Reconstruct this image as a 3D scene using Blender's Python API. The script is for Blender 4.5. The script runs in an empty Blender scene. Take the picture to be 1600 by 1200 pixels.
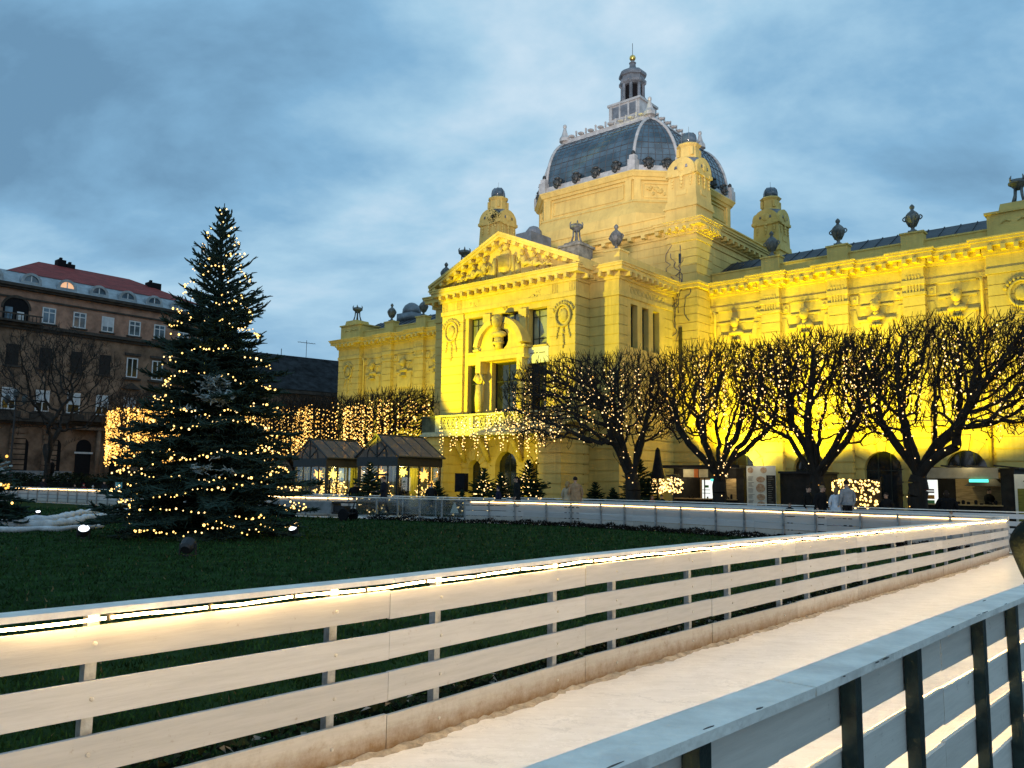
import bpy, bmesh, math, random
import numpy as np
from mathutils import Vector, Matrix, Quaternion

scene = bpy.context.scene
COL = scene.collection
R = random.Random(7)
PI = math.pi

# ------------------------------------------------------------------ camera model
CAM_H = 1.75
FOC = 1300.0                     # focal length in pixels of a 1600 px wide frame
PITCH = math.atan(152 / FOC)
ROLL = 0.013

def cam_ray(px, py):
    dx, dy = px - 800, py - 600
    c, s = math.cos(ROLL), math.sin(ROLL)
    x, y = c * dx + s * dy, -s * dx + c * dy
    cp, sp = math.cos(PITCH), math.sin(PITCH)
    return Vector((x, FOC * cp + y * sp, FOC * sp - y * cp))

def gnd(px, py, z=0.0):
    r = cam_ray(px, py)
    t = (z - CAM_H) / r.z
    return Vector((r.x * t, r.y * t, z))

def at_depth(px, py, Y):
    r = cam_ray(px, py)
    t = Y / r.y
    return Vector((r.x * t, Y, CAM_H + r.z * t))

# frame of the pavilion: x along its facade (to the right), y into the building
ANG = math.radians(40.4)
E1 = Vector((math.cos(ANG), -math.sin(ANG), 0))
E2 = Vector((math.sin(ANG), math.cos(ANG), 0))
P0 = Vector((-0.5012, 48.3508, 0))

def W(x, y, z=0.0):
    return P0 + E1 * x + E2 * y + Vector((0, 0, z))

def loc_of(v):
    d = v - P0
    return d.dot(E1), d.dot(E2)

# ------------------------------------------------------------------ materials
def new_mat(name):
    m = bpy.data.materials.new(name)
    m.use_nodes = True
    nt = m.node_tree
    b = nt.nodes['Principled BSDF']
    return m, nt, b

def mk(name, col, rough=0.7, var=0.18, scale=3.0, bump=0.0, bscale=20.0, metal=0.0, spec=0.4, col2=None, detail=6, streak=None, stain=0.0):
    """procedural surface: base colour broken up by two octaves of noise, plus bump"""
    m, nt, b = new_mat(name)
    N, L = nt.nodes, nt.links
    tc = N.new('ShaderNodeTexCoord')
    mp = N.new('ShaderNodeMapping')
    if streak:
        mp.inputs['Scale'].default_value = streak
    L.new(tc.outputs['Object'], mp.inputs['Vector'])
    n1 = N.new('ShaderNodeTexNoise')
    n1.inputs['Scale'].default_value = scale
    n1.inputs['Detail'].default_value = detail
    n1.inputs['Roughness'].default_value = 0.65
    L.new(mp.outputs['Vector'], n1.inputs['Vector'])
    cr = N.new('ShaderNodeValToRGB')
    c = col
    d = col2 if col2 else tuple(max(0, v * (1 - 2.2 * var)) for v in c)
    cr.color_ramp.elements[0].position = 0.33
    cr.color_ramp.elements[0].color = (*d, 1)
    cr.color_ramp.elements[1].position = 0.66
    cr.color_ramp.elements[1].color = (*[min(1, v * (1 + 0.5 * var)) for v in c], 1)
    L.new(n1.outputs['Fac'], cr.inputs['Fac'])
    last = cr.outputs['Color']
    if stain:      # rain streaks and sooty patches
        ms = N.new('ShaderNodeMapping'); ms.inputs['Scale'].default_value = (2.2, 2.2, .16); L.new(tc.outputs['Object'], ms.inputs['Vector'])
        ns = N.new('ShaderNodeTexNoise'); ns.inputs['Scale'].default_value = 1.6; ns.inputs['Detail'].default_value = 8; ns.inputs['Roughness'].default_value = .68; L.new(ms.outputs['Vector'], ns.inputs['Vector'])
        rs = N.new('ShaderNodeMapRange'); rs.inputs['From Min'].default_value = .50; rs.inputs['From Max'].default_value = .78; rs.inputs['To Max'].default_value = stain * 1.6; L.new(ns.outputs['Fac'], rs.inputs['Value'])
        xs = N.new('ShaderNodeMix'); xs.data_type = 'RGBA'; L.new(rs.outputs[0], xs.inputs['Factor']); L.new(last, xs.inputs[6]); xs.inputs[7].default_value = (c[0] * .45, c[1] * .42, c[2] * .5, 1)
        last = xs.outputs[2]
    L.new(last, b.inputs['Base Color'])
    b.inputs['Roughness'].default_value = rough
    b.inputs['Metallic'].default_value = metal
    b.inputs['Specular IOR Level'].default_value = spec
    if bump:
        n2 = N.new('ShaderNodeTexNoise')
        n2.inputs['Scale'].default_value = bscale
        n2.inputs['Detail'].default_value = 5
        L.new(mp.outputs['Vector'], n2.inputs['Vector'])
        bp = N.new('ShaderNodeBump')
        bp.inputs['Strength'].default_value = bump
        bp.inputs['Distance'].default_value = 0.05
        L.new(n2.outputs['Fac'], bp.inputs['Height'])
        L.new(bp.outputs['Normal'], b.inputs['Normal'])
    return m

def mk_emit(name, col, strength, sample=True):
    m, nt, b = new_mat(name)
    b.inputs['Base Color'].default_value = (*[0.5 * c for c in col], 1)
    b.inputs['Emission Color'].default_value = (*col, 1)
    b.inputs['Emission Strength'].default_value = strength
    m.cycles.emission_sampling = 'FRONT' if sample else 'NONE'
    return m

def mk_glass(name, tint=(1, 1, 1), rough=0.02, transp=0.8):
    m, nt, b = new_mat(name)
    N, L = nt.nodes, nt.links
    out = N['Material Output']
    tr = N.new('ShaderNodeBsdfTransparent')
    tr.inputs['Color'].default_value = (*tint, 1)
    gl = N.new('ShaderNodeBsdfGlossy')
    gl.inputs['Roughness'].default_value = rough
    gl.inputs['Color'].default_value = (0.9, 0.95, 1, 1)
    lw = N.new('ShaderNodeLayerWeight')
    lw.inputs['Blend'].default_value = 0.25
    mr = N.new('ShaderNodeMapRange')
    mr.inputs['To Min'].default_value = 1 - transp
    mr.inputs['To Max'].default_value = 0.9
    L.new(lw.outputs['Fresnel'], mr.inputs['Value'])
    mx = N.new('ShaderNodeMixShader')
    L.new(mr.outputs['Result'], mx.inputs['Fac'])
    L.new(tr.outputs['BSDF'], mx.inputs[1])
    L.new(gl.outputs['BSDF'], mx.inputs[2])
    L.new(mx.outputs['Shader'], out.inputs['Surface'])
    return m

M = {}
M['stucco'] = mk('cream_stucco', (0.74, 0.56, 0.172), 0.85, 0.09, 0.7, 0.25, 14, stain=.30)
M['stucco_trim'] = mk('cream_trim', (0.75, 0.575, 0.178), 0.8, 0.10, 1.2, 0.2, 18, stain=.28)
M['stucco_relief'] = mk('cream_relief', (0.68, 0.525, 0.168), 0.8, 0.16, 2.5, 0.3, 14, stain=.35)
M['stone'] = mk('grey_stone', (0.30, 0.29, 0.24), 0.85, 0.3, 2.5, 0.4, 12)
M['dark_stone'] = mk('mossy_stone', (0.12, 0.125, 0.07), 0.9, 0.3, 2.5, 0.4, 12)
M['balustrade'] = mk('pale_stone', (0.62, 0.58, 0.36), 0.85, 0.2, 3, 0.3, 12)
M['lead'] = mk('lead_sheet', (0.21, 0.24, 0.27), 0.5, 0.22, 1.4, 0.2, 6, metal=0.35)
M['pale_lead'] = mk('pale_zinc', (0.52, 0.54, 0.53), 0.5, 0.16, 2, 0.15, 8, metal=0.2)
M['roof_dark'] = mk('dark_slate_roof', (0.045, 0.055, 0.065), 0.55, 0.3, 1.0, 0.3, 6)
M['bronze'] = mk('dark_bronze', (0.075, 0.085, 0.085), 0.5, 0.3, 6, 0.3, 20, metal=0.4)
M['urn'] = mk('weathered_grey_urn', (0.19, 0.205, 0.20), 0.6, 0.3, 3.5, 0.3, 16, metal=0.25)
M['gold'] = mk('gold_leaf', (0.9, 0.62, 0.16), 0.3, 0.1, 6, metal=0.9)
M['crack'] = mk('crack_filler', (0.20, 0.17, 0.17), 0.9, 0.3, 5)
M['black_iron'] = mk('black_iron', (0.018, 0.02, 0.024), 0.5, 0.2, 5)
M['win_frame'] = mk('dark_window_frame', (0.03, 0.035, 0.025), 0.5, 0.2, 5)
M['sign_white'] = mk('off_white_panel', (0.78, 0.78, 0.68), 0.6, 0.06, 2)
M['ink'] = mk('dark_ink', (0.012, 0.012, 0.014), 0.85, 0.1, 5, spec=.1)

def mk_pane(name, col, rough=0.06, noise=True):
    m, nt, b = new_mat(name)
    N, L = nt.nodes, nt.links
    b.inputs['Roughness'].default_value = rough
    b.inputs['Specular IOR Level'].default_value = 0.9
    tc = N.new('ShaderNodeTexCoord')
    n = N.new('ShaderNodeTexNoise'); n.inputs['Scale'].default_value = 1.1
    L.new(tc.outputs['Object'], n.inputs['Vector'])
    cr = N.new('ShaderNodeValToRGB')
    cr.color_ramp.elements[0].color = (*[c * 0.5 for c in col], 1); cr.color_ramp.elements[0].position = .4
    cr.color_ramp.elements[1].color = (*col, 1); cr.color_ramp.elements[1].position = .6
    L.new(n.outputs['Fac'], cr.inputs['Fac'])
    L.new(cr.outputs['Color'], b.inputs['Base Color'])
    bp = N.new('ShaderNodeBump'); bp.inputs['Strength'].default_value = 0.04
    L.new(n.outputs['Fac'], bp.inputs['Height']); L.new(bp.outputs['Normal'], b.inputs['Normal'])
    return m
M['pane_dark'] = mk_pane('dark_glass', (0.02, 0.024, 0.026))
M['pane_blind'] = mk_pane('glass_with_pale_blind', (0.36, 0.38, 0.26), 0.15)
M['pane_sky'] = mk_pane('blue_glass', (0.10, 0.15, 0.2), 0.05)

# ------------------------------------------------------------------ mesh builder
class MB:
    def __init__(self):
        self.v = []; self.f = []; self.m = []; self.mats = []; self.smooth = []
        self.cur = 0; self.sm = False
    def mat(self, m, smooth=False):
        if m not in self.mats: self.mats.append(m)
        self.cur = self.mats.index(m); self.sm = smooth
        return self
    def add(self, verts, faces):
        o = len(self.v)
        self.v.extend([tuple(p) for p in verts])
        for f in faces:
            self.f.append(tuple(i + o for i in f)); self.m.append(self.cur); self.smooth.append(self.sm)
    def box(self, x0, x1, y0, y1, z0, z1, T=None):
        v = [(x0, y0, z0), (x1, y0, z0), (x1, y1, z0), (x0, y1, z0), (x0, y0, z1), (x1, y0, z1), (x1, y1, z1), (x0, y1, z1)]
        if T is not None: v = [T @ Vector(p) for p in v]
        self.add(v, [(0, 3, 2, 1), (4, 5, 6, 7), (0, 1, 5, 4), (1, 2, 6, 5), (2, 3, 7, 6), (3, 0, 4, 7)])
    def frust(self, cx, cy, z0, z1, a0, b0, a1, b1):
        """rectangular frustum, half sizes a (x) b (y)"""
        v = [(cx + sx * a, cy + sy * b, z) for z, a, b in ((z0, a0, b0), (z1, a1, b1)) for sx, sy in ((-1, -1), (1, -1), (1, 1), (-1, 1))]
        self.add(v, [(0, 3, 2, 1), (4, 5, 6, 7), (0, 1, 5, 4), (1, 2, 6, 5), (2, 3, 7, 6), (3, 0, 4, 7)])
    def rbox(self, x0, x1, y0, y1, z0, z1, course=0.52, gap=0.05, dep=0.05):
        """rusticated block: courses separated by sunk joints"""
        self.box(x0 + dep, x1 - dep, y0 + dep, y1 - dep, z0, z1)
        n = max(1, round((z1 - z0) / course)); h = (z1 - z0) / n
        for i in range(n):
            self.box(x0, x1, y0, y1, z0 + i * h + gap * .5, z0 + (i + 1) * h - gap * .5)
    def tube(self, pts, rad, n=8, cap=True):
        pts = [Vector(p) for p in pts]
        if not hasattr(rad, '__len__'): rad = [rad] * len(pts)
        vs = []; fs = []
        up = Vector((0, 0, 1))
        prev = None
        for i, p in enumerate(pts):
            d = (pts[min(i + 1, len(pts) - 1)] - pts[max(i - 1, 0)])
            d = d.normalized() if d.length > 1e-9 else up
            if prev is None:
                a = d.cross(up) if abs(d.z) < .95 else d.cross(Vector((1, 0, 0)))
            else:
                a = prev - d * prev.dot(d)
            a.normalize(); b = d.cross(a); prev = a
            for k in range(n):
                t = 2 * PI * k / n
                vs.append(p + (a * math.cos(t) + b * math.sin(t)) * rad[i])
        for i in range(len(pts) - 1):
            for k in range(n):
                k2 = (k + 1) % n
                fs.append((i * n + k, i * n + k2, (i + 1) * n + k2, (i + 1) * n + k))
        if cap:
            fs.append(tuple(range(n - 1, -1, -1))); fs.append(tuple((len(pts) - 1) * n + k for k in range(n)))
        self.add(vs, fs)
    def lathe(self, prof, c=(0, 0, 0), n=14, rot=0.0, sx=1.0, sy=1.0):
        vs = []; fs = []
        for r, z in prof:
            for k in range(n):
                t = 2 * PI * k / n + rot
                vs.append((c[0] + sx * r * math.cos(t), c[1] + sy * r * math.sin(t), c[2] + z))
        for i in range(len(prof) - 1):
            for k in range(n):
                k2 = (k + 1) % n
                fs.append((i * n + k, i * n + k2, (i + 1) * n + k2, (i + 1) * n + k))
        fs.append(tuple(range(n - 1, -1, -1))); fs.append(tuple((len(prof) - 1) * n + k for k in range(n)))
        self.add(vs, fs)
    def blob(self, c, r, n=8, m=6, jit=0.0, rng=R):
        vs = []; fs = []
        if not hasattr(r, '__len__'): r = (r, r, r)
        for i in range(m + 1):
            ph = PI * i / m
            for k in range(n):
                t = 2 * PI * k / n
                j = 1 + jit * (rng.random() - .5)
                vs.append((c[0] + r[0] * j * math.sin(ph) * math.cos(t), c[1] + r[1] * j * math.sin(ph) * math.sin(t), c[2] + r[2] * j * math.cos(ph)))
        for i in range(m):
            for k in range(n):
                k2 = (k + 1) % n
                fs.append((i * n + k, (i + 1) * n + k, (i + 1) * n + k2, i * n + k2))
        self.add(vs, fs)
    def prism(self, poly, a, b, axis='y'):
        """extrude a polygon (list of (u,v)) between a and b along an axis"""
        n = len(poly)
        if axis == 'y': vs = [(u, a, v) for u, v in poly] + [(u, b, v) for u, v in poly]
        elif axis == 'x': vs = [(a, u, v) for u, v in poly] + [(b, u, v) for u, v in poly]
        else: vs = [(u, v, a) for u, v in poly] + [(u, v, b) for u, v in poly]
        fs = [tuple(range(n - 1, -1, -1)), tuple(range(n, 2 * n))]
        fs += [(i, (i + 1) % n, n + (i + 1) % n, n + i) for i in range(n)]
        self.add(vs, fs)
    def octa(self, c, r):
        x, y, z = c
        self.add([(x + r, y, z), (x - r, y, z), (x, y + r, z), (x, y - r, z), (x, y, z + r), (x, y, z - r)],
                 [(0, 2, 4), (2, 1, 4), (1, 3, 4), (3, 0, 4), (2, 0, 5), (1, 2, 5), (3, 1, 5), (0, 3, 5)])
    def build(self, name, mat=None, parent=None, fix=True, **props):
        me = bpy.data.meshes.new(name)
        me.from_pydata(self.v, [], self.f)
        mats = self.mats if self.mats else [mat]
        for m in mats: me.materials.append(m)
        if self.mats: me.polygons.foreach_set('material_index', self.m)
        me.polygons.foreach_set('use_smooth', self.smooth)
        me.update()
        if fix and len(self.f) < 60000:
            bm = bmesh.new(); bm.from_mesh(me)
            bmesh.ops.recalc_face_normals(bm, faces=bm.faces)
            bm.to_mesh(me); bm.free()
        return link(name, me, parent, **props)

def link(name, me, parent=None, **props):
    o = bpy.data.objects.new(name, me)
    COL.objects.link(o)
    if parent is not None: o.parent = parent
    for k, v in props.items(): o[k] = v
    return o

def np_mesh(name, verts, faces, mats, parent=None, midx=None, smooth=False, **props):
    """fast mesh from numpy arrays, faces all of one size"""
    me = bpy.data.meshes.new(name)
    verts = np.asarray(verts, np.float32); faces = np.asarray(faces, np.int32)
    k = faces.shape[1]
    me.vertices.add(len(verts)); me.vertices.foreach_set('co', verts.ravel())
    me.loops.add(faces.size); me.loops.foreach_set('vertex_index', faces.ravel())
    me.polygons.add(len(faces))
    me.polygons.foreach_set('loop_start', np.arange(0, faces.size, k, dtype=np.int32))
    me.polygons.foreach_set('loop_total', np.full(len(faces), k, np.int32))
    for m in mats: me.materials.append(m)
    if midx is not None: me.polygons.foreach_set('material_index', np.asarray(midx, np.int32))
    if smooth: me.polygons.foreach_set('use_smooth', np.ones(len(faces), bool))
    me.update(calc_edges=True); me.validate()
    return link(name, me, parent, **props)

def thing(name, label, cat, loc=(0, 0, 0), rz=0.0, group=None):
    o = bpy.data.objects.new(name, None)
    COL.objects.link(o)
    o.empty_display_size = 0.2
    o.location = loc; o.rotation_euler = (0, 0, rz)
    o['label'] = label; o['category'] = cat
    if group: o['group'] = group
    return o

def copy_thing(o, label, loc, rz=None, group=None):
    c = o.copy(); COL.objects.link(c)
    c.location = loc
    if rz is not None: c.rotation_euler = (0, 0, rz)
    c['label'] = label
    if group: c['group'] = group
    for ch in list(o.children):
        d = ch.copy(); COL.objects.link(d); d.parent = c
        for g in list(ch.children):
            e = g.copy(); COL.objects.link(e); e.parent = d
    return c

def segs_mesh(P_, Q_, r0, r1, n):
    """many separate tapered prisms, vectorised: returns verts, quad faces"""
    P_ = np.asarray(P_, float); Q_ = np.asarray(Q_, float)
    d = Q_ - P_; L = np.linalg.norm(d, axis=1, keepdims=True); d = d / np.maximum(L, 1e-9)
    ref = np.where(np.abs(d[:, 2:3]) < .9, np.array([[0, 0, 1.]]), np.array([[1., 0, 0]]))
    a = np.cross(d, ref); a /= np.linalg.norm(a, axis=1, keepdims=True)
    b = np.cross(d, a)
    t = np.arange(n) * 2 * PI / n
    ring = a[:, None, :] * np.cos(t)[None, :, None] + b[:, None, :] * np.sin(t)[None, :, None]
    v = np.concatenate([P_[:, None, :] + ring * np.asarray(r0)[:, None, None], Q_[:, None, :] + ring * np.asarray(r1)[:, None, None]], axis=1)
    S = len(P_)
    k = np.arange(n); k2 = (k + 1) % n
    f = np.stack([k, k2, n + k2, n + k], axis=1)
    F = (np.arange(S)[:, None, None] * 2 * n + f[None]).reshape(-1, 4)
    return v.reshape(-1, 3), F

def merge_np(parts):
    vs = []; fs = []; ms = []; o = 0
    for v, f, m in parts:
        vs.append(v); fs.append(f + o); ms.append(np.full(len(f), m)); o += len(v)
    return np.concatenate(vs), np.concatenate(fs), np.concatenate(ms)

def bulbs_np(P_, r):
    """octahedral bulbs as quads (kite faces) for speed: returns verts, quads"""
    P_ = np.asarray(P_, float); S = len(P_); r = np.broadcast_to(np.asarray(r, float), (S,))
    n = 6
    t = np.arange(n) * 2 * PI / n
    rings = []
    for z, k in ((-.95, .3), (-.45, .9), (.45, .9), (.95, .3)):
        rings.append(np.stack([np.cos(t) * k, np.sin(t) * k, np.full(n, z)], axis=1))
    base = np.concatenate(rings)
    v = P_[:, None, :] + base[None] * r[:, None, None]
    k = np.arange(n); k2 = (k + 1) % n
    f = np.concatenate([np.stack([i * n + k, i * n + k2, (i + 1) * n + k2, (i + 1) * n + k], axis=1) for i in range(3)])
    f = np.concatenate([f, np.array([[18, 19, 20, 21], [18, 21, 22, 23], [0, 3, 2, 1], [0, 5, 4, 3]])])
    F = (np.arange(S)[:, None, None] * 24 + f[None]).reshape(-1, 4)
    return v.reshape(-1, 3), F
# ------------------------------------------------------------------ camera, world, sun
cam_data = bpy.data.cameras.new('camera')
cam = bpy.data.objects.new('camera', cam_data); COL.objects.link(cam)
cam_data.sensor_fit = 'HORIZONTAL'; cam_data.sensor_width = 36.0
cam_data.lens = 36.0 * FOC / 1600
cam_data.clip_start = 0.05; cam_data.clip_end = 3000
cam.location = (0, 0, CAM_H)
cam.rotation_euler = (Matrix.Rotation(PI / 2 + PITCH, 3, 'X') @ Matrix.Rotation(ROLL, 3, 'Z')).to_euler()
scene.camera = cam

SUN_EL, SUN_AZ = math.radians(2.0), math.radians(215)
world = bpy.data.worlds.new('World'); scene.world = world
world.use_nodes = True
nt = world.node_tree; N, L = nt.nodes, nt.links
bg = N['Background']
tc = N.new('ShaderNodeTexCoord')
sep = N.new('ShaderNodeSeparateXYZ'); L.new(tc.outputs['Generated'], sep.inputs['Vector'])
def math_node(op, a, b=None, clamp=False):
    n = N.new('ShaderNodeMath'); n.operation = op; n.use_clamp = clamp
    for i, v in enumerate((a, b)):
        if v is None: continue
        if isinstance(v, (int, float)): n.inputs[i].default_value = v
        else: L.new(v, n.inputs[i])
    return n.outputs[0]
zc = math_node('MAXIMUM', sep.outputs['Z'], 0.0)
den = math_node('ADD', zc, 0.30)
u = math_node('DIVIDE', sep.outputs['X'], den)
v = math_node('DIVIDE', sep.outputs['Y'], den)
cmb = N.new('ShaderNodeCombineXYZ'); L.new(u, cmb.inputs[0]); L.new(v, cmb.inputs[1])
mp = N.new('ShaderNodeMapping'); mp.inputs['Rotation'].default_value = (0, 0, 0.6); mp.inputs['Scale'].default_value = (1.0, 1.2, 1)
mp.inputs['Location'].default_value = (3.1, 1.7, 0)
L.new(cmb.outputs[0], mp.inputs['Vector'])
n1 = N.new('ShaderNodeTexNoise'); n1.inputs['Scale'].default_value = 1.45; n1.inputs['Detail'].default_value = 7; n1.inputs['Roughness'].default_value = 0.56; n1.inputs['Distortion'].default_value = 0.22
L.new(mp.outputs[0], n1.inputs['Vector'])
ramp = N.new('ShaderNodeValToRGB')
els = ramp.color_ramp.elements
els[0].position = 0.34; els[0].color = (0.125, 0.255, 0.400, 1)
els[1].position = 0.72; els[1].color = (0.62, 0.73, 0.82, 1)
e = els.new(0.46); e.color = (0.195, 0.385, 0.575, 1)
e = els.new(0.56); e.color = (0.33, 0.53, 0.69, 1)
L.new(n1.outputs['Fac'], ramp.inputs['Fac'])
# paler towards the horizon
hz = math_node('SUBTRACT', 1.0, math_node('MULTIPLY', zc, 3.2), True)
hzp = math_node('MULTIPLY', math_node('POWER', hz, 1.5), 0.5)
mixh = N.new('ShaderNodeMix'); mixh.data_type = 'RGBA'
L.new(hzp, mixh.inputs['Factor']); L.new(ramp.outputs['Color'], mixh.inputs[6]); mixh.inputs[7].default_value = (0.43, 0.61, 0.77, 1)
sky = N.new('ShaderNodeTexSky'); sky.sky_type = 'NISHITA'; sky.sun_disc = False
sky.sun_elevation = SUN_EL; sky.sun_rotation = SUN_AZ
sc_ = N.new('ShaderNodeVectorMath'); sc_.operation = 'SCALE'; sc_.inputs['Scale'].default_value = 0.012
L.new(sky.outputs['Color'], sc_.inputs[0])
addc = N.new('ShaderNodeVectorMath'); addc.operation = 'ADD'
L.new(mixh.outputs[2], addc.inputs[0]); L.new(sc_.outputs[0], addc.inputs[1])
L.new(addc.outputs[0], bg.inputs['Color'])
bg.inputs['Strength'].default_value = 1.06

sun_d = bpy.data.lights.new('sun', 'SUN'); sun_d.energy = 0.10; sun_d.angle = math.radians(30); sun_d.color = (0.85, 0.92, 1.0)
sun = bpy.data.objects.new('sun', sun_d); COL.objects.link(sun)
sun.rotation_euler = (math.radians(60), 0, math.radians(30))

scene.view_settings.view_transform = 'Standard'
scene.view_settings.look = 'None'
scene.view_settings.exposure = 0.10
scene.view_settings.gamma = 1.0
scene.render.engine = 'CYCLES'
try:
    scene.cycles.use_denoising = True
    scene.cycles.denoiser = 'OPENIMAGEDENOISE'
    scene.cycles.denoising_input_passes = 'RGB_ALBEDO_NORMAL'
except Exception: pass
scene.cycles.max_bounces = 6; scene.cycles.diffuse_bounces = 3; scene.cycles.glossy_bounces = 3
scene.cycles.transparent_max_bounces = 12; scene.cycles.transmission_bounces = 4
scene.cycles.sample_clamp_indirect = 4.0
scene.cycles.use_light_tree = True
scene.cycles.caustics_reflective = False; scene.cycles.caustics_refractive = False

def lamp(name, kind, loc, energy, col, target=None, size=0.3, spot=None, blend=0.6):
    d = bpy.data.lights.new(name, kind); d.energy = energy; d.color = col
    if kind == 'SPOT':
        d.spot_size = spot; d.spot_blend = blend; d.shadow_soft_size = size
    elif kind == 'POINT': d.shadow_soft_size = size
    elif kind == 'AREA': d.size = size
    o = bpy.data.objects.new(name, d); COL.objects.link(o); o.location = loc
    if target is not None:
        o.rotation_euler = (Vector(target) - Vector(loc)).to_track_quat('-Z', 'Y').to_euler()
    return o

# ------------------------------------------------------------------ ground, lawn, ice
M['plaza'] = mk('gravel_plaza', (0.085, 0.08, 0.07), 0.95, 0.25, 0.8, 0.4, 25)
M['lawn'] = mk('lawn_soil_and_grass', (0.024, 0.060, 0.020), 1.0, 0.3, 1.6, 0.9, 45, spec=0.05)
def mk_ice():
    m, nt, b = new_mat('scratched_ice')
    N, L = nt.nodes, nt.links
    tc = N.new('ShaderNodeTexCoord')
    n = N.new('ShaderNodeTexNoise'); n.inputs['Scale'].default_value = 2.2; n.inputs['Detail'].default_value = 8; n.inputs['Roughness'].default_value = .7
    L.new(tc.outputs['Object'], n.inputs['Vector'])
    mp = N.new('ShaderNodeMapping'); mp.inputs['Rotation'].default_value = (0, 0, -.84); mp.inputs['Scale'].default_value = (.8, 4, 1)
    L.new(tc.outputs['Object'], mp.inputs['Vector'])
    s = N.new('ShaderNodeTexNoise'); s.inputs['Scale'].default_value = 3.0; s.inputs['Detail'].default_value = 9; s.inputs['Roughness'].default_value = .75
    L.new(mp.outputs[0], s.inputs['Vector'])
    w = N.new('ShaderNodeTexVoronoi'); w.feature = 'DISTANCE_TO_EDGE'; w.inputs['Scale'].default_value = 1.9; w.inputs['Randomness'].default_value = 1
    mp2 = N.new('ShaderNodeMapping'); mp2.inputs['Rotation'].default_value = (0, 0, .5); mp2.inputs['Scale'].default_value = (.6, 2.4, 1)
    dn = N.new('ShaderNodeVectorMath'); dn.operation = 'ADD'
    sc = N.new('ShaderNodeVectorMath'); sc.operation = 'SCALE'; sc.inputs['Scale'].default_value = 0.9
    L.new(n.outputs['Color'], sc.inputs[0]); L.new(tc.outputs['Object'], dn.inputs[0]); L.new(sc.outputs[0], dn.inputs[1])
    L.new(dn.outputs[0], mp2.inputs['Vector']); L.new(mp2.outputs[0], w.inputs['Vector'])
    cut = N.new('ShaderNodeMapRange'); cut.inputs['From Min'].default_value = 0.0; cut.inputs['From Max'].default_value = 0.03
    cut.inputs['To Min'].default_value = 1; cut.inputs['To Max'].default_value = 0
    L.new(w.outputs['Distance'], cut.inputs['Value'])
    mx = N.new('ShaderNodeMath'); mx.operation = 'MULTIPLY_ADD'; mx.inputs[1].default_value = .5
    L.new(s.outputs['Fac'], mx.inputs[0]); 
    h = N.new('ShaderNodeMath'); h.operation = 'MULTIPLY'; h.inputs[1].default_value = .5
    L.new(n.outputs['Fac'], h.inputs[0]); L.new(h.outputs[0], mx.inputs[2])
    cr = N.new('ShaderNodeValToRGB')
    cr.color_ramp.elements[0].position = .36; cr.color_ramp.elements[0].color = (.74, .74, .73, 1)
    cr.color_ramp.elements[1].position = .62; cr.color_ramp.elements[1].color = (.93, .935, .93, 1)
    L.new(mx.outputs[0], cr.inputs['Fac'])
    mc = N.new('ShaderNodeMix'); mc.data_type = 'RGBA'
    hf = N.new('ShaderNodeMath'); hf.operation = 'MULTIPLY'; hf.inputs[1].default_value = .75
    L.new(cut.outputs['Result'], hf.inputs[0])
    L.new(hf.outputs[0], mc.inputs['Factor']); L.new(cr.outputs['Color'], mc.inputs[6]); mc.inputs[7].default_value = (.99, .99, .99, 1)
    w2 = N.new('ShaderNodeTexVoronoi'); w2.feature = 'DISTANCE_TO_EDGE'; w2.inputs['Scale'].default_value = 1.0; w2.inputs['Randomness'].default_value = 1
    mp3 = N.new('ShaderNodeMapping'); mp3.inputs['Rotation'].default_value = (0, 0, -.7); mp3.inputs['Scale'].default_value = (.45, 3.6, 1); mp3.inputs['Location'].default_value = (3, 7, 0)
    L.new(dn.outputs[0], mp3.inputs['Vector']); L.new(mp3.outputs[0], w2.inputs['Vector'])
    c2 = N.new('ShaderNodeMapRange'); c2.inputs['From Max'].default_value = 0.022; c2.inputs['To Min'].default_value = .42; c2.inputs['To Max'].default_value = 0; L.new(w2.outputs['Distance'], c2.inputs['Value'])
    md2 = N.new('ShaderNodeMix'); md2.data_type = 'RGBA'; L.new(c2.outputs[0], md2.inputs['Factor']); L.new(mc.outputs[2], md2.inputs[6]); md2.inputs[7].default_value = (.48, .50, .52, 1)
    L.new(md2.outputs[2], b.inputs['Base Color'])
    b.inputs['Roughness'].default_value = .30
    b.inputs['Specular IOR Level'].default_value = .35
    bp = N.new('ShaderNodeBump'); bp.inputs['Strength'].default_value = .22; bp.inputs['Distance'].default_value = .02
    L.new(mx.outputs[0], bp.inputs['Height']); L.new(bp.outputs['Normal'], b.inputs['Normal'])
    return m
M['ice'] = mk_ice()

mb = MB(); mb.add([(-900, -300, 0), (900, -300, 0), (900, 1500, 0), (-900, 1500, 0)], [(0, 1, 2, 3)])
mb.build('plaza_ground', M['plaza'], kind='structure')

# path of the near barrier (its ice side), of the rail barrier and of the far barrier
NEAR = [Vector((x, y, 0)) for x, y in ((-3.95, 2.06), (-2.35, 3.85), (-1.96, 4.25), (-0.78, 5.62), (0.71, 7.55), (2.05, 9.12), (5.15, 12.75), (9.1, 17.25), (13.0, 22.0))]
RAIL = [Vector((x, y, 0)) for x, y in ((-1.9, -0.15), (0.26, 2.24), (1.12, 3.12), (2.24, 4.40), (3.37, 5.62), (6.8, 9.4), (12.0, 15.2), (18.0, 21.8))]
FAR = [Vector((x, y, 0)) for x, y in ((13.4, 22.6), (10.4, 25.6), (8.75, 27.4), (7.2, 29.0), (5.1, 31.2), (3.0, 33.2), (0.7, 34.5), (-1.9, 35.2), (-5.5, 37.0), (-6.9, 37.7), (-9.5, 38.7), (-14, 42.0), (-20.6, 47.0), (-27.8, 52.3), (-36, 57.5))]
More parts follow.
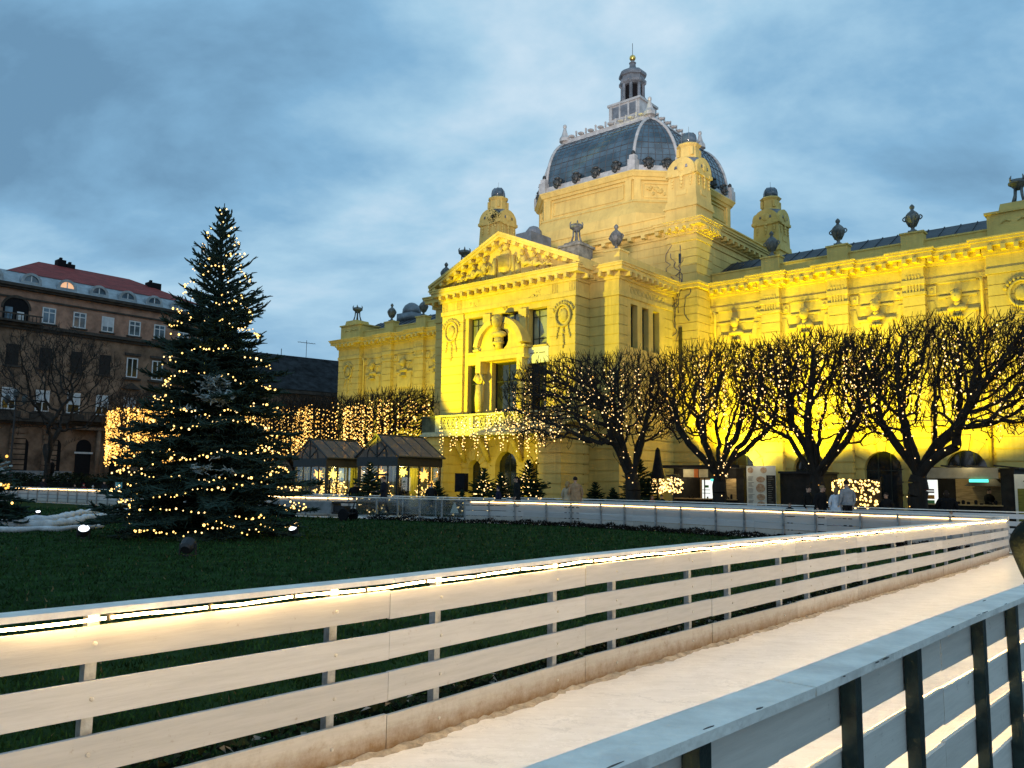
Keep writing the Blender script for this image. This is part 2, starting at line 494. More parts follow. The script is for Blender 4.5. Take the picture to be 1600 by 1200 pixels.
def sample_path(path, s):
    for a, b in zip(path, path[1:]):
        l = (b - a).length
        if s <= l: return a + (b - a) * (s / l)
        s -= l
    a, b = path[-2], path[-1]
    return b + (b - a).normalized() * s
def path_len(path): return sum((b - a).length for a, b in zip(path, path[1:]))
def offset_path(path, d):
    out = []
    for i, p in enumerate(path):
        t = (path[min(i + 1, len(path) - 1)] - path[max(i - 1, 0)]).normalized()
        out.append(p + Vector((t.y, -t.x, 0)) * d)
    return out
def strip(name, pa, pb, z, mat, **props):
    mb = MB(); n = len(pa)
    mb.add([(p.x, p.y, z) for p in pa] + [(p.x, p.y, z) for p in pb], [(i, i + 1, n + i + 1, n + i) for i in range(n - 1)])
    return mb.build(name, mat, **props)

# lawn island enclosed by the skating lane
poly = [p + Vector((-.03, .03, 0)) for p in NEAR] + FAR + [Vector((-40, 30, 0)), Vector((-25, 2, 0))]
mb = MB(); mb.add([(p.x, p.y, 0.004) for p in poly], [tuple(range(len(poly)))])
lawn = mb.build('lawn', M['lawn'], kind='structure')
bm = bmesh.new(); bm.from_mesh(lawn.data); bmesh.ops.triangulate(bm, faces=bm.faces); bm.to_mesh(lawn.data); bm.free()
if lawn.data.polygons[0].normal.z < 0: lawn.data.flip_normals()
# near lane of ice, widening to the turn at the corner, and far lane behind the far barrier
near_n = [sample_path(NEAR, s) for s in np.linspace(0, path_len(NEAR), 24)]
rail_n = [sample_path(RAIL, s) for s in np.linspace(0, path_len(RAIL) , 24)]
strip('near_ice_lane', near_n, rail_n, 0.008, M['ice'], kind='structure')
FARO = offset_path(FAR, 3.9)
FARO[0] = Vector((18.0, 24.5, 0)); FARO[1] = Vector((13.9, 27.6, 0))
strip('far_ice_lane', FAR, FARO, 0.012, M['ice'], kind='structure')
# ------------------------------------------------------------------ rink barriers
def mk_board(name, col, dirt):
    m, nt, b = new_mat(name)
    N, L = nt.nodes, nt.links
    tc = N.new('ShaderNodeTexCoord')
    mp = N.new('ShaderNodeMapping'); mp.inputs['Rotation'].default_value = (0, 0, -.85); mp.inputs['Scale'].default_value = (1.0, 1.0, 14)
    L.new(tc.outputs['Object'], mp.inputs['Vector'])
    n = N.new('ShaderNodeTexNoise'); n.inputs['Scale'].default_value = 2.0; n.inputs['Detail'].default_value = 8; n.inputs['Roughness'].default_value = .7
    L.new(mp.outputs[0], n.inputs['Vector'])
    cr = N.new('ShaderNodeValToRGB')
    cr.color_ramp.elements[0].position = .25; cr.color_ramp.elements[0].color = (*[c * .80 for c in col], 1)
    cr.color_ramp.elements[1].position = .6; cr.color_ramp.elements[1].color = (*col, 1)
    L.new(n.outputs['Fac'], cr.inputs['Fac'])
    # scuffs: sparse dark flecks
    n2 = N.new('ShaderNodeTexNoise'); n2.inputs['Scale'].default_value = 9; n2.inputs['Detail'].default_value = 9; n2.inputs['Roughness'].default_value = .8
    L.new(tc.outputs['Object'], n2.inputs['Vector'])
    mr = N.new('ShaderNodeMapRange'); mr.inputs['From Min'].default_value = .60; mr.inputs['From Max'].default_value = .71
    L.new(n2.outputs['Fac'], mr.inputs['Value'])
    mx = N.new('ShaderNodeMix'); mx.data_type = 'RGBA'
    fa = N.new('ShaderNodeMath'); fa.operation = 'MULTIPLY'; fa.inputs[1].default_value = .8
    L.new(mr.outputs[0], fa.inputs[0]); L.new(fa.outputs[0], mx.inputs['Factor'])
    L.new(cr.outputs['Color'], mx.inputs[6]); mx.inputs[7].default_value = (.22, .17, .11, 1)
    last = mx.outputs[2]
    if dirt:   # splashed, worn lower edge of the kick board
        sp = N.new('ShaderNodeSeparateXYZ'); L.new(tc.outputs['Object'], sp.inputs[0])
        md = N.new('ShaderNodeMapRange'); md.inputs['From Min'].default_value = .19; md.inputs['From Max'].default_value = .01
        L.new(sp.outputs['Z'], md.inputs['Value'])
        ad = N.new('ShaderNodeMath'); ad.operation = 'MULTIPLY_ADD'; ad.inputs[1].default_value = 1.7; ad.inputs[2].default_value = -.85
        L.new(n2.outputs['Fac'], ad.inputs[0])
        su = N.new('ShaderNodeMath'); su.operation = 'ADD'; su.use_clamp = True
        L.new(md.outputs[0], su.inputs[0]); L.new(ad.outputs[0], su.inputs[1])
        m2 = N.new('ShaderNodeMix'); m2.data_type = 'RGBA'
        L.new(su.outputs[0], m2.inputs['Factor']); L.new(last, m2.inputs[6]); m2.inputs[7].default_value = (.20, .125, .06, 1)
        last = m2.outputs[2]
    L.new(last, b.inputs['Base Color'])
    oi = N.new('ShaderNodeObjectInfo'); mo = N.new('ShaderNodeMapRange'); mo.inputs['To Min'].default_value = .84; mo.inputs['To Max'].default_value = 1.06; L.new(oi.outputs['Random'], mo.inputs['Value'])
    sv = N.new('ShaderNodeVectorMath'); sv.operation = 'SCALE'; L.new(last, sv.inputs[0]); L.new(mo.outputs[0], sv.inputs['Scale'])
    L.new(sv.outputs[0], b.inputs['Base Color'])
    b.inputs['Roughness'].default_value = .5
    b.inputs['Specular IOR Level'].default_value = .3
    bp = N.new('ShaderNodeBump'); bp.inputs['Strength'].default_value = .18; bp.inputs['Distance'].default_value = .01
    L.new(n.outputs['Fac'], bp.inputs['Height']); L.new(bp.outputs['Normal'], b.inputs['Normal'])
    return m
M['board'] = mk_board('white_painted_board', (.485, .495, .50), False)
M['board_low'] = mk_board('white_kick_board', (.49, .475, .44), True)
M['board_out'] = mk_board('weathered_board_back', (.80, .755, .68), False)  # board colour lightened and warmed to lift its shaded side
M['cap'] = mk('chipped_white_cap', (.88, .84, .76), .5, .10, 5, .2, 30, col2=(.66, .63, .57), stain=.22)
M['steel_post'] = mk('galvanised_post', (.36, .39, .41), .4, .22, 9, .1, 30, metal=.6)
M['dark_post'] = mk('dark_steel_post', (.040, .062, .056), .4, .25, 8, .1, 30, metal=.5)
M['rope'] = mk_emit('warm_rope_light', (1.0, .62, .23), 74)
M['rope_rail'] = mk_emit('warm_rope_light_strong', (1.0, .61, .21), 255)
M['rope_far'] = mk_emit('warm_rope_light_far', (1.0, .62, .24), 7.5)
M['clip'] = mk('black_clip', (.02, .02, .02), .5)
M['bolt'] = mk('painted_bolt', (.58, .57, .53), .4, .2, 20, metal=.2)

BOARD_Z = ((-0.01, 0.235), (0.32, 0.50), (0.585, 0.755), (0.845, 1.02))

def frame_box(mb, a, b, n, d0, d1, z0, z1, z0b=None, z1b=None):
    """box running from a to b in plan, spanning offsets d0..d1 along the normal n"""
    z0b = z0 if z0b is None else z0b; z1b = z1 if z1b is None else z1b
    q = [a + n * d0, b + n * d0, b + n * d1, a + n * d1]
    zs0 = (z0, z0b, z0b, z0); zs1 = (z1, z1b, z1b, z1)
    vs = [(p.x, p.y, z) for p, z in zip(q, zs0)] + [(p.x, p.y, z) for p, z in zip(q, zs1)]
    mb.add(vs, [(0, 3, 2, 1), (4, 5, 6, 7), (0, 1, 5, 4), (1, 2, 6, 5), (2, 3, 7, 6), (3, 0, 4, 7)])

def barrier(root, path, s0, s1, hfun, ice, post_mat, cap0=-.13, cap1=.035, post_off=(.5, 1.95), plen=2.4, gaps=None, bolts=True, rng=R, zf=0.0, post_w=.028, bm_=('board', 'board_low')):
    """panels of four boards on posts; ice=+1 when the ice lies right of the path"""
    n_p = max(1, round((s1 - s0) / plen)); pl = (s1 - s0) / n_p
    for i in range(n_p):
        sa, sb = s0 + i * pl, s0 + (i + 1) * pl
        a, b = sample_path(path, sa), sample_path(path, sb)
        t = (b - a).normalized(); n = Vector((t.y, -t.x, 0)) * ice
        ha, hb = hfun(sa), hfun(sb)
        for k, (z0, z1) in enumerate(BOARD_Z):
            mb = MB(); j0, j1 = rng.uniform(-.006, .006), rng.uniform(-.006, .006)
            low = k == 0
            if gaps and k < 3: z1e = z1 + gaps
            else: z1e = z1
            mb.mat(M[bm_[1] if low else bm_[0]])
            d = rng.uniform(0, .008)
            frame_box(mb, a + t * .003, b - t * .003, n, d - .026, d, z0 * ha + j0 + zf, z1e * ha + j0 + zf, z0 * hb + j1 + zf, z1e * hb + j1 + zf)
            if bolts:
                mb.mat(M['bolt'])
                for po in post_off:
                    if po > pl: continue
                    c = a + t * po; zc = (z0 + z1) * .5 * ha
                    f = c + n * (d + .004)
                    T = Matrix.Translation((f.x, f.y, zc)) @ Matrix.Rotation(math.atan2(t.y, t.x), 4, 'Z')
                    mb.lathe([(.011, -.004), (.011, .003), (.006, .006)], (0, 0, 0), 8); mb.v[-24:] = [tuple(T @ Vector((q[0], q[2] * math.copysign(1, -ice), q[1]))) for q in mb.v[-24:]]
            mb.build('board', None, root)
        mb = MB()
        frame_box(mb, a + t * .004, b - t * .004, n, cap0, cap1, 1.076 * ha + zf, 1.106 * ha + zf, 1.076 * hb + zf, 1.106 * hb + zf)
        mb.build('cap_rail', M['cap'], root)
        for po in post_off:
            if po > pl: continue
            c = a + t * po; h = hfun(sa + po)
            mb = MB()
            frame_box(mb, c - t * post_w, c + t * post_w, n, -.085, -.028, 0.0 + zf, 1.074 * h + zf)
            mb.build('post', post_mat, root)

def rope(name, label, path, s0, s1, hfun, ice, off, rng, rad=.0072, mat='rope', drop=0.008, clips=True, group='warm rope lights along the rink barriers'):
    root = thing(name, label, 'rope light', sample_path(path, s0), 0, group)
    o = sample_path(path, s0)
    pts = []; cl = []
    s = s0; step = .18
    while s < s1:
        a = sample_path(path, s); b = sample_path(path, s + .05)
        t = (b - a).normalized(); n = Vector((t.y, -t.x, 0)) * ice
        z = (1.076 * hfun(s)) - drop - rad - .010 * abs(math.sin(s * 3.1)) - rng.uniform(0, .005)
        p = a + n * (off + rng.uniform(-.004, .004)); p.z = z
        pts.append(p - o)
        s += step
    mb = MB(); mb.tube(pts, rad, 8); mb.build('light_tube', M[mat], root)
    if clips:
        mb = MB()
        for p in pts[1:-1:3]:
            mb.box(p.x - .008, p.x + .008, p.y - .02, p.y + .02, p.z - rad - .006, p.z + rad + drop)
        c = mb.build('clips', M['clip'], root); c['kind'] = 'stuff'
    return root

def h_near(s):
    return float(np.interp(s, [0, 9.3, 14.1, 20.1, 26.3], [1.0, 1.0, .965, .93, .86]))
LN = path_len(NEAR)
near_b = thing('rink_barrier', 'long white slatted rink barrier crossing the lawn edge, four boards high, lit under its cap', 'barrier', (0, 0, 0), 0, 'white wooden barriers of the ice lane')
barrier(near_b, NEAR, 0, LN, h_near, 1, M['steel_post'])
rope('rope_light', 'bright rope light under the cap of the slatted barrier beside the lawn', NEAR, 0.05, LN - .05, h_near, 1, .008, random.Random(3))

h_one = lambda s: 1.0
rail_b = thing('rink_barrier', 'grey white barrier with wide chipped handrail and dark steel posts closest to the viewer', 'barrier', (0, 0, 0), 0, 'white wooden barriers of the ice lane')
LR = path_len(RAIL)
barrier(rail_b, RAIL, .3, .3 + 1.9 * 15, h_one, -1, M['dark_post'], cap0=-.155, cap1=.0, post_off=(.57, 1.33), plen=1.9, rng=random.Random(5), post_w=.031, bm_=('board_out', 'board_out'))
rope('rope_light', 'rope light tucked under the inner edge of the wide chipped handrail', RAIL, .4, LR - .1, h_one, -1, .025, random.Random(4), mat='rope_rail', drop=.10)

# knocked edges of the wide cap: bare dark wood showing in splinters
M['bare_wood'] = mk('bare_dark_wood', (.11, .095, .08), .9, .3, 20)
rcp = random.Random(17)
for q in range(15):
    s_ = rcp.uniform(2.6, 9.5); a = sample_path(RAIL, s_); b = sample_path(RAIL, s_ + .02); t = (b - a).normalized(); n = Vector((t.y, -t.x, 0))
    edge = .153 if rcp.random() < .85 else rcp.uniform(.02, .14)
    l_, w_ = rcp.uniform(.01, .05), rcp.uniform(.002, .006); m_ = 7
    ring = [a + t * (l_ * math.cos(2 * PI * k / m_) * rcp.uniform(.6, 1.1)) + n * (edge + w_ * math.sin(2 * PI * k / m_) * rcp.uniform(.5, 1.2)) for k in range(m_)]
    mb = MB(); mb.add([(p.x, p.y, 1.1045) for p in ring] + [(p.x, p.y, 1.1072) for p in ring], [tuple(range(m_, 2 * m_)), tuple(range(m_ - 1, -1, -1))] + [(k, (k + 1) % m_, m_ + (k + 1) % m_, m_ + k) for k in range(m_)])
    mb.build('chipped_paint', M['bare_wood'], rail_b)
h_far = lambda s: .83
def s_at(path, q):
    best = None; acc = 0
    for a, b in zip(path, path[1:]):
        l = (b - a).length; t = max(0, min(1, (q - a).dot(b - a) / (l * l)))
        d = (a + (b - a) * t - q).length
        if best is None or d < best[0]: best = (d, acc + t * l)
        acc += l
    return best[1]
SG0 = s_at(FAR, Vector((-1.9, 35.2, 0))); SG1 = s_at(FAR, Vector((-6.9, 37.75, 0)))
LF = path_len(FAR)
def chords(path, s0, s1, plen=2.4):
    n_ = max(1, round((s1 - s0) / plen)); return [sample_path(path, s0 + (s1 - s0) * i / n_) for i in range(n_ + 1)]
far_b = thing('rink_barrier', 'pale far barrier under the big bare trees, with a dark plant bed below', 'barrier', (0, 0, 0), 0, 'white wooden barriers of the ice lane')
barrier(far_b, FAR, 0, SG0, h_far, 1, M['steel_post'], post_off=(.35, 1.45), gaps=.05, bolts=False, rng=random.Random(8), zf=.06)
left_b = thing('rink_barrier', 'distant pinkish white barrier behind the lawn in front of the brown apartment house', 'barrier', (0, 0, 0), 0, 'white wooden barriers of the ice lane')
barrier(left_b, FAR, SG1, LF, h_far, 1, M['steel_post'], post_off=(.35, 1.45), gaps=.06, bolts=False, rng=random.Random(9), zf=.06)
rope('rope_light', 'rope light along the top of the far barrier under the big bare trees', chords(FAR, 0, SG0), .1, SG0 - .2, h_far, 1, -.05, random.Random(5), rad=.013, mat='rope_far', drop=.0, clips=False)
rope('rope_light', 'rope light along the top of the distant barrier before the brown apartment house', chords(FAR, SG1, LF), .2, LF - SG1 - .5, h_far, 1, -.05, random.Random(6), rad=.022, mat='rope_far', drop=-.02, clips=False)
# outer barrier on the other side of the far lane
out_b = thing('rink_barrier', 'thin capped outer barrier of the far lane near the food stalls', 'barrier', (0, 0, 0), 0, 'white wooden barriers of the ice lane')
LO = path_len(FARO)
SO = s_at(FARO, Vector((-.2, 38.6, 0)))
barrier(out_b, FARO, 0, SO, lambda s: .86, -1, M['dark_post'], post_off=(1.2,), bolts=False, rng=random.Random(10), zf=.06)

# ridge of scraped slush along the foot of the near barrier
M['slush'] = mk('dirty_slush', (.50, .44, .35), .7, .25, 9, .8, 22)
gs_ = np.random.default_rng(2); vs = []; fs = []; ns = 420
for i in range(ns):
    s_ = LN * i / (ns - 1); a = sample_path(NEAR, s_); b = sample_path(NEAR, s_ + .03); t = (b - a).normalized(); n = Vector((t.y, -t.x, 0))
    w_ = .05 + .05 * gs_.random() + .03 * math.sin(s_ * 5.3); h_ = .012 + .018 * gs_.random()
    for o_, z_ in ((.0, h_ * 1.2), (w_ * .45, h_), (w_, .004)):
        p = a + n * o_; vs.append((p.x, p.y, z_))
    if i: fs += [((i - 1) * 3 + k, (i - 1) * 3 + k + 1, i * 3 + k + 1, i * 3 + k) for k in range(2)]
np_mesh('slush', vs, fs, [M['slush']], smooth=True, kind='stuff', label='brownish scraped slush along the foot of the slatted barrier', category='slush')

go_b = thing('glass_barrier', 'clear outer barrier close to the feet of the glass pavilions', 'barrier', (0, 0, 0))
M['acrylic'] = mk_glass('scratched_acrylic', (.80, .84, .86), .12, .80)
for i in range(7):
    a, b = sample_path(FARO, SO + 1.9 * i), sample_path(FARO, SO + 1.9 * (i + 1)); t = (b - a).normalized(); n = Vector((t.y, -t.x, 0))
    mb = MB(); frame_box(mb, a + t * .05, b - t * .05, n, -.006, .006, .12, .92); mb.build('clear_panel', M['acrylic'], go_b)
    mb = MB(); frame_box(mb, a - t * .03, a + t * .03, n, -.03, .03, 0, .95); mb.build('post', M['steel_post'], go_b)
    mb = MB(); frame_box(mb, a, b, n, -.03, .03, .935, .97); mb.build('top_rail', M['cap'], go_b)
# clear panels of the barrier in front of the greenhouses
gl_b = thing('glass_barrier', 'clear panel barrier with steel posts in front of the glass pavilions', 'barrier', (0, 0, 0))
n_g = 5
for i in range(n_g):
    a, b = sample_path(FAR, SG0 + (SG1 - SG0) * i / n_g), sample_path(FAR, SG0 + (SG1 - SG0) * (i + 1) / n_g)
    t = (b - a).normalized(); n = Vector((t.y, -t.x, 0))
    mb = MB(); frame_box(mb, a + t * .05, b - t * .05, n, -.006, .006, .1, .92); mb.build('clear_panel', M['acrylic'], gl_b)
    mb = MB(); frame_box(mb, a - t * .03, a + t * .03, n, -.03, .03, 0, .95); mb.build('post', M['steel_post'], gl_b)
    mb = MB(); frame_box(mb, a, b, n, -.035, .035, .935, .975); mb.build('top_rail', M['cap'], gl_b)

# ------------------------------------------------------------------ plants in the lawn
M['fallen'] = mk('fallen_leaf', (.16, .12, .05), .9, .3, 5)
M['blade'] = mk('grass_blades', (.030, .080, .024), 1.0, .35, 2.2, spec=.05)
M['cover'] = mk('dark_ground_cover', (.016, .026, .012), .9, .4, 6, spec=.1)
M['cover2'] = mk('pale_specks', (.30, .30, .26), .9, .2, 6)
M['bed'] = mk('dark_bed_plants', (.020, .018, .016), .95, .4, 5, spec=.1)

rg = np.random.default_rng(11)
def leaf_tris(pts, size, flat, rgen):
    n = len(pts)
    d1 = rgen.normal(size=(n, 3)); d1[:, 2] *= flat
    d2 = rgen.normal(size=(n, 3)); d2[:, 2] *= flat
    d1 /= np.linalg.norm(d1, axis=1, keepdims=True); d2 /= np.linalg.norm(d2, axis=1, keepdims=True)
    s = np.asarray(size).reshape(-1, 1) * np.ones((n, 1))
    v = np.stack([pts + d1 * s, pts - d1 * s * .6 + d2 * s * .5, pts - d2 * s * .9], axis=1).reshape(-1, 3)
    return v, np.arange(n * 3).reshape(-1, 3)
# grass blades, denser towards the camera
pl = [(p.x, p.y) for p in poly]
def inside(x, y):
    c = np.zeros(len(x), bool); j = len(pl) - 1
    for i in range(len(pl)):
        xi, yi = pl[i]; xj, yj = pl[j]
        hit = ((yi > y) != (yj > y)) & (x < (xj - xi) * (y - yi) / (yj - yi + 1e-12) + xi)
        c ^= hit; j = i
    return c
dd = 4.0 * (45 / 4.0) ** rg.random(90000)
aa = rg.uniform(-.72, .55, 90000)
gx, gy = dd * aa, dd
k = inside(gx, gy); gx, gy, dd = gx[k], gy[k], dd[k]
hgt = rg.uniform(.02, .055, len(gx)) * (1 + dd / 30)
wd = .004 + dd * .0009
an = rg.uniform(0, 2 * PI, len(gx)); tx, ty = rg.normal(0, .4, len(gx)), rg.normal(0, .4, len(gx))
v0 = np.stack([gx - np.cos(an) * wd, gy - np.sin(an) * wd, np.full(len(gx), .003)], 1)
v1 = np.stack([gx + np.cos(an) * wd, gy + np.sin(an) * wd, np.full(len(gx), .003)], 1)
v2 = np.stack([gx + tx * hgt, gy + ty * hgt, hgt], 1)
np_mesh('grass', np.stack([v0, v1, v2], 1).reshape(-1, 3), np.arange(len(gx) * 3).reshape(-1, 3), [M['blade'], M['fallen']], midx=(rg.random(len(gx)) < .012).astype(int), kind='stuff', label='short dark green grass of the lawn', category='grass')
# low plants along the lawn side of the near barrier
s = rg.uniform(2.0, 16.5, 5200); off = rg.normal(.42, .13, 5200)
pp = np.array([tuple(sample_path(NEAR, a) + Vector((-.75, .66, 0)) * max(.12, o)) for a, o in zip(s, off)]); pp[:, 2] = rg.uniform(.02, .2, 5200)
v, f = leaf_tris(pp, rg.uniform(.02, .05, 5200), .7, rg)
np_mesh('ground_cover', v, f, [M['cover'], M['cover2']], midx=(rg.random(5200) < .035).astype(int), kind='stuff', label='low leafy plants along the lawn side of the slatted barrier', category='plants')
s = rg.uniform(.5, SG0 + 4.5, 9000); off = rg.normal(.42, .16, 9000)
pp = np.array([tuple(sample_path(FAR, a) + Vector((-.7, -.7, 0)) * max(.1, o)) for a, o in zip(s, off)])
pp[:, 2] = .02 + rg.random(9000) * (.10 + .13 * np.abs(np.sin(s * 4.1) * np.sin(s * 1.7 + 1)))
v, f = leaf_tris(pp, rg.uniform(.03, .07, 9000), .8, rg)
np_mesh('bed_plants', v, f, [M['bed']], kind='stuff', label='dark flower bed plants along the foot of the far barrier', category='plants')
# ------------------------------------------------------------------ the domed pavilion
pav = thing('exhibition_pavilion', 'cream and yellow floodlit pavilion with a pillared front, long wings and a glazed grey dome', 'building', P0, -ANG)
ST, TR, RE = M['stucco'], M['stucco_trim'], M['stucco_relief']

def entab(mb, x0, x1, y0, y1, zb=12.0, zt=13.7, p=.62, step=.62, mods=('f', 'r', 'l'), back=False, msz=.19):
    yb = y1
    def ring(q, za, zc):
        mb.box(x0 - q, x1 + q, y0 - q, yb, za, zc)
    ring(.07, zb, zb + .26)
    ring(.02, zb + .262, zt - .80)
    ring(.12, zt - .798, zt - .66)
    ring(.17, zt - .658, zt - .42)
    ring(p - .08, zt - .418, zt - .20)
    ring(p, zt - .198, zt - .07)
    ring(p + .06, zt - .068, zt)
    def m_at(cx, cy, ax):
        if ax == 'x': mb.box(cx - msz / 2, cx + msz / 2, cy, cy + p - .2, zt - .655, zt - .421)
        else: mb.box(cx, cx + p - .2, cy - msz / 2, cy + msz / 2, zt - .655, zt - .421)
    if 'f' in mods:
        n = max(1, round((x1 - x0) / step))
        for i in range(n): m_at(x0 + (i + .5) * (x1 - x0) / n, y0 - p + .02, 'x')
    n = max(1, round((y1 - y0) / step))
    for i in range(n):
        yy = y0 + (i + .5) * (y1 - y0) / n
        if 'r' in mods: m_at(x1 + .18, yy, 'y')
        if 'l' in mods: m_at(x0 - p + .02, yy, 'y')

def ring_relief(mb, cx, y, cz, r, t=.07, hang=True):
    pts = [(cx + r * math.cos(a) * .82, y - .06, cz + r * math.sin(a)) for a in np.linspace(0, 2 * PI, 21)]
    mb.tube(pts, t, 6, cap=False)
    mb.blob((cx, y, cz), (r * .5, .10, r * .62), 8, 6, .35)
    for k in range(10):
        a = PI * (.15 + .7 * k / 9)
        mb.blob((cx + r * 1.2 * math.cos(a), y - .02, cz + r * 1.2 * math.sin(a)), (.10, .09, .12), 6, 4, .4)
    if hang:
        for k in range(7):
            mb.blob((cx + R.uniform(-.06, .06), y - .02, cz - r - .1 - k * .17), (.11 - k * .008, .07, .11), 6, 4, .4)
        for sx in (-1, 1):
            for k in range(5):
                mb.blob((cx + sx * (.3 + .04 * k), y - .02, cz - r * .9 - k * .16), (.07, .06, .10), 6, 4, .4)

def bust(mb, cx, y, cz, s=1.0):
    mb.blob((cx, y - .24 * s, cz + .18 * s), (.21 * s, .24 * s, .28 * s), 10, 8, .06)
    mb.blob((cx, y - .40 * s, cz + .12 * s), (.05 * s, .09 * s, .08 * s), 6, 5)
    mb.blob((cx, y - .20 * s, cz + .33 * s), (.24 * s, .24 * s, .17 * s), 8, 6, .25)
    mb.tube([(cx, y - .15 * s, cz - .28 * s), (cx, y - .19 * s, cz)], [.15 * s, .11 * s], 8)
    mb.blob((cx, y - .10 * s, cz - .36 * s), (.42 * s, .24 * s, .17 * s), 10, 6, .08)
    mb.box(cx - .16 * s, cx + .16 * s, y - .22 * s, y, cz - .68 * s, cz - .50 * s)
    mb.box(cx - .24 * s, cx + .24 * s, y - .28 * s, y, cz - .78 * s, cz - .68 * s)

def urn_mb(mb, x, y, z, s=1.0):
    mb.box(x - .20 * s, x + .20 * s, y - .20 * s, y + .20 * s, z, z + .12 * s)
    mb.lathe([(.17 * s, .12 * s), (.10 * s, .20 * s), (.08 * s, .28 * s), (.16 * s, .36 * s), (.28 * s, .58 * s), (.34 * s, .80 * s), (.36 * s, .92 * s), (.30 * s, .95 * s), (.31 * s, .99 * s), (.22 * s, 1.10 * s), (.10 * s, 1.20 * s), (.07 * s, 1.27 * s), (.12 * s, 1.34 * s), (.13 * s, 1.42 * s), (.06 * s, 1.52 * s), (.01, 1.56 * s)], (x, y, z), 14)
    for k in range(8):
        a = 2 * PI * k / 8
        mb.tube([(x + .17 * s * math.cos(a), y + .17 * s * math.sin(a), z + .37 * s), (x + .33 * s * math.cos(a), y + .33 * s * math.sin(a), z + .70 * s), (x + .36 * s * math.cos(a), y + .36 * s * math.sin(a), z + .86 * s)], .035 * s, 5)
    for a in (0, PI):
        pts = [(x + (.36 + .12 * math.sin(q)) * s * math.cos(a), y, z + (.94 - .26 * q / PI) * s) for q in np.linspace(0, PI, 6)]
        mb.tube(pts, .035 * s, 5)

def tripod_mb(mb, x, y, z, s=1.0):
    mb.frust(x, y, z, z + .10 * s, .36 * s, .36 * s, .32 * s, .32 * s)
    for k in range(4):
        a = PI / 4 + PI / 2 * k
        mb.tube([(x + .30 * s * math.cos(a), y + .30 * s * math.sin(a), z + .10 * s), (x + .20 * s * math.cos(a), y + .20 * s * math.sin(a), z + .45 * s), (x + .17 * s * math.cos(a), y + .17 * s * math.sin(a), z + .82 * s)], [.065 * s, .05 * s, .055 * s], 6)
    mb.lathe([(.10 * s, .72 * s), (.20 * s, .80 * s), (.30 * s, .92 * s), (.40 * s, .98 * s), (.42 * s, 1.06 * s), (.36 * s, 1.12 * s), (.34 * s, 1.18 * s), (.05, 1.14 * s)], (x, y, z), 12)
    for k in range(4):
        a = PI / 4 + PI / 2 * k
        mb.tube([(x + .36 * s * math.cos(a), y + .36 * s * math.sin(a), z + 1.10 * s), (x + .38 * s * math.cos(a), y + .38 * s * math.sin(a), z + 1.25 * s), (x + .32 * s * math.cos(a), y + .32 * s * math.sin(a), z + 1.38 * s)], [.06 * s, .05 * s, .015], 5)

def arch_wall(mb, x0, x1, cx, r, zs, z0, z1, y0, y1, course=.55, gap=.05):
    """rusticated wall strip with a round-headed opening"""
    if x0 < cx - r - .02: mb.rbox(x0, cx - r, y0, y1, z0, zs, course, gap)
    if cx + r + .02 < x1: mb.rbox(cx + r, x1, y0, y1, z0, zs, course, gap)
    m = 16
    arc = [(cx + r * math.cos(PI - PI * i / m), zs + r * math.sin(PI * i / m)) for i in range(m + 1)]
    for i in range(m):
        (xa, za), (xb, zb) = arc[i], arc[i + 1]
        mb.prism([(xa, za), (xb, zb), (xb, z1), (xa, z1)], y0 + .015, y1)
    if x0 < cx - r - .02: mb.rbox(x0, cx - r, y0, y1, zs, z1, course, gap)
    if cx + r + .02 < x1: mb.rbox(cx + r, x1, y0, y1, zs, z1, course, gap)
    for k in range(7):      # voussoirs
        a0 = PI * (k + .12) / 7; a1 = PI * (k + .88) / 7
        ro = r + (.75 if k == 3 else .58)
        if zs + ro * math.sin((a0 + a1) / 2) > z1 - .05: ro = min(ro, (z1 - .06 - zs) / max(.2, math.sin((a0 + a1) / 2)))
        q = [(cx + r * math.cos(a0), zs + r * math.sin(a0)), (cx + ro * math.cos(a0), zs + ro * math.sin(a0)), (cx + ro * math.cos(a1), zs + ro * math.sin(a1)), (cx + r * math.cos(a1), zs + r * math.sin(a1))]
        xs = [p[0] for p in q]
        if min(xs) < x0 or max(xs) > x1: continue
        mb.prism(q, y0 - .05 - (.08 if k == 3 else 0), y0 + .02)

def window(x0, x1, z0, z1, y, pane, vert=(.5,), hor=(.22,), fw=.07, parent=pav, name='window', side=None):
    """frame with glazing bars and its pane as a sub-part; side='r' puts it in the x=const plane at y"""
    mb = MB(); pb = MB()
    def bx(m, a0, a1, c0, c1, d0, d1):
        if side: m.box(y - d1 if side == 'r' else y + d0, y - d0 if side == 'r' else y + d1, a0, a1, c0, c1)
        else: m.box(a0, a1, y + d0, y + d1, c0, c1)
    bx(mb, x0, x0 + fw, z0, z1, 0, .08); bx(mb, x1 - fw, x1, z0, z1, 0, .08)
    bx(mb, x0 + fw, x1 - fw, z0, z0 + fw, 0, .08); bx(mb, x0 + fw, x1 - fw, z1 - fw, z1, 0, .08)
    for v in vert:
        c = x0 + (x1 - x0) * v; bx(mb, c - fw * .4, c + fw * .4, z0 + fw, z1 - fw, .003, .07)
    for h in hor:
        c = z1 - (z1 - z0) * h; bx(mb, x0 + fw, x1 - fw, c - fw * .35, c + fw * .35, .006, .065)
    f = mb.build(name, M['win_frame'], parent)
    bx(pb, x0 + fw * .5, x1 - fw * .5, z0 + fw * .5, z1 - fw * .5, .04, .055)
    pb.build('pane', pane, f)
    return f

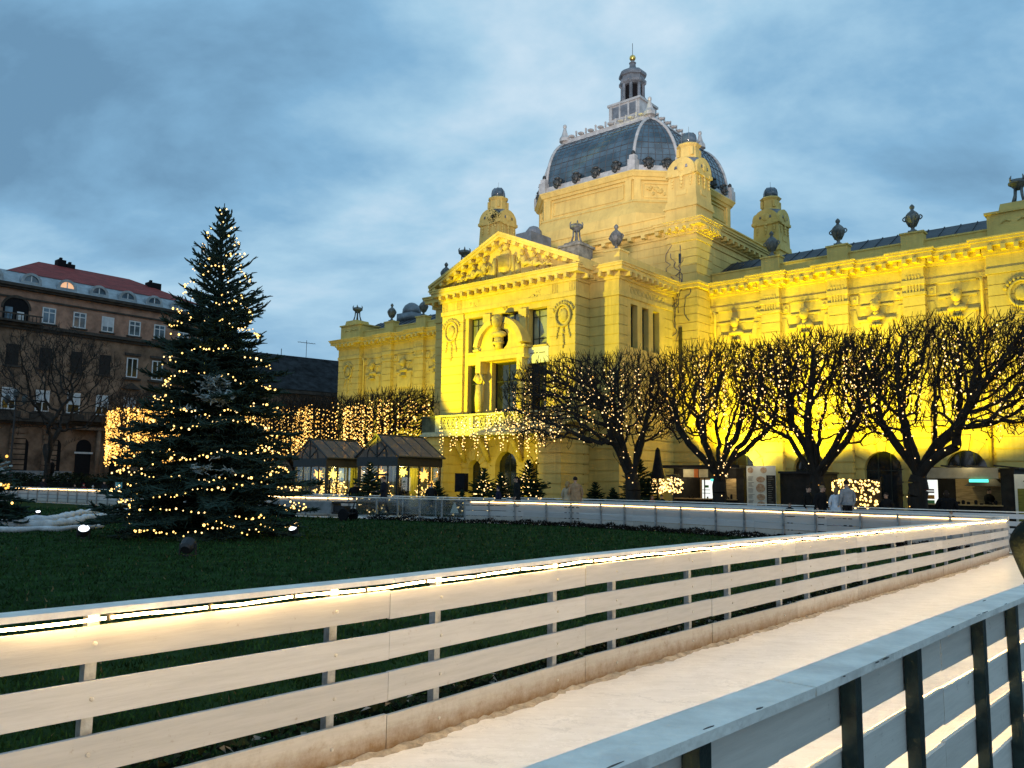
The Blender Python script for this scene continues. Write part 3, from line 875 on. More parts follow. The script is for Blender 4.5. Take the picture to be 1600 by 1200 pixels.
# --- wings ---------------------------------------------------------------
YW = 8.88
def wing(sg):
    X = lambda a, b: (min(sg * a, sg * b), max(sg * a, sg * b))
    mb = MB(); mb.mat(ST)
    # solid core behind the facing
    x0, x1 = X(8.6, 26.3); mb.box(x0, x1, YW + .5, 20.5, 0, 13.6)
    bays = [(8.8, 12.1), (13.2, 15.92), (16.98, 19.74), (20.8, 23.65)]
    for a, b in bays:
        x0, x1 = X(a, b); c = (x0 + x1) / 2
        arch_wall(mb, x0, x1, c, .92, 2.62, 0, 4.75, YW, YW + .52, .62, .07)
        mb.rbox(x0, x1, YW, YW + .52, 5.0, 12.0, .62, .04, .035)
        mb.box(x0, x1, YW - .10, YW + .3, 4.752, 5.0)                      # string course
        # sunk panel frame under the cornice, with square rosettes
        mb.mat(TR)
        mb.box(x0 + .55, x1 - .55, YW - .07, YW + .02, 11.94, 12.06); mb.box(x0 + .55, x1 - .55, YW - .07, YW + .02, 11.18, 11.28)
        for q in (x0 + .28, x1 - .28):
            mb.box(q - .2, q + .2, YW - .08, YW + .02, 11.42, 11.86); mb.blob((q, YW - .08, 11.64), (.10, .07, .10), 6, 4)
        # niche arch below the bust
        mb.box(c - .95, c + .95, YW - .12, YW + .02, 10.40, 10.52)
        mb.box(c - .80, c + .80, YW - .07, YW + .02, 9.2, 10.398)
        mb.prism([(c - .55, 11.15), (c - .30, 10.55), (c + .30, 10.55), (c + .55, 11.15)], YW - .05, YW + .02)
        for q in (-1.05, 1.05):
            mb.prism([(c + q - .16, 10.3), (c + q + .16, 10.3), (c + q * 1.18 + .16, 11.1), (c + q * 1.18 - .16, 11.1)], YW - .04, YW + .02)
        # upper blind windows half hidden by the trees
        mb.box(c - .75, c + .75, YW - .08, YW + .02, 8.6, 8.75); mb.box(c - .6, c + .6, YW - .06, YW + .02, 6.0, 8.6)
        mb.mat(ST)
    for a, b in ((12.1, 13.2), (15.92, 16.98), (19.74, 20.8)):
        x0, x1 = X(a, b)
        mb.rbox(x0, x1, YW - .38, YW + .5, 0.0, 4.75, .62, .07)
        mb.box(x0 - .05, x1 + .05, YW - .48, YW + .3, 4.752, 5.0)
        mb.rbox(x0, x1, YW - .32, YW + .5, 5.0, 11.45, .52, .045, .04)
        mb.mat(TR); mb.box(x0 - .05, x1 + .05, YW - .38, YW + .4, 11.45, 11.62); mb.box(x0, x1, YW - .32, YW + .4, 11.62, 12.0)
        for k in range(5):
            q = x0 + (x1 - x0) * (.22 + .14 * k); mb.box(q - .035, q + .035, YW - .37, YW - .3, 11.64, 12.5)
        mb.mat(ST)
    # end block
    x0, x1 = X(23.65, 26.4)
    mb.rbox(x0, x1, YW - .5, 20.6, 0, 4.75, .62, .07); mb.box(min(x0, x1) - .08, max(x0, x1) + .08, YW - .6, 20.6, 4.752, 5.0)
    mb.rbox(x0, x1, YW - .45, 20.6, 5.0, 12.0, .52, .045, .04)
    o = mb.build('wing_wall', None, pav)
    # entablature with breaks over the pilasters
    mb = MB(); mb.mat(TR)
    x0, x1 = X(8.85, 23.6); entab(mb, x0, x1, YW, 12.0, step=.55, mods=('f',))
    for a, b in ((12.1, 13.2), (15.92, 16.98), (19.74, 20.8)):
        x0, x1 = X(a, b); entab(mb, x0 + .03, x1 - .03, YW - .32, YW + .3, zt=13.704, step=.6, mods=('f',))
    x0, x1 = X(23.65, 26.4); entab(mb, x0, x1, YW - .45, 20.0, zt=13.708, step=.6)
    mb.build('cornice', None, pav)
    # parapet, pedestals
    mb = MB(); mb.mat(ST)
    x0, x1 = X(8.85, 24.2); mb.box(x0, x1, YW + .05, YW + .4, 13.7, 14.32); mb.box(x0, x1, YW, YW + .45, 14.32, 14.40)
    for c in (12.65, 16.45, 20.27):
        c *= sg
        mb.box(c - .62, c + .62, YW - .25, YW + .5, 13.7, 14.02); mb.box(c - .54, c + .54, YW - .18, YW + .46, 14.02, 14.75); mb.box(c - .6, c + .6, YW - .24, YW + .5, 14.75, 14.84)
    x0, x1 = X(23.75, 26.3)
    mb.box(x0, x1, YW - .4, 12, 13.71, 14.95); mb.box(x0 - .1, x1 + .1, YW - .5, 12.1, 14.95, 15.06)
    mb.frust((x0 + x1) / 2, YW + .35, 15.06, 15.42, .75, .75, .68, .68)
    mb.mat(RE)
    for q in (.6, 1.3, 1.9):
        mb.tube([(x0 + q, YW - .42, 14.45), (x0 + q + .2, YW - .42, 14.58), (x0 + q + .4, YW - .42, 14.5)], .05, 5)
    mb.build('parapet', None, pav)
    # roof
    mb = MB(); mb.mat(M['roof_dark'])
    x0, x1 = X(8.7, 25.6)
    mb.prism([(YW + .5, 14.25), (YW + 3.2, 15.75), (20.0, 15.75), (20.5, 14.25)], x0, x1, 'x')
    k = 0
    while x0 + .4 + k * .8 < x1:
        xx = x0 + .4 + k * .8
        mb.prism([(YW + .46, 14.28), (YW + 3.2, 15.80), (YW + 3.2, 15.74), (YW + .5, 14.24)], xx - .025, xx + .025, 'x'); k += 1
    mb.build('roof', None, pav)
    for c in (12.65, 16.45, 20.27):
        mb = MB(); mb.mat(M['urn'], True); urn_mb(mb, sg * c, YW + .12, 14.84, 1.0); mb.build('urn', None, pav)
    mb = MB(); mb.mat(M['urn'], True); tripod_mb(mb, sg * 25.05, YW + .35, 15.42, 1.05); mb.build('tripod_urn', None, pav)
    for a, b in bays:
        c = sg * (a + b) / 2
        mb = MB(); mb.mat(RE, True); bust(mb, c, YW, 11.0, 1.15); mb.build('bust', None, pav)
        window(c - .95, c + .95, 0.6, 3.6, YW + .35, M['pane_dark'], (.33, .66), (.35,))
    mb = MB(); mb.mat(RE, True); ring_relief(mb, sg * 25.05, YW - .47, 10.9, .62); mb.build('wreath', None, pav)
    for xx in (9.15, 23.35):
        mb = MB(); mb.mat(TR, True); mb.tube([(sg * xx, YW - .3, 12.0), (sg * xx, YW - .16, 11.7), (sg * xx, YW - .16, 0.2)], .075, 8); mb.build('downpipe', None, pav)
for sg in (1, -1): wing(sg)
mb = MB(); mb.mat(M['lead'], True)     # little glazed vent on the far wing roof
mb.box(-22.6, -20.7, 11.6, 13.4, 15.5, 16.2); mb.lathe([(.85, 0), (.82, .4), (.62, .75), (.3, .98), (.05, 1.05)], (-21.65, 12.5, 16.2), 12)
mb.build('roof_vent', None, pav)

# --- central block with corner pylons ------------------------------------
mb = MB(); mb.mat(ST)
mb.rbox(-6.9, 6.9, 7.3, 21.3, 12.0, 16.2, .52, .04, .03)
mb.box(-8.6, 8.6, 7.4, 21.2, 0, 16.2)
for sx in (-1, 1):
    for y0, y1 in ((7.19, 9.2), (19.4, 21.4)):
        x0, x1 = sorted((sx * 6.85, sx * 8.8))
        mb.rbox(x0, x1, y0, y1, 0, 4.75, .62, .07); mb.rbox(x0, x1, y0, y1, 4.75, 16.2, .50, .045, .04)
    x0, x1 = sorted((sx * 8.5, sx * 8.7))
    mb.rbox(x0, x1, 9.2, 19.4, 12, 16.2, .5, .04, .03)
mb.mat(TR)
for sx in (-1, 1):
    for y0, y1 in ((7.19, 9.2), (19.4, 21.4)):
        x0, x1 = sorted((sx * 6.85, sx * 8.8))
        mb.box(x0 - .14, x1 + .14, y0 - .14, y1 + .14, 13.30, 13.52); mb.box(x0 - .24, x1 + .24, y0 - .24, y1 + .24, 13.52, 13.66)
mb.build('central_block', None, pav)
mb = MB(); mb.mat(TR)
entab(mb, -6.85, 6.85, 7.35, 21.0, 16.2, 17.40, .66, .95, ('f',), msz=.26)
for sx in (-1, 1):
    for y0, y1 in ((7.19, 9.2), (19.4, 21.4)):
        x0, x1 = sorted((sx * 6.85, sx * 8.8)); entab(mb, x0, x1, y0, y1, 16.2, 17.404, .66, .55, msz=.24)
    x0, x1 = sorted((sx * 8.0, sx * 8.7)); entab(mb, x0, x1, 9.2, 19.4, 16.2, 17.396, .60, .8, ('r',) if sx > 0 else ('l',), msz=.24)
mb.build('block_cornice', None, pav)
mb = MB(); mb.mat(ST)
mb.box(-6.9, 6.9, 7.5, 21.0, 17.4, 18.1); mb.box(-7.1, 7.1, 7.42, 21.0, 18.1, 18.2)
mb.box(-8.5, 8.5, 9.0, 19.6, 17.4, 18.1); mb.box(-8.6, 8.6, 8.95, 19.7, 18.1, 18.19)
for sx in (-1, 1):
    for y0, y1 in ((7.12, 9.2), (19.4, 21.4)):
        x0, x1 = sorted((sx * 6.75, sx * 8.85)); mb.box(x0, x1, y0, y1, 17.41, 18.30); mb.box(x0 - .1, x1 + .1, y0 - .1, y1 + .1, 18.3, 18.42)
mb.build('block_parapet', None, pav)
for x0, x1, z0, z1 in ((7.55, 7.78, 8.2, 11.0), (7.62, 7.75, 14.9, 15.5)):
    mb = MB(); mb.box(x0, x1, 7.155, 7.3, z0, z1); mb.build('slit_window', M['pane_dark'], pav)
# repaired cracks running down the pylon
mb = MB(); rc = random.Random(21)
def crack(x, z, dz, y, n, w):
    for i in range(n):
        nx = x + rc.uniform(-.34, .34); nz = z - dz / n * rc.uniform(.6, 1.4)
        if rc.random() < .45: nx = x + rc.uniform(-.03, .03)
        d = Vector((nx - x, 0, nz - z)); L_ = max(.01, d.length); q = Vector((-d.z, 0, d.x)) / L_ * w * rc.uniform(.5, 1.5)
        y_ = y - .004
        mb.prism([(x - q.x, z - q.z), (x + q.x, z + q.z), (nx + q.x, nz + q.z), (nx - q.x, nz - q.z)], y_ - .01, y_ + .02)
        x, z = nx, nz
for cx_, cz_, dz_, n_, w_ in ((7.15, 16.1, 5.5, 26, .016), (7.7, 16.0, 5.0, 26, .02), (7.35, 13.2, 3.5, 18, .024), (7.0, 13.9, 3.0, 12, .02), (7.05, 15.6, 2.6, 12, .022), (7.9, 15.2, 3.2, 15, .016), (7.5, 12.6, 2.6, 14, .018)): crack(cx_, cz_, dz_, 7.18, n_, w_)
mb.build('wall_cracks', M['crack'], pav)

# corner turrets
def turret(cx, cy, shrub=False):
    mb = MB(); mb.mat(ST); z = 18.42
    mb.frust(cx, cy, z, z + .35, 1.08, 1.08, 1.04, 1.04)
    mb.frust(cx, cy, z + .35, z + 2.35, .98, .98, .90, .90)
    mb.mat(TR)
    for a in range(4):
        T = Matrix.Translation((cx, cy, 0)) @ Matrix.Rotation(a * PI / 2, 4, 'Z')
        vs = []; m = 10
        pr = [(-.92, z + 1.9), (.92, z + 1.9)] + [(.92 * math.cos(PI * i / m), z + 2.2 + .85 * math.sin(PI * i / m)) for i in range(m + 1)]
        o = len(mb.v)
        mb.prism(pr, -1.04, -.80)
        for i in range(o, len(mb.v)): mb.v[i] = tuple(T @ Vector(mb.v[i]))
        o = len(mb.v)
        mb.box(-1.0, -.62, -1.08, -.85, z + 1.95, z + 2.12); mb.box(.62, 1.0, -1.08, -.85, z + 1.95, z + 2.12)
        for k in range(4): mb.blob((0, -1.05, z + 1.9 - k * .22), (.16 - .03 * k, .06, .12), 6, 4, .3)
        for q in (-.62, .62):
            for k in range(3): mb.blob((q, -1.02, z + 1.7 - k * .2), (.10 - .02 * k, .05, .1), 6, 4, .3)
        mb.blob((0, -1.05, z + 2.45), (.30, .07, .28), 8, 5, .3)
        mb.box(-.35, .35, -1.0, -.9, z + .7, z + 1.0)
        for i in range(o, len(mb.v)): mb.v[i] = tuple(T @ Vector(mb.v[i]))
    mb.mat(M['lead'], True)
    mb.lathe([(1.15, 2.35), (1.12, 2.6), (.95, 2.95), (.80, 3.1)], (cx, cy, z), 8, PI / 8)
    mb.mat(ST)
    mb.lathe([(.86, 2.9), (.80, 3.05), (.70, 3.15), (.64, 3.25), (.62, 3.85), (.72, 3.95), (.78, 4.02), (.70, 4.1), (.3, 4.2)], (cx, cy, z), 8, PI / 8)
    for k in range(4):
        a = PI / 4 + k * PI / 2; mb.box(cx + .66 * math.cos(a) - .09, cx + .66 * math.cos(a) + .09, cy + .66 * math.sin(a) - .09, cy + .66 * math.sin(a) + .09, z + 3.3, z + 3.8)
    t = mb.build('turret', None, pav)
    mb = MB(); mb.mat(M['pane_sky'], True)
    mb.lathe([(.52, 4.16), (.52, 4.45), (.46, 4.68), (.30, 4.86), (.04, 4.92)], (cx, cy, z), 12)
    mb.mat(M['lead'])
    for k in range(6):
        a = 2 * PI * k / 6
        mb.tube([(cx + r_ * math.cos(a), cy + r_ * math.sin(a), z + zz) for r_, zz in ((.53, 4.16), (.53, 4.45), (.47, 4.69), (.31, 4.87), (.03, 4.94))], .022, 4)
    mb.tube([(cx, cy, z + 4.9), (cx, cy, z + 5.35)], .012, 4)
    mb.build('glass_lid', None, t)
    if shrub:
        rr = np.random.default_rng(4)
        pp = rr.normal(size=(500, 3)) * np.array([.22, .18, .26]) + np.array([cx + .55, cy - .95, z + 2.35])
        v_, f_ = leaf_tris(pp, .07, 1, rr); np_mesh('ivy', v_, f_, [M['cover']], t)
for cx in (7.85, -7.85):
    for cy in (8.15, 20.45): turret(cx, cy, cx < 0 and cy < 10)

# --- drum and glazed dome -------------------------------------------------
CY = 14.25
def octv(a, s, z): return [(x, CY + y, z) for x, y in ((-s, -a), (s, -a), (a, -s), (a, s), (s, a), (-s, a), (-a, s), (-a, -s))]
def oct_ring(mb, a0, s0, z0, a1, s1, z1):
    mb.add(octv(a0, s0, z0) + octv(a1, s1, z1), [(i, (i + 1) % 8, 8 + (i + 1) % 8, 8 + i) for i in range(8)] + [tuple(range(7, -1, -1)), tuple(range(8, 16))])
mb = MB(); mb.mat(ST)
oct_ring(mb, 6.65, 4.3, 18.2, 6.55, 4.25, 18.9); oct_ring(mb, 6.5, 4.2, 18.9, 6.0, 3.75, 19.9)
oct_ring(mb, 5.85, 3.65, 19.9, 5.75, 3.58, 21.5)
mb.mat(TR)
oct_ring(mb, 6.08, 3.80, 19.86, 6.0, 3.76, 20.02); oct_ring(mb, 5.9, 3.68, 21.42, 5.95, 3.7, 21.6); oct_ring(mb, 6.05, 3.75, 21.6, 6.2, 3.82, 21.85); oct_ring(mb, 6.22, 3.84, 21.85, 6.22, 3.84, 21.95)
V = octv(5.8, 3.6, 0)
for i in range(8):
    a, b = Vector(V[i]), Vector(V[(i + 1) % 8]); t = (b - a).normalized(); n = Vector((t.y, -t.x, 0))
    l = (b - a).length
    frame_box(mb, a + t * .7, b - t * .7, n, 0, .06, 21.18, 21.26); frame_box(mb, a + t * .7, b - t * .7, n, 0, .10, 20.22, 20.30)
    frame_box(mb, a + t * .66, a + t * .74, n, 0, .085, 20.3, 21.18); frame_box(mb, b - t * .74, b - t * .66, n, 0, .085, 20.3, 21.18)
    frame_box(mb, a + t * .05, a + t * .5, n, 0, .14, 20.05, 21.42); frame_box(mb, b - t * .5, b - t * .05, n, 0, .14, 20.05, 21.42)
    if l < 4:
        for k in range(14):
            c = a + t * (l * (.3 + .4 * R.random())) + n * .05; mb.blob((c.x, c.y, 20.75 + R.uniform(-.3, .3)), .12, 6, 4, .4)
mb.build('drum', None, pav)
dome_mb = MB(); dome_mb.mat(M['pale_lead']); oct_ring(dome_mb, 5.98, 3.70, 21.952, 5.92, 3.67, 22.42)
dome = dome_mb.build('dome', None, pav)
M['dome_glass'] = mk_pane('dome_glass', (0.055, 0.10, 0.14), 0.10)
M['muntin'] = mk('dark_glazing_bars', (.10, .115, .13), .5, .2, 3, metal=.3)
def prof(t):
    th = t * math.radians(76); return (1 - math.cos(th)) / (1 - math.cos(math.radians(76))), math.sin(th) / math.sin(math.radians(76))
AZ, SZ, ZB, ZT = 5.72, 3.6, 22.38, 26.4
def edge_pt(i, t):
    """i: index of octagon vertex; edges run from the octagon to the square crown"""
    f, g = prof(t); x, y = ((-SZ, -AZ), (SZ, -AZ), (AZ, -SZ), (AZ, SZ), (SZ, AZ), (-SZ, AZ), (-AZ, SZ), (-AZ, -SZ))[i]
    cx, cy = math.copysign(SZ, x), math.copysign(SZ, y)
    return Vector((x + (cx - x) * f, CY + y + (cy - y) * f, ZB + (ZT - ZB) * g))
NT = 12
for i in range(8):
    j = (i + 1) % 8; mb = MB(); mb.mat(M['dome_glass'])
    rows = [[edge_pt(i, k / NT).lerp(edge_pt(j, k / NT), q / 6) for q in range(7)] for k in range(NT + 1)]
    o = [p for r_ in rows for p in r_]
    mb.add(o, [(k * 7 + q, k * 7 + q + 1, (k + 1) * 7 + q + 1, (k + 1) * 7 + q) for k in range(NT) for q in range(6)])
    mb.mat(M['muntin'])
    nv = 13 if i % 2 == 0 else 6
    for q in range(1, nv): mb.tube([edge_pt(i, k / NT).lerp(edge_pt(j, k / NT), q / nv) for k in range(NT + 1)], .032, 4, False)
    for k in range(1, NT, 1): mb.tube([edge_pt(i, k / NT), edge_pt(j, k / NT)], .018 if k % 4 else .035, 4, False)
    mb.build('glazing', None, dome, fix=False)
for i in range(8):
    mb = MB(); mb.mat(M['pale_lead'], True)
    mb.tube([edge_pt(i, k / NT) for k in range(NT + 1)], .115, 8)
    mb.mat(M['pale_lead'])
    p = edge_pt(i, 0); d = Vector((p.x, p.y - CY, 0)).normalized()
    c = p + d * .18; mb.box(c.x - .28, c.x + .28, c.y - .28, c.y + .28, 21.96, 22.75); mb.box(c.x - .2, c.x + .2, c.y - .2, c.y + .2, 22.75, 23.05)
    mb.mat(M['bronze'], True); mb.blob((c.x, c.y, 23.2), (.14, .14, .2), 7, 5, .2)
    mb.build('rib', None, dome)
def mask(c, n):
    mb = MB(); mb.mat(M['bronze'], True)
    T = Matrix.Translation(c) @ Matrix.Rotation(math.atan2(n.y, n.x) + PI / 2, 4, 'Z')
    o = len(mb.v)
    mb.blob((0, -.1, .1), (.24, .2, .32), 8, 6, .12); mb.blob((0, -.26, .02), (.10, .12, .1), 6, 5); mb.blob((0, -.18, -.2), (.16, .12, .14), 6, 5, .2)
    for q in (-1, 1):
        mb.blob((q * .26, -.05, .25), (.16, .1, .14), 6, 5, .2); mb.blob((q * .24, -.06, -.02), (.1, .1, .16), 6, 5, .2)
    mb.lathe([(.2, .34), (.26, .42), (.1, .52)], (0, -.05, 0), 8)
    for i in range(o, len(mb.v)): mb.v[i] = tuple(T @ Vector(mb.v[i]))
    mb.build('mask', None, dome)
OV = octv(5.95, 3.68, 22.42)
for i in range(8):
    a, b = Vector(OV[i]), Vector(OV[(i + 1) % 8]); t = (b - a).normalized(); n = Vector((t.y, -t.x, 0)); l = (b - a).length
    fr = (.17, .39, .61, .83) if l > 4 else (.33, .72)
    if i in (4, 5, 6): continue
    for q in fr: mask(a + (b - a) * q, n)
# crown, cresting, lantern
mb = MB(); mb.mat(M['pale_lead'])
mb.box(-3.72, 3.72, CY - 3.72, CY + 3.72, 26.32, 26.62); mb.box(-3.55, 3.55, CY - 3.55, CY + 3.55, 26.62, 26.78)
mb.mat(M['lead']); mb.frust(0, CY, 26.78, 27.6, 3.3, 3.3, 1.6, 1.5)
mb.mat(M['pale_lead'])
for sd in range(4):
    for k in range(9):
        u_ = -3.4 + 6.8 * k / 8
        x, y = ((u_, -3.62), (3.62, u_), (-u_, 3.62), (-3.62, -u_))[sd]
        mb.box(x - .05, x + .05, CY + y - .05, CY + y + .05, 26.78, 27.05); mb.blob((x, CY + y, 27.1), .09, 6, 4)
        if k < 8:
            x2, y2 = ((u_ + .425, -3.62), (3.62, u_ + .425), (-u_ - .425, 3.62), (-3.62, -u_ - .425))[sd]
            mb.blob((x2, CY + y2, 26.88), (.26, .26, .10), 6, 4)
    x0, y0 = ((-3.6, -3.6), (3.6, -3.6), (3.6, 3.6), (-3.6, 3.6))[sd]
    mb.lathe([(.42, 0), (.40, .25), (.24, .5), (.16, .8), (.10, 1.05), (.14, 1.15), (.13, 1.28), (.02, 1.36)], (x0, CY + y0, 26.6), 8)
mb.box(-1.32, 1.32, CY - 1.2, CY + 1.2, 27.4, 29.45); mb.box(-1.42, 1.42, CY - 1.3, CY + 1.3, 29.45, 29.62); mb.box(-1.40, 1.40, CY - 1.28, CY + 1.28, 28.2, 28.32)
for q in (-1.1, -.35, .4, 1.1): mb.box(q - .07, q + .07, CY - 1.26, CY - 1.2, 28.32, 29.45)
mb.mat(M['lead']); mb.box(-1.0, 1.0, CY - 1.235, CY - 1.2, 28.45, 29.3)
mb.build('crown', None, dome)
mb = MB(); mb.mat(M['lead'])
mb.lathe([(.92, 29.62), (.92, 29.85), (.85, 29.9)], (0, CY, 0), 8, PI / 8)
for k in range(8):
    a = PI / 8 + k * PI / 4; x, y = .78 * math.cos(a), .78 * math.sin(a)
    mb.tube([(x, CY + y, 29.85), (x, CY + y, 31.25)], .13, 6)
    mb.blob((x * 1.12, CY + y * 1.12, 30.0), (.14, .14, .22), 6, 5, .2); mb.blob((x * 1.18, CY + y * 1.18, 31.35), (.13, .13, .2), 6, 5, .2)
mb.lathe([(.80, 31.15), (.98, 31.3), (1.02, 31.45), (.9, 31.5), (.9, 31.8), (1.04, 31.86), (1.05, 31.98)], (0, CY, 0), 8, PI / 8)
mb.mat(M['lead'], False)
mb.lathe([(1.06, 31.96), (1.02, 32.12), (.80, 32.32), (.52, 32.45), (.30, 32.6), (.24, 32.75), (.22, 32.95), (.27, 32.98), (.27, 33.04), (.14, 33.08), (.12, 33.2)], (0, CY, 0), 8, PI / 8)
mb.mat(M['ink']); mb.lathe([(.55, 29.9), (.55, 31.2)], (0, CY, 0), 8, PI / 8)
lan = mb.build('lantern', None, dome)
mb = MB(); mb.mat(M['gold'], True); mb.blob((0, CY, 33.42), .24, 12, 8); mb.build('gilded_ball', None, pav)
mb = MB(); mb.tube([(0, CY, 33.6), (0, CY, 34.6)], .02, 5); mb.build('lightning_rod', M['black_iron'], pav)

# --- side steps and portico ----------------------------------------------
mb = MB(); mb.mat(ST)
mb.box(-6.55, 6.55, 1.45, 7.3, 0, 13.6)
for sx in (-1, 1):
    x0, x1 = sorted((sx * 5.0, sx * 7.13))
    mb.rbox(x0, x1, 1.34, 2.2, 0, 4.75, .62, .07); mb.rbox(x0, x1, 1.34, 2.2, 5, 12.0, .52, .045, .04)
    x0, x1 = sorted((sx * 6.6, sx * 7.13))
    mb.rbox(x0, x1, 2.2, 7.3, 0, 4.75, .62, .07)
    mb.rbox(x0, x1, 2.2, 7.3, 5.0, 9.25, .52, .045, .04); mb.rbox(x0, x1, 6.3, 7.3, 9.25, 12, .52, .045, .04)
    for y0, y1 in ((2.2, 2.55), (3.25, 3.75), (4.45, 4.95), (5.65, 6.3)): mb.box(x0, x1, y0, y1, 9.25, 11.7)
    mb.box(x0, x1, 2.2, 6.3, 11.7, 12.0)
    mb.box(min(sx * 5, sx * 7.22), max(sx * 5, sx * 7.22), 1.24, 7.3, 4.752, 5.0)
    mb.mat(RE)
    for k in range(9): 
        c = 2.65 + k * .42
        pts = [(sx * 7.16, c + .15 * math.cos(a), 12.42 + .17 * math.sin(a)) for a in np.linspace(0, 2 * PI, 13)]
        mb.tube(pts, .035, 5, cap=False)
    mb.mat(TR); x0, x1 = sorted((sx * 7.1, sx * 7.19)); mb.box(x0, x1, 2.35, 6.5, 12.64, 12.72); mb.box(x0, x1, 2.35, 6.5, 12.12, 12.2)
    mb.mat(ST)
mb.build('side_step', None, pav)
for sx in (-1, 1):
    for y0, y1 in ((2.55, 3.25), (3.75, 4.45), (4.95, 5.65)):
        window(y0, y1, 9.25, 11.7, sx * 6.8, M['pane_dark'], (), (.3,), .06, side='r' if sx > 0 else 'l')
mb = MB(); mb.mat(TR); entab(mb, -7.13, 7.13, 1.34, 7.2, 12.0, 13.7, .62, .6)
mb.mat(ST)
for sx in (-1, 1):
    x0, x1 = sorted((sx * 5.2, sx * 7.1)); mb.box(x0, x1, 1.45, 1.85, 13.7, 14.35); x0, x1 = sorted((sx * 6.75, sx * 7.1)); mb.box(x0, x1, 1.86, 7.1, 13.7, 14.35)
    x0, x1 = sorted((sx * 6.2, sx * 7.2)); mb.box(x0, x1, 1.3, 2.2, 13.7, 14.5); mb.box(x0 - .06, x1 + .06, 1.24, 2.26, 14.5, 14.6)
mb.build('side_cornice', None, pav)
for sx in (-1, 1):
    mb = MB(); mb.mat(M['urn'], True); urn_mb(mb, sx * 6.7, 1.75, 14.6, 1.0); mb.build('urn', None, pav)

mb = MB(); mb.mat(ST)
mb.box(-5.05, 5.05, .75, 1.5, 4.6, 13.4)
for sx in (-1, 1):
    x0, x1 = sorted((sx * 3.35, sx * 5.17)); mb.rbox(x0, x1, 0, 1.4, 5.0, 12.0, .52, .045, .04)
    x0, x1 = sorted((sx * 3.05, sx * 3.35)); mb.box(x0, x1, .18, 1.0, 4.6, 12.0)           # jamb
    x0, x1 = sorted((sx * 1.05, sx * 1.75)); mb.box(x0, x1, .14, 1.0, 4.6, 11.66)          # mullion piers
    mb.mat(TR); mb.box(x0 + .06, x1 - .06, -.04, .14, 11.25, 11.72); mb.box(x0 + .12, x1 - .12, .0, .14, 10.2, 11.25); mb.mat(ST)
    x0, x1 = sorted((sx * 1.75, sx * 3.05)); mb.box(x0, x1, .20, 1.0, 8.75, 9.45); mb.mat(TR); mb.box(x0 - .05, x1 + .05, .10, .3, 9.36, 9.5); mb.mat(ST)
mb.box(-1.05, 1.05, .2, 1.0, 8.75, 9.45)
mb.box(-3.35, 3.35, .10, 1.0, 11.66, 12.0)
mb.mat(RE)
for sx in (-1, 1):
    for k in range(16): mb.blob((sx * 2.35 + R.uniform(-.42, .42), .04, 12.42 + R.uniform(-.22, .22)), R.uniform(.06, .13), 6, 4, .4)
for k in range(6): mb.blob((R.uniform(-.3, .3), .06, 12.0 + R.uniform(-.1, .1)), .09, 6, 4, .4)
mb.mat(TR)
for sx in (-1, 1):
    for base in (3.55, 4.75):
        for k in range(4): q = sx * (base + .11 * k); mb.box(q - .03, q + .03, -.05, .03, 12.3, 12.85)
    x0, x1 = sorted((sx * 3.4, sx * 5.12)); mb.box(x0, x1, -.05, .02, 12.16, 12.24)
mb.build('portico', None, pav)
for sx in (-1, 1):
    mb = MB(); mb.mat(RE, True); ring_relief(mb, sx * 4.35, .0, 10.95, .62); mb.build('wreath', None, pav)
window(-3.02, -1.77, 9.5, 11.64, .5, M['pane_blind'], (.38,), (.2, .8)); window(1.77, 3.02, 9.5, 11.64, .5, M['pane_blind'], (.38,), (.2, .8))
window(-1.05, 1.05, 9.5, 11.66, .55, M['pane_blind'], (.33, .66), (.3,))
window(-3.02, -1.77, 5.0, 8.74, .5, M['pane_dark'], (.5,), (.3,)); window(1.77, 3.02, 5.0, 8.74, .5, M['pane_dark'], (.5,), (.3,))
window(-1.05, 1.05, 5.0, 8.74, .5, M['pane_dark'], (.5,), (.3,))
mb = MB(); mb.mat(TR); entab(mb, -5.17, 5.17, 0, 1.5, 12.0, 13.62, .62, .6); mb.build('portico_cornice', None, pav)
# aedicule with broken curved pediment and a bust in its round opening
mb = MB(); mb.mat(TR)
mb.box(-1.95, 1.95, -.5, .2, 8.78, 9.0); mb.box(-1.85, 1.85, -.42, .2, 9.0, 9.4); mb.box(-2.0, -1.55, -.55, .2, 9.4, 9.52); mb.box(1.55, 2.0, -.55, .2, 9.4, 9.52)
for sx in (-1, 1):
    m = 9
    for i in range(m):
        a0, a1 = math.radians(10 + 62 * i / m), math.radians(10 + 62 * (i + 1) / m)
        q = [(sx * r_ * math.cos(a), 9.35 + r_ * math.sin(a)) for r_, a in ((1.62, a0), (1.95, a0), (1.95, a1), (1.62, a1))]
        mb.prism(q, -.62, .2)
m = 22; hole = [(.62 * math.sin(2 * PI * i / m), 10.0 + .62 * math.cos(2 * PI * i / m)) for i in range(m + 1)]
outr = []
for i in range(m + 1):
    a = 2 * PI * i / m; x, z_ = math.sin(a), math.cos(a)
    k_ = 1.62 if z_ > -.2 else 1.6
    outr.append((max(-1.6, min(1.6, x * 1.75)), max(9.4, 9.38 + 1.62 * max(0, math.sqrt(max(0, 1 - min(1, abs(x * 1.75 / 1.63)) ** 2)))) if z_ > -.35 else 9.4))
for i in range(m):
    q = [hole[i], hole[i + 1], outr[i + 1], outr[i]]
    if abs(sum(q[a][0] * q[(a + 1) % 4][1] - q[(a + 1) % 4][0] * q[a][1] for a in range(4))) > 1e-3: mb.prism(q, -.34, -.1)
mb.mat(M['ink']); mb.lathe([(.66, 0), (.66, .02)], (0, 0, 0), 16)  # dark disc painted in for the shade inside the round opening
o = len(mb.v) - 32
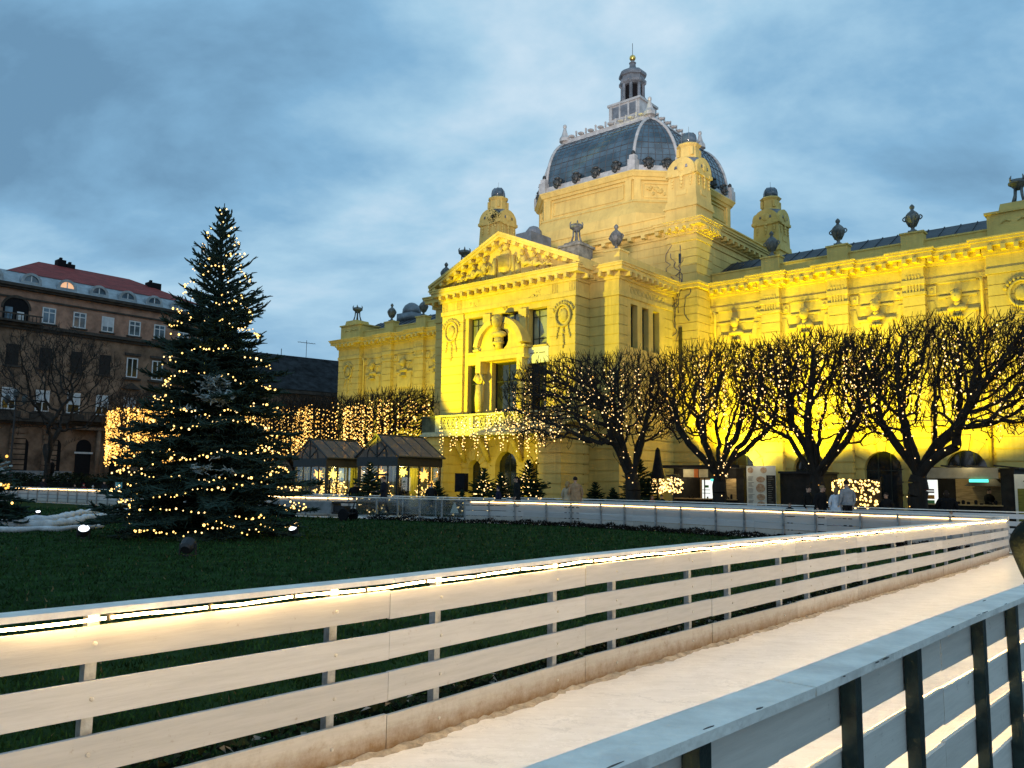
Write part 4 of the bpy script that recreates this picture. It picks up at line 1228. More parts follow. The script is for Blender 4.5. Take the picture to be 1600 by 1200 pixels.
for i in range(o, len(mb.v)):
    x, y, z_ = mb.v[i]; mb.v[i] = (x, -.08 - z_, 10.0 + y)
for sx in (-1, 1):
    mb.mat(TR); mb.box(sx * 1.6 - .2, sx * 1.6 + .2, -.5, .15, 8.1, 8.78)
    mb.mat(RE, True)
    mb.tube([(sx * 1.6, -.3, 5.4), (sx * 1.6, -.34, 6.6), (sx * 1.6, -.3, 7.4)], [.22, .27, .24], 8); mb.blob((sx * 1.6, -.38, 7.75), (.2, .22, .26), 8, 6, .1)
    mb.tube([(sx * 1.6, -.3, 7.45), (sx * 1.95, -.4, 7.75), (sx * 1.7, -.4, 8.1)], .09, 6); mb.tube([(sx * 1.6, -.3, 7.45), (sx * 1.3, -.4, 7.7), (sx * 1.5, -.4, 8.1)], .09, 6)
mb.build('door_surround', None, pav)
mb = MB(); mb.mat(RE, True); bust(mb, 0, -.35, 10.75, 1.35); mb.tube([(0, -.45, 9.4), (0, -.45, 10.1)], [.22, .28], 8); mb.build('bust', None, pav)
# pediment
mb = MB(); mb.mat(TR)
XA, ZA, ZP = 5.86, 13.62, 16.42
def rake(o0, o1, y0, y1):
    for sx in (-1, 1):
        mb.prism([(0, ZP - o0), (sx * XA, ZA + .32 - o0), (sx * XA, ZA + .32 - o1), (0, ZP - o1)], y0, y1)
rake(-.02, .14, -.68, 1.6); rake(.142, .30, -.60, 1.6); rake(.302, .52, -.22, 1.6)
mb.prism([(-5.3, 13.64), (5.3, 13.64), (0, 16.0)], .02, 1.5)
sl = math.atan2(ZP - ZA - .32, XA)
for sx in (-1, 1):
    for k in range(9):
        q = .55 + k * .62
        x, z_ = sx * q, ZP - .31 - q * math.tan(sl)
        T = Matrix.Translation((x, 0, z_)) @ Matrix.Rotation(sx * sl, 4, 'Y')
        mb.box(-.11, .11, -.56, -.2, -.2, 0, T)
mb.build('pediment', None, pav)
mb = MB(); mb.mat(RE, True); rp = random.Random(5)
mb.blob((0, 0, 14.75), (.55, .16, .78), 10, 8, .15); mb.box(-.36, .36, -.2, .1, 14.3, 15.1)
for k in range(9): mb.tube([(-.3 + .075 * k, -.24, 14.35), (-.3 + .075 * k, -.24, 15.05)], .025, 4)
for q in range(4): mb.blob((rp.uniform(-.3, .3), -.1, 15.5 + rp.uniform(-.15, .15)), .18, 7, 5, .3)
for sx in (-1, 1):
    mb.tube([(sx * .75, -.1, 13.75), (sx * .72, -.1, 15.0)], .13, 7); mb.box(sx * .95 - .22, sx * .95 + .22, -.1, .1, 13.75, 14.55)
    # reclining figures
    for x0, z0, s in ((1.55, 14.1, 1.0), (2.45, 13.95, .85), (3.35, 13.85, .6)):
        mb.blob((sx * x0, -.12, z0 + .42 * s), (.22 * s, .2, .36 * s), 8, 6, .2); mb.blob((sx * (x0 - .08), -.2, z0 + .92 * s), (.15 * s, .16, .18 * s), 7, 6, .15)
        mb.tube([(sx * x0, -.15, z0 + .2 * s), (sx * (x0 + .45 * s), -.25, z0 + .25 * s), (sx * (x0 + .85 * s), -.15, z0 - .02)], [.15 * s, .13 * s, .07 * s], 6)
        mb.tube([(sx * x0, -.2, z0 + .65 * s), (sx * (x0 - .35 * s), -.25, z0 + .35 * s), (sx * (x0 - .5 * s), -.2, z0 + .7 * s)], [.09 * s, .07 * s, .05 * s], 6)
    for k in range(10): mb.blob((sx * rp.uniform(1.0, 4.2), -.02, 13.8 + rp.uniform(0, .25)), rp.uniform(.08, .16), 6, 4, .4)
mb.build('tympanum_relief', None, pav)
mb = MB(); mb.mat(M['lead'])
for sx in (-1, 1): mb.prism([(0, ZP + .02), (sx * (XA - .05), ZA + .34), (sx * (XA - .05), ZA + .22), (0, ZP - .1)], .3, 7.4)
mb.mat(ST); mb.prism([(-5.2, 13.6), (5.2, 13.6), (5.2, 13.72), (0, 16.15), (-5.2, 13.72)], 1.6, 7.3)
mb.mat(M['lead']); mb.box(-.55, .65, 1.6, 3.6, 16.0, 16.9); mb.lathe([(.55, 0), (.5, .3), (.3, .55), (.04, .65)], (.05, 2.6, 16.9), 10)
mb.build('portico_roof', None, pav)
for sx in (-1, 1):
    mb = MB(); mb.mat(M['stone'])  # cream pedestals greyed in colour where no flood reaches them
    x0, x1 = sorted((sx * 3.75, sx * 5.1)); mb.box(x0, x1, .45, 1.75, 13.7, 14.98); mb.box(x0 - .1, x1 + .1, .35, 1.85, 14.98, 15.1); mb.frust((x0 + x1) / 2, 1.1, 15.1, 15.28, .55, .55, .5, .5)
    for q in (.25, .65): mb.tube([(x0 + q, .42, 14.45), (x0 + q + .15, .42, 14.62), (x0 + q + .35, .42, 14.5), (x0 + q + .4, .42, 14.7)], .045, 5)
    mb.build('attic_pedestal', None, pav)
    mb = MB(); mb.mat(M['urn'], True); tripod_mb(mb, sx * 4.42, 1.1, 15.28, .95); mb.build('tripod_urn', None, pav)
# porch: piers, inner wall with three arches, balcony
mb = MB(); mb.mat(ST)
for sx in (-1, 1):
    x0, x1 = sorted((sx * 3.6, sx * 5.17)); mb.rbox(x0, x1, -1.25, .9, 0, 4.35, .55, .085, .06)
    x0, x1 = sorted((sx * 4.4, sx * 5.14)); mb.rbox(x0, x1, .9, 2.3, 0, 4.35, .55, .085, .06)
for cx in (-2.45, 0, 2.45):
    w = 1.225 if cx == 0 else 1.225
    arch_wall(mb, cx - w if cx != -2.45 else -3.7, cx + w if cx != 2.45 else 3.7, cx, .82 if cx == 0 else .5, 2.65 if cx == 0 else 2.5, 0, 4.35, .3, .8, .55, .06)
mb.mat(RE, True)
for cx in (-1.25, 1.25, -3.2, 3.2):      # console figures under the balcony
    mb.tube([(cx, .2, 2.9), (cx, -.05, 3.3), (cx, -.3, 3.7), (cx, -.75, 4.2)], [.12, .18, .2, .16], 7); mb.blob((cx, -.45, 3.95), (.2, .2, .24), 7, 6, .15)
mb.build('porch', None, pav)
window(-.82, .82, 0, 3.47, .7, M['pane_dark'], (.5,), (.35,), .07, name='porch_door')
for cx in (-2.45, 2.45): window(cx - .5, cx + .5, 1.0, 3.0, .7, M['pane_dark'], (.5,), (.35,), .06)
mb = MB(); mb.mat(M['balustrade'])
mb.box(-5.4, 5.4, -1.5, .1, 4.35, 4.5); mb.box(-5.3, 5.3, -1.4, .1, 4.5, 4.62)
mb.mat(M['dark_stone']); mb.box(-5.32, -4.25, -1.4, -.5, 4.62, 5.5); mb.box(-5.38, -4.2, -1.46, -.44, 5.5, 5.6)  # left corner block in a darker olive tone
mb.mat(M['balustrade'])
for x in (-4.0, -1.35, 1.35, 4.0, 5.1): mb.box(x - .22, x + .22, -1.38, -1.0, 4.62, 5.5)
mb.box(-4.2, 5.32, -1.42, -.98, 5.5, 5.6); mb.box(-4.2, 5.32, -1.36, -1.04, 4.622, 4.78)
for a, b in ((-3.78, -1.57), (-1.13, 1.13), (1.57, 3.78)):
    n_ = 6
    for k in range(n_):
        c = a + (b - a) * (k + .5) / n_; r_ = (b - a) / n_ / 2
        mb.tube([(c + r_ * .92 * math.cos(t_), -1.2, 5.14 + .30 * math.sin(t_)) for t_ in np.linspace(0, 2 * PI, 13)], .055, 5, cap=False)
        mb.tube([(c - r_, -1.2, 4.8), (c + r_, -1.2, 5.5)], .04, 4); mb.tube([(c + r_, -1.2, 4.8), (c - r_, -1.2, 5.5)], .04, 4)
mb.build('balcony', None, pav)
mb = MB(); mb.mat(M['sign_white']); mb.box(1.72, 3.3, .02, .10, 8.45, 9.36); mb.mat(M['ink'])
for k in range(26):
    if k not in (9, 14, 15): mb.box(1.98 + k * .042, 1.98 + k * .042 + .028, .012, .02, 9.0, 9.05)
mb.build('white_banner', None, pav)
# ------------------------------------------------------------------ bare trees grown by space colonisation
M['bark'] = mk('dark_bark', (.022, .018, .014), .9, .3, 4, .5, 14, streak=(1, 1, .3))
M['twig'] = mk('dark_twigs', (.024, .018, .012), .9, .25, 4)
M['bulb_w'] = mk_emit('warm_white_bulb', (1.0, .66, .27), 2.9, False)
M['bulb_a'] = mk_emit('amber_bulb', (1.0, .50, .09), 1.7, False)
M['bulb_g'] = mk_emit('golden_bulb', (1.0, .60, .16), 3.2, False)
M['wire'] = mk('dark_wire', (.02, .02, .015), .6)

def colonize(seed, attr, nodes, parents, step=.20, kill=.21, infl=1.6, trop=.10, iters=90, jit=.15):
    g = np.random.default_rng(seed)
    pos = [np.array(p, float) for p in nodes]; par = list(parents)
    P_ = np.array(pos); A_ = attr.copy()
    d = np.linalg.norm(A_[:, None] - P_[None], axis=2); best = d.argmin(1); bd = d.min(1)
    for it in range(iters):
        m = bd < infl
        if not m.any():
            infl *= 1.3
            if infl > 6: break
            continue
        dirs = A_ - P_[best]; dirs /= np.maximum(np.linalg.norm(dirs, axis=1, keepdims=True), 1e-6)
        acc = np.zeros_like(P_); cnt = np.zeros(len(P_))
        np.add.at(acc, best[m], dirs[m]); np.add.at(cnt, best[m], 1)
        idx = np.nonzero(cnt)[0]
        v = acc[idx] / cnt[idx, None] + np.array([0, 0, trop]) + g.normal(0, jit, (len(idx), 3))
        ln = np.linalg.norm(v, axis=1, keepdims=True); ok = ln[:, 0] > .15
        idx = idx[ok]; v = v[ok] / ln[ok]
        if len(idx) == 0: break
        newp = P_[idx] + v * step
        o = len(P_)
        P_ = np.concatenate([P_, newp]); par.extend(idx.tolist())
        d = np.linalg.norm(A_[:, None] - newp[None], axis=2); nb = d.argmin(1); nd = d.min(1)
        u = nd < bd; best[u] = nb[u] + o; bd[u] = nd[u]
        keep = bd > kill
        A_, best, bd = A_[keep], best[keep], bd[keep]
        if len(A_) == 0: break
    return P_, np.array(par)

def tree_radii(P_, par, tip, ex):
    n = len(P_); acc = np.zeros(n); kids = np.zeros(n, int)
    for i in range(n - 1, 0, -1):
        r = acc[i] ** (1 / ex) if acc[i] > 0 else tip
        acc[par[i]] += r ** ex; kids[par[i]] += 1
    rad = np.where(acc > 0, acc ** (1 / ex), tip)
    return rad, kids

def pollard(seed, off=(0, 0), Rx=3.3, Ry=2.7, z0=3.3, z1=7.75, n_attr=1500, limbs=8, fork=2.1, tip=.0135, ex=2.16, shoots=True, power=(2.9, 4.2), lean=0.0):
    g = np.random.default_rng(seed)
    A_ = []
    while len(A_) < n_attr:
        q = g.uniform(-1, 1, (4000, 3)); rr = np.hypot(q[:, 0], q[:, 1]); h = q[:, 2]
        ok = rr ** power[0] + np.abs(h) ** power[1] < 1
        ok &= g.random(4000) < (.13 + .87 * np.clip(h * .5 + .5, 0, 1) ** 1.6)
        ok &= ~((h < -.2) & (rr < .45))
        A_.extend(q[ok].tolist())
    A_ = np.array(A_[:n_attr]); A_ = np.stack([off[0] + A_[:, 0] * Rx, off[1] + A_[:, 1] * Ry, (z0 + z1) / 2 + A_[:, 2] * (z1 - z0) / 2], 1)
    A_[:, 2] += .12 * np.sin(A_[:, 0] * 2.1) 
    nodes = [(0, 0, -.1)]; par = [-1]
    k = 0
    while nodes[-1][2] < fork:
        z = nodes[-1][2] + .25; nodes.append((off[0] * .06 * (z / fork) ** 2 + g.normal(0, .015), g.normal(0, .015), z)); par.append(k); k += 1
    top = k
    for l in range(limbs):
        a = 2 * PI * (l + g.uniform(-.25, .25)) / limbs
        out = g.uniform(.30, .62); p = np.array(nodes[top]); prev = max(1, top - int(g.integers(0, 3)))
        p = np.array(nodes[prev])
        d = np.array([math.cos(a) * out + off[0] * .13, math.sin(a) * out + off[1] * .1, 1.0]); d /= np.linalg.norm(d)
        for q in range(int(g.integers(6, 9))):
            d = d + g.normal(0, .08, 3) + np.array([math.cos(a), math.sin(a), 0]) * .02; d /= np.linalg.norm(d)
            p = p + d * .26; nodes.append(tuple(p)); par.append(prev); prev = len(nodes) - 1
    P_, par = colonize(seed, A_, nodes, par)
    rad, kids = tree_radii(P_, par, tip, ex)
    if shoots:
        tips = np.nonzero((kids == 0) | ((rad < .03) & (g.random(len(P_)) < .45)))[0]
        sp = []; si = []
        for t in tips:
            for q in range(int(g.integers(1, 4))):
                d = np.array([g.normal(0, .35), g.normal(0, .35), 1.0]); d += (P_[t] - P_[par[t]]) / .24 * .6
                d /= np.linalg.norm(d); sp.append(P_[t] + d * g.uniform(.18, .52)); si.append(t)
        o = len(P_)
        P_ = np.concatenate([P_, np.array(sp)]); par = np.concatenate([par, np.array(si)]); rad = np.concatenate([rad, np.full(len(sp), .0085)])
    return P_, par, rad

def tree_meshes(P_, par, rad, name_t='trunk', name_c='crown', flare=1.35):
    """returns two mesh datas: thick wood and crown of branches and twigs"""
    i = np.arange(1, len(P_)); p = par[1:]
    r1 = rad[i]; r0 = np.minimum(rad[p], r1 * 1.25 + .004)
    low = P_[i][:, 2] < 1.0
    r0 = np.where(P_[p][:, 2] < .2, rad[p] * flare, r0)
    d = P_[i] - P_[p]
    A_ = P_[p] - d * .06
    out = []
    for lo, hi, n in ((.085, 9, 9), (.03, .085, 6), (.0, .03, 3)):
        m = (r1 >= lo) & (r1 < hi)
        out.append(segs_mesh(A_[m], P_[i][m], r0[m], r1[m], n))
    return out

def add_tree(root, T3):
    v, f = T3[0]; np_mesh('trunk', v, f, [M['bark']], root, smooth=True)
    v, f, m = merge_np([(T3[1][0], T3[1][1], 0), (T3[2][0], T3[2][1], 1)])
    np_mesh('crown', v, f, [M['bark'], M['twig']], root, smooth=False)

def light_strings(P_, par, rad, seed, drops, zlo, zhi, sp, wrap, size, off=(0, 0), Rx=3.0, Ry=2.5, front=None):
    """bulb positions: strings hanging through the crown plus strings wound along trunk and limbs"""
    g = np.random.default_rng(seed); B = []; S0 = []; S1 = []
    for k in range(drops):
        for _ in range(20):
            x, y = g.uniform(-1, 1, 2)
            if x * x + y * y < 1: break
        if front is not None and g.random() < .7: y = front * math.sqrt(max(0, 1 - x * x)) * g.uniform(.75, 1)
        x, y = off[0] + x * Rx, off[1] + y * Ry
        rr = math.hypot((x - off[0]) / Rx, (y - off[1]) / Ry)
        za = zhi - .9 * rr ** 3 - g.uniform(0, .5); zb = zlo + g.uniform(0, 1.3)
        z = za; px_, py_ = x, y; last = None
        while z > zb:
            q = (px_ + g.normal(0, .025), py_ + g.normal(0, .025), z)
            B.append(q)
            if last is not None: S0.append(last); S1.append(q)
            last = q; z -= sp * g.uniform(.75, 1.3)
    th = np.nonzero((rad[1:] > .05))[0] + 1
    for k in range(wrap):
        i = th[g.integers(len(th))]; d = P_[i] - P_[par[i]]
        a = g.uniform(0, 2 * PI); q = P_[i] + d * g.random() + np.array([math.cos(a), math.sin(a), 0]) * (rad[i] + .02)
        if q[2] > .9: B.append(tuple(q))
    return np.array(B), np.array(S0), np.array(S1), g

def strings_thing(label, B, S0, S1, g, loc, rz, size, mats, mix=.3, group='fairy lights in the bare trees', cat='fairy lights', name='fairy_lights'):
    t = thing(name, label, cat, loc, rz, group)
    r = g.uniform(size * .65, size * 1.25, len(B)); r[g.random(len(B)) < .10] *= 1.5
    v, f = bulbs_np(B, r)
    mi = (g.random(len(B)) < mix).astype(int)
    o = np_mesh('bulbs', v, f, mats, t, midx=np.repeat(mi, 22)); o['kind'] = 'stuff'
    if len(S0):
        v, f = segs_mesh(S0, S1, np.full(len(S0), .006), np.full(len(S0), .006), 3)
        o = np_mesh('wire', v, f, [M['wire']], t); o['kind'] = 'stuff'
    return t

ROW_Y = -3.0; ROW_YL = 1.6
GR = 'pollarded plane trees in front of the pavilion'
row_r = [ (10.77, 101, dict(off=(-2.4, -.3), Rx=5.2, Ry=2.9, n_attr=3900), 'bare tree whose crown spreads widest, towards the pavilion porch', 'thousands of warm bulbs hanging in the wide crown beside the porch'),
          (15.07, 102, dict(off=(.2, 0), Rx=3.3, Ry=2.9, n_attr=3050), 'bare flat-topped tree standing before the stall with the orange sign', 'warm bulb strings in the tree before the stall with the orange sign'),
          (19.33, 103, dict(off=(.1, 0), Rx=3.25, Ry=2.9, n_attr=3050), 'bare flat-topped tree with forked trunk beside the tall menu board', 'warm bulb strings in the forked tree beside the tall menu board'),
          (23.01, 104, dict(off=(1.3, -.2), Rx=4.3, Ry=3.1, n_attr=3900), 'bare tree with the thickest trunk, left of the stall with the metal awning', 'warm bulb strings in the thickest tree left of the metal awning'),
          (29.6, 105, dict(off=(-.3, 0), Rx=3.1, Ry=2.8, n_attr=2500), 'bare tree cut by the right edge of the view, over the round logo sign', 'dense golden bulbs of the tree cut by the right edge of the view') ]
trees = []
for x, seed, kw, lab, lab2 in row_r:
    P_, par, rad = pollard(seed, **kw)
    w = W(x, ROW_Y); t = thing('plane_tree', lab, 'tree', w, -ANG, GR)
    T3 = tree_meshes(P_, par, rad); add_tree(t, T3)
    trees.append((P_, par, rad, t))
    dense = seed == 105
    B, S0, S1, g = light_strings(P_, par, rad, seed, 40 if not dense else 60, 3.6, 7.6, .27, 170, .032, off=kw['off'], Rx=kw['Rx'] * .97, Ry=kw['Ry'] * .97)
    strings_thing(lab2, B, S0, S1, g, w, -ANG, .0235 if not dense else .034, [M['bulb_w'], M['bulb_a']], .25)
row_l = [(-13.6, 1, 'bare lit tree closest to the left side of the pavilion porch', 'curtain of golden bulbs on the tree beside the left of the porch'),
         (-18.0, 2, 'bare lit tree directly behind the two glass pavilions', 'curtain of golden bulbs on the tree behind the glass pavilions'),
         (-22.2, 3, 'bare lit tree just right of the big spruce', 'curtain of golden bulbs on the tree right of the spruce'),
         (-26.4, 1, 'bare lit tree half hidden behind the right side of the spruce', 'golden bulbs on the tree half hidden behind the spruce')]
for i, (x, k, lab, lab2) in enumerate(row_l):
    src = trees[0] if i == 0 else trees[k]
    w = W(x, ROW_YL); rz = -ANG + (PI if i == 0 else PI * .9 * i)
    if i == 0: w = W(x, ROW_YL)
    copy_thing(src[3], lab, w, rz, GR)
    off = (2.4, .3) if i == 0 else (0, 0); Rx = 5.0 if i == 0 else 3.0
    B, S0, S1, g = light_strings(src[0] * (np.array([-1, -1, 1]) if i == 0 else np.array([1, 1, 1])), src[1], src[2], 200 + i, 85 if i == 0 else 62, 3.0, 7.5, .30, 60, .05, off=off, Rx=Rx, Ry=2.8, front=-1)
    strings_thing(lab2, B, S0, S1, g, w, -ANG, .038, [M['bulb_g'], M['bulb_a']], .5)
# the fully lit tree left of the spruce
wl = Vector((-26.6, 60.5, 0))
P_, par, rad = trees[2][:3]
copy_thing(trees[2][3], 'bare tree wrapped in a solid curtain of lights, left of the spruce', wl, 1.0, GR)
g = np.random.default_rng(77); B = []
for k in range(190):
    a = g.uniform(0, 2 * PI); x, y = 2.5 * math.cos(a), 2.5 * math.sin(a)
    z = 6.5 - g.uniform(0, .5); zb = 2.4 + g.uniform(0, .9)
    if abs(a - 4.5) < .09: continue
    while z > zb: B.append((x + g.normal(0, .05), y + g.normal(0, .05), z)); z -= .22 * g.uniform(.7, 1.3)
for k in range(160): 
    a, q = g.uniform(0, 2 * PI), math.sqrt(g.random()); B.append((2.4 * q * math.cos(a), 2.4 * q * math.sin(a), 6.5 + g.normal(0, .15)))
strings_thing('solid curtain of golden bulbs left of the spruce', np.array(B), [], [], g, wl, 0, .047, [M['bulb_g'], M['bulb_a']], .75)
# lights strung before the balcony, ending of the outer twigs of the first tree
g = np.random.default_rng(55); B = []; S0 = []; S1 = []
for k in range(70):
    x = g.uniform(-2.6, 6.0); y = g.uniform(-3.6, -1.9); z = 5.3 - .03 * (x - 2) ** 2 + g.uniform(-.5, .35); zb = z - g.uniform(.5, 2.0); last = None
    while z > zb:
        q = (x + g.normal(0, .04), y + g.normal(0, .04), z); B.append(q)
        if last is not None: S0.append(last); S1.append(q)
        last = q; z -= .2 * g.uniform(.7, 1.3)
strings_thing('loose garland of bulbs hanging in front of the balcony and arches', np.array(B), np.array(S0), np.array(S1), g, P0, -ANG, .031, [M['bulb_g'], M['bulb_w']], .3)

# bare park tree by the brown apartment house
P_, par, rad = pollard(301, Rx=5.2, Ry=4.6, z0=3.6, z1=12.6, n_attr=1100, limbs=6, fork=2.6, tip=.0125, ex=2.3, power=(2, 2))
T3 = tree_meshes(P_, par, rad)
t = thing('bare_tree', 'leafless spreading tree in front of the brown apartment house', 'tree', at_depth(72, 760, 60).xy.to_3d(), 0); add_tree(t, T3)

# ------------------------------------------------------------------ conifers
def mk_needles(name, c, c2):
    return mk(name, c, .85, .3, 2.5, .4, 30, spec=.15, col2=c2)
M['needles'] = mk_needles('spruce_needles', (.034, .066, .052), (.016, .032, .026))
M['needles2'] = mk_needles('fir_needles', (.022, .045, .022), (.012, .024, .014))
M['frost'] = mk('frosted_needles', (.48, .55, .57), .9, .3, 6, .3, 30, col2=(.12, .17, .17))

def conifer(seed, H, prof, dens=1.0, twig=.30, rt=.024, shootdown=.0):
    """returns segment arrays of needles, trunk segments; prof: list of (z, branch length)"""
    g = np.random.default_rng(seed)
    zs, ls = zip(*prof)
    P_, Q_, R0, R1 = [], [], [], []
    def seg(a, b, r0, r1): P_.append(a); Q_.append(b); R0.append(r0); R1.append(r1)
    tips = []
    z = zs[0]
    while z < H * .985:
        L0 = np.interp(z, zs, ls)
        nb = max(3, int(round((5.5 + g.random() * 2) * dens * np.interp(z / H, [0, .55, .8, 1], [1, 1, .85, .72]))))
        a0 = g.uniform(0, 2 * PI)
        for k in range(nb):
            a = a0 + 2 * PI * k / nb + g.normal(0, .2)
            L_ = L0 * (g.uniform(.62, 1.2) if g.random() > .1 else g.uniform(1.15, 1.35))
            up = np.interp(z / H, [0, .35, .7, .9, 1.0], [-.05, .02, .48, 1.0, 1.6]) + g.normal(0, .07)
            n = max(4, int(L_ / .16)); d = np.array([math.cos(a), math.sin(a), up]); d /= np.linalg.norm(d)
            p = np.array([0, 0, z]) + np.array([g.normal(0, .01), g.normal(0, .01), 0])
            side = np.array([-math.sin(a), math.cos(a), 0])
            st = L_ / n
            for q in range(n):
                t = q / n
                dd = d + np.array([0, 0, (-.22 * math.sin(t * 2.4) + .30 * t * t) * (1 if z < H * .75 else .3)]) + g.normal(0, .04, 3)
                dd /= np.linalg.norm(dd); p2 = p + dd * st
                seg(p, p2, rt * 1.15, rt * (1.1 if q < n - 1 else .5))
                if t > .12:
                    for s in (-1, 1):
                        for rep in range(2 if z < H * .62 else 1):
                            if g.random() < .12 + .35 * max(0, z / H - .55): continue
                            tl = min(twig * 1.6, (.24 + .62 * (1 - t)) * L_ * .42) * g.uniform(.6, 1.15) + .06
                            td = dd * g.uniform(.55, .9) + side * s * g.uniform(.6, 1.0) + np.array([0, 0, g.normal(-.02, .16) + .12 * (z / H)]); td /= np.linalg.norm(td)
                            o = p + (p2 - p) * g.random(); m = o + td * tl * .55; td2 = td + np.array([0, 0, .16]) + dd * .2; td2 /= np.linalg.norm(td2); e = m + td2 * tl * .45
                            seg(o, m, rt * .95, rt); seg(m, e, rt, rt * .35)
                            if tl > .22:
                                for w in range(int(tl / .11)):
                                    f_ = g.uniform(.15, .9); oo = o + (e - o) * f_
                                    wd = td * .7 + (dd if g.random() < .5 else side * s) * g.uniform(-.9, 1.0) + g.normal(0, .3, 3); wd /= np.linalg.norm(wd)
                                    seg(oo, oo + wd * g.uniform(.07, .17) * (1 + twig), rt * .85, rt * .3)
                p = p2
            tips.append((p, z))
        z += np.interp(z / H, [0, .55, .75, 1], [.27, .26, .30, .26]) * (H / 10) ** .55 / dens ** .3
    seg(np.array([0, 0, H * .90]), np.array([.01, 0, H * 1.012]), rt * 1.1, rt * .5)
    return P_, Q_, R0, R1, tips

def build_conifer(root, seed, H, prof, mat, dens=1.0, twig=.3, rt=.024, trunk_r=.14, frost=None):
    P_, Q_, R0, R1, tips = conifer(seed, H, prof, dens, twig, rt)
    P_, Q_, R0, R1 = map(np.array, (P_, Q_, R0, R1))
    msk = np.zeros(len(P_), bool)
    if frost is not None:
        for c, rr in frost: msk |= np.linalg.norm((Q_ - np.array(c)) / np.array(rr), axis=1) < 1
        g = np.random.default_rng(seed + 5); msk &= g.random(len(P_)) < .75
    v, f = segs_mesh(P_[~msk], Q_[~msk], R0[~msk], R1[~msk], 4)
    np_mesh('crown', v, f, [mat], root)
    if msk.any():
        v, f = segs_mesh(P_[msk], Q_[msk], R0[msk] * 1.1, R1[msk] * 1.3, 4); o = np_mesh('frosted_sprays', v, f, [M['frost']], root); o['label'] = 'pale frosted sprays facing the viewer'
    mb = MB(); mb.tube([(0, 0, -.05), (0, 0, H * .5), (0, 0, H * .97)], [trunk_r, trunk_r * .6, .012], 8); mb.build('trunk', M['bark'], root)
    return tips

SPX = gnd(322, 838)
spruce = thing('spruce_tree', 'tall dark spruce standing alone on the lawn, wound with light garlands', 'tree', SPX, 0)
SPROF = [(.30, 2.55), (.8, 2.75), (1.6, 2.65), (2.6, 2.28), (3.6, 1.98), (4.6, 1.70), (5.6, 1.48), (6.6, 1.28), (7.4, 1.08), (8.2, .82), (8.9, .58), (9.5, .40), (10.2, .2)]
tc_ = (-SPX).normalized()
def toward(r, z, lat=0): return (tc_.x * r - tc_.y * lat * -1, tc_.y * r + tc_.x * lat * -1, z)
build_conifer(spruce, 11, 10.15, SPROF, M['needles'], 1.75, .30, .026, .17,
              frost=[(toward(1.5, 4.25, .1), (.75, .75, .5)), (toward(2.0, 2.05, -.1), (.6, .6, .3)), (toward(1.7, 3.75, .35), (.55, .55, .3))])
# garlands on the spruce
g = np.random.default_rng(9); B = []; S0 = []; S1 = []
zr = [.38, .9, 1.5, 1.95, 2.6, 3.3, 3.9, 4.6, 5.4, 6.3, 6.9, 7.5, 8.1, 8.7, 9.2]
zz_, ll_ = zip(*SPROF)
for i, z0 in enumerate(zr):
    a = g.uniform(0, 2 * PI); a1 = a + 2 * PI * (1.0 if z0 < 6.7 else .8); last = None; ph = g.uniform(0, 6)
    while a < a1:
        L_ = np.interp(z0, zz_, ll_)
        z = z0 + .16 * math.sin(a * 2 + ph) * min(1, L_) - .11 * abs(math.sin(a * 4.5 + ph)) + g.normal(0, .03) + .25 * (a - a1 + PI) / PI * .5
        r = L_ * (.86 + .13 * math.sin(a * 3 + i) + g.normal(0, .035)) + .04
        q = (r * math.cos(a), r * math.sin(a), max(.05, z))
        if g.random() < .88: B.append(q)
        if last is not None: S0.append(last); S1.append(q)
        last = q
        a += .12 * g.uniform(.6, 1.5) / max(.35, r)
for k in range(60):
    z0 = 10 * g.random() ** 1.3; a = g.uniform(0, 2 * PI); L_ = np.interp(z0, zz_, ll_) * g.uniform(.75, 1.0); B.append((L_ * math.cos(a), L_ * math.sin(a), max(.15, z0)))
for k in range(7): B.append((g.normal(0, .07), g.normal(0, .07), 9.55 + .09 * k))
strings_thing('garlands of warm bulbs wound round the tall spruce', np.array(B), np.array(S0), np.array(S1), g, SPX, 0, .0235, [M['bulb_g'], M['bulb_w']], .35, group='fairy lights on evergreens')

def small_fir(seed, H, label, loc, lights=40, mat='needles2', lab2=None, r=.034):
    t = thing('fir_tree', label, 'tree', loc, seed * 1.7, 'small fir trees by the pavilion')
    build_conifer(t, seed, H, [(.12, H * .42), (H * .3, H * .40), (H * .6, H * .25), (H * .85, H * .1), (H, H * .04)], M[mat], 1.35, .16, .022, .04)
    if lights:
        g = np.random.default_rng(seed); B = []
        for k in range(lights):
            z = H * (1 - g.random() ** .6 * .95); a = g.uniform(0, 2 * PI); rr = np.interp(z, [0, H], [H * .36, .03]); B.append((rr * math.cos(a), rr * math.sin(a), z))
        strings_thing(lab2, np.array(B), [], [], g, loc, 0, r, [M['bulb_w'], M['bulb_g']], .3, group='fairy lights on evergreens')
def wxy(px, py, Y): p = at_depth(px, py, Y); return Vector((p.x, p.y, 0))
small_fir(1, 2.35, 'lit fir beside the black loudspeaker at the porch', wxy(756, 760, 41.5), 90, lab2='bulbs on the fir beside the black loudspeaker')
small_fir(2, 2.15, 'broad lit fir before the middle porch arch', wxy(783, 760, 40.8), 70, lab2='bulbs on the broad fir before the middle arch')
small_fir(3, 2.75, 'tallest lit fir against the rusticated porch pier', wxy(826, 760, 41.2), 80, lab2='bulbs on the tallest fir by the porch pier')
small_fir(4, 1.25, 'low bushy lit fir under the black loudspeaker', wxy(722, 770, 41.2), 36, lab2='bulbs on the low fir under the loudspeaker', r=.045)
small_fir(5, 1.75, 'thin unlit fir by the shadowed side of the porch', wxy(930, 760, 43), 0)
small_fir(6, 1.45, 'low unlit fir between the porch and the first big trunk', wxy(958, 770, 42), 0)
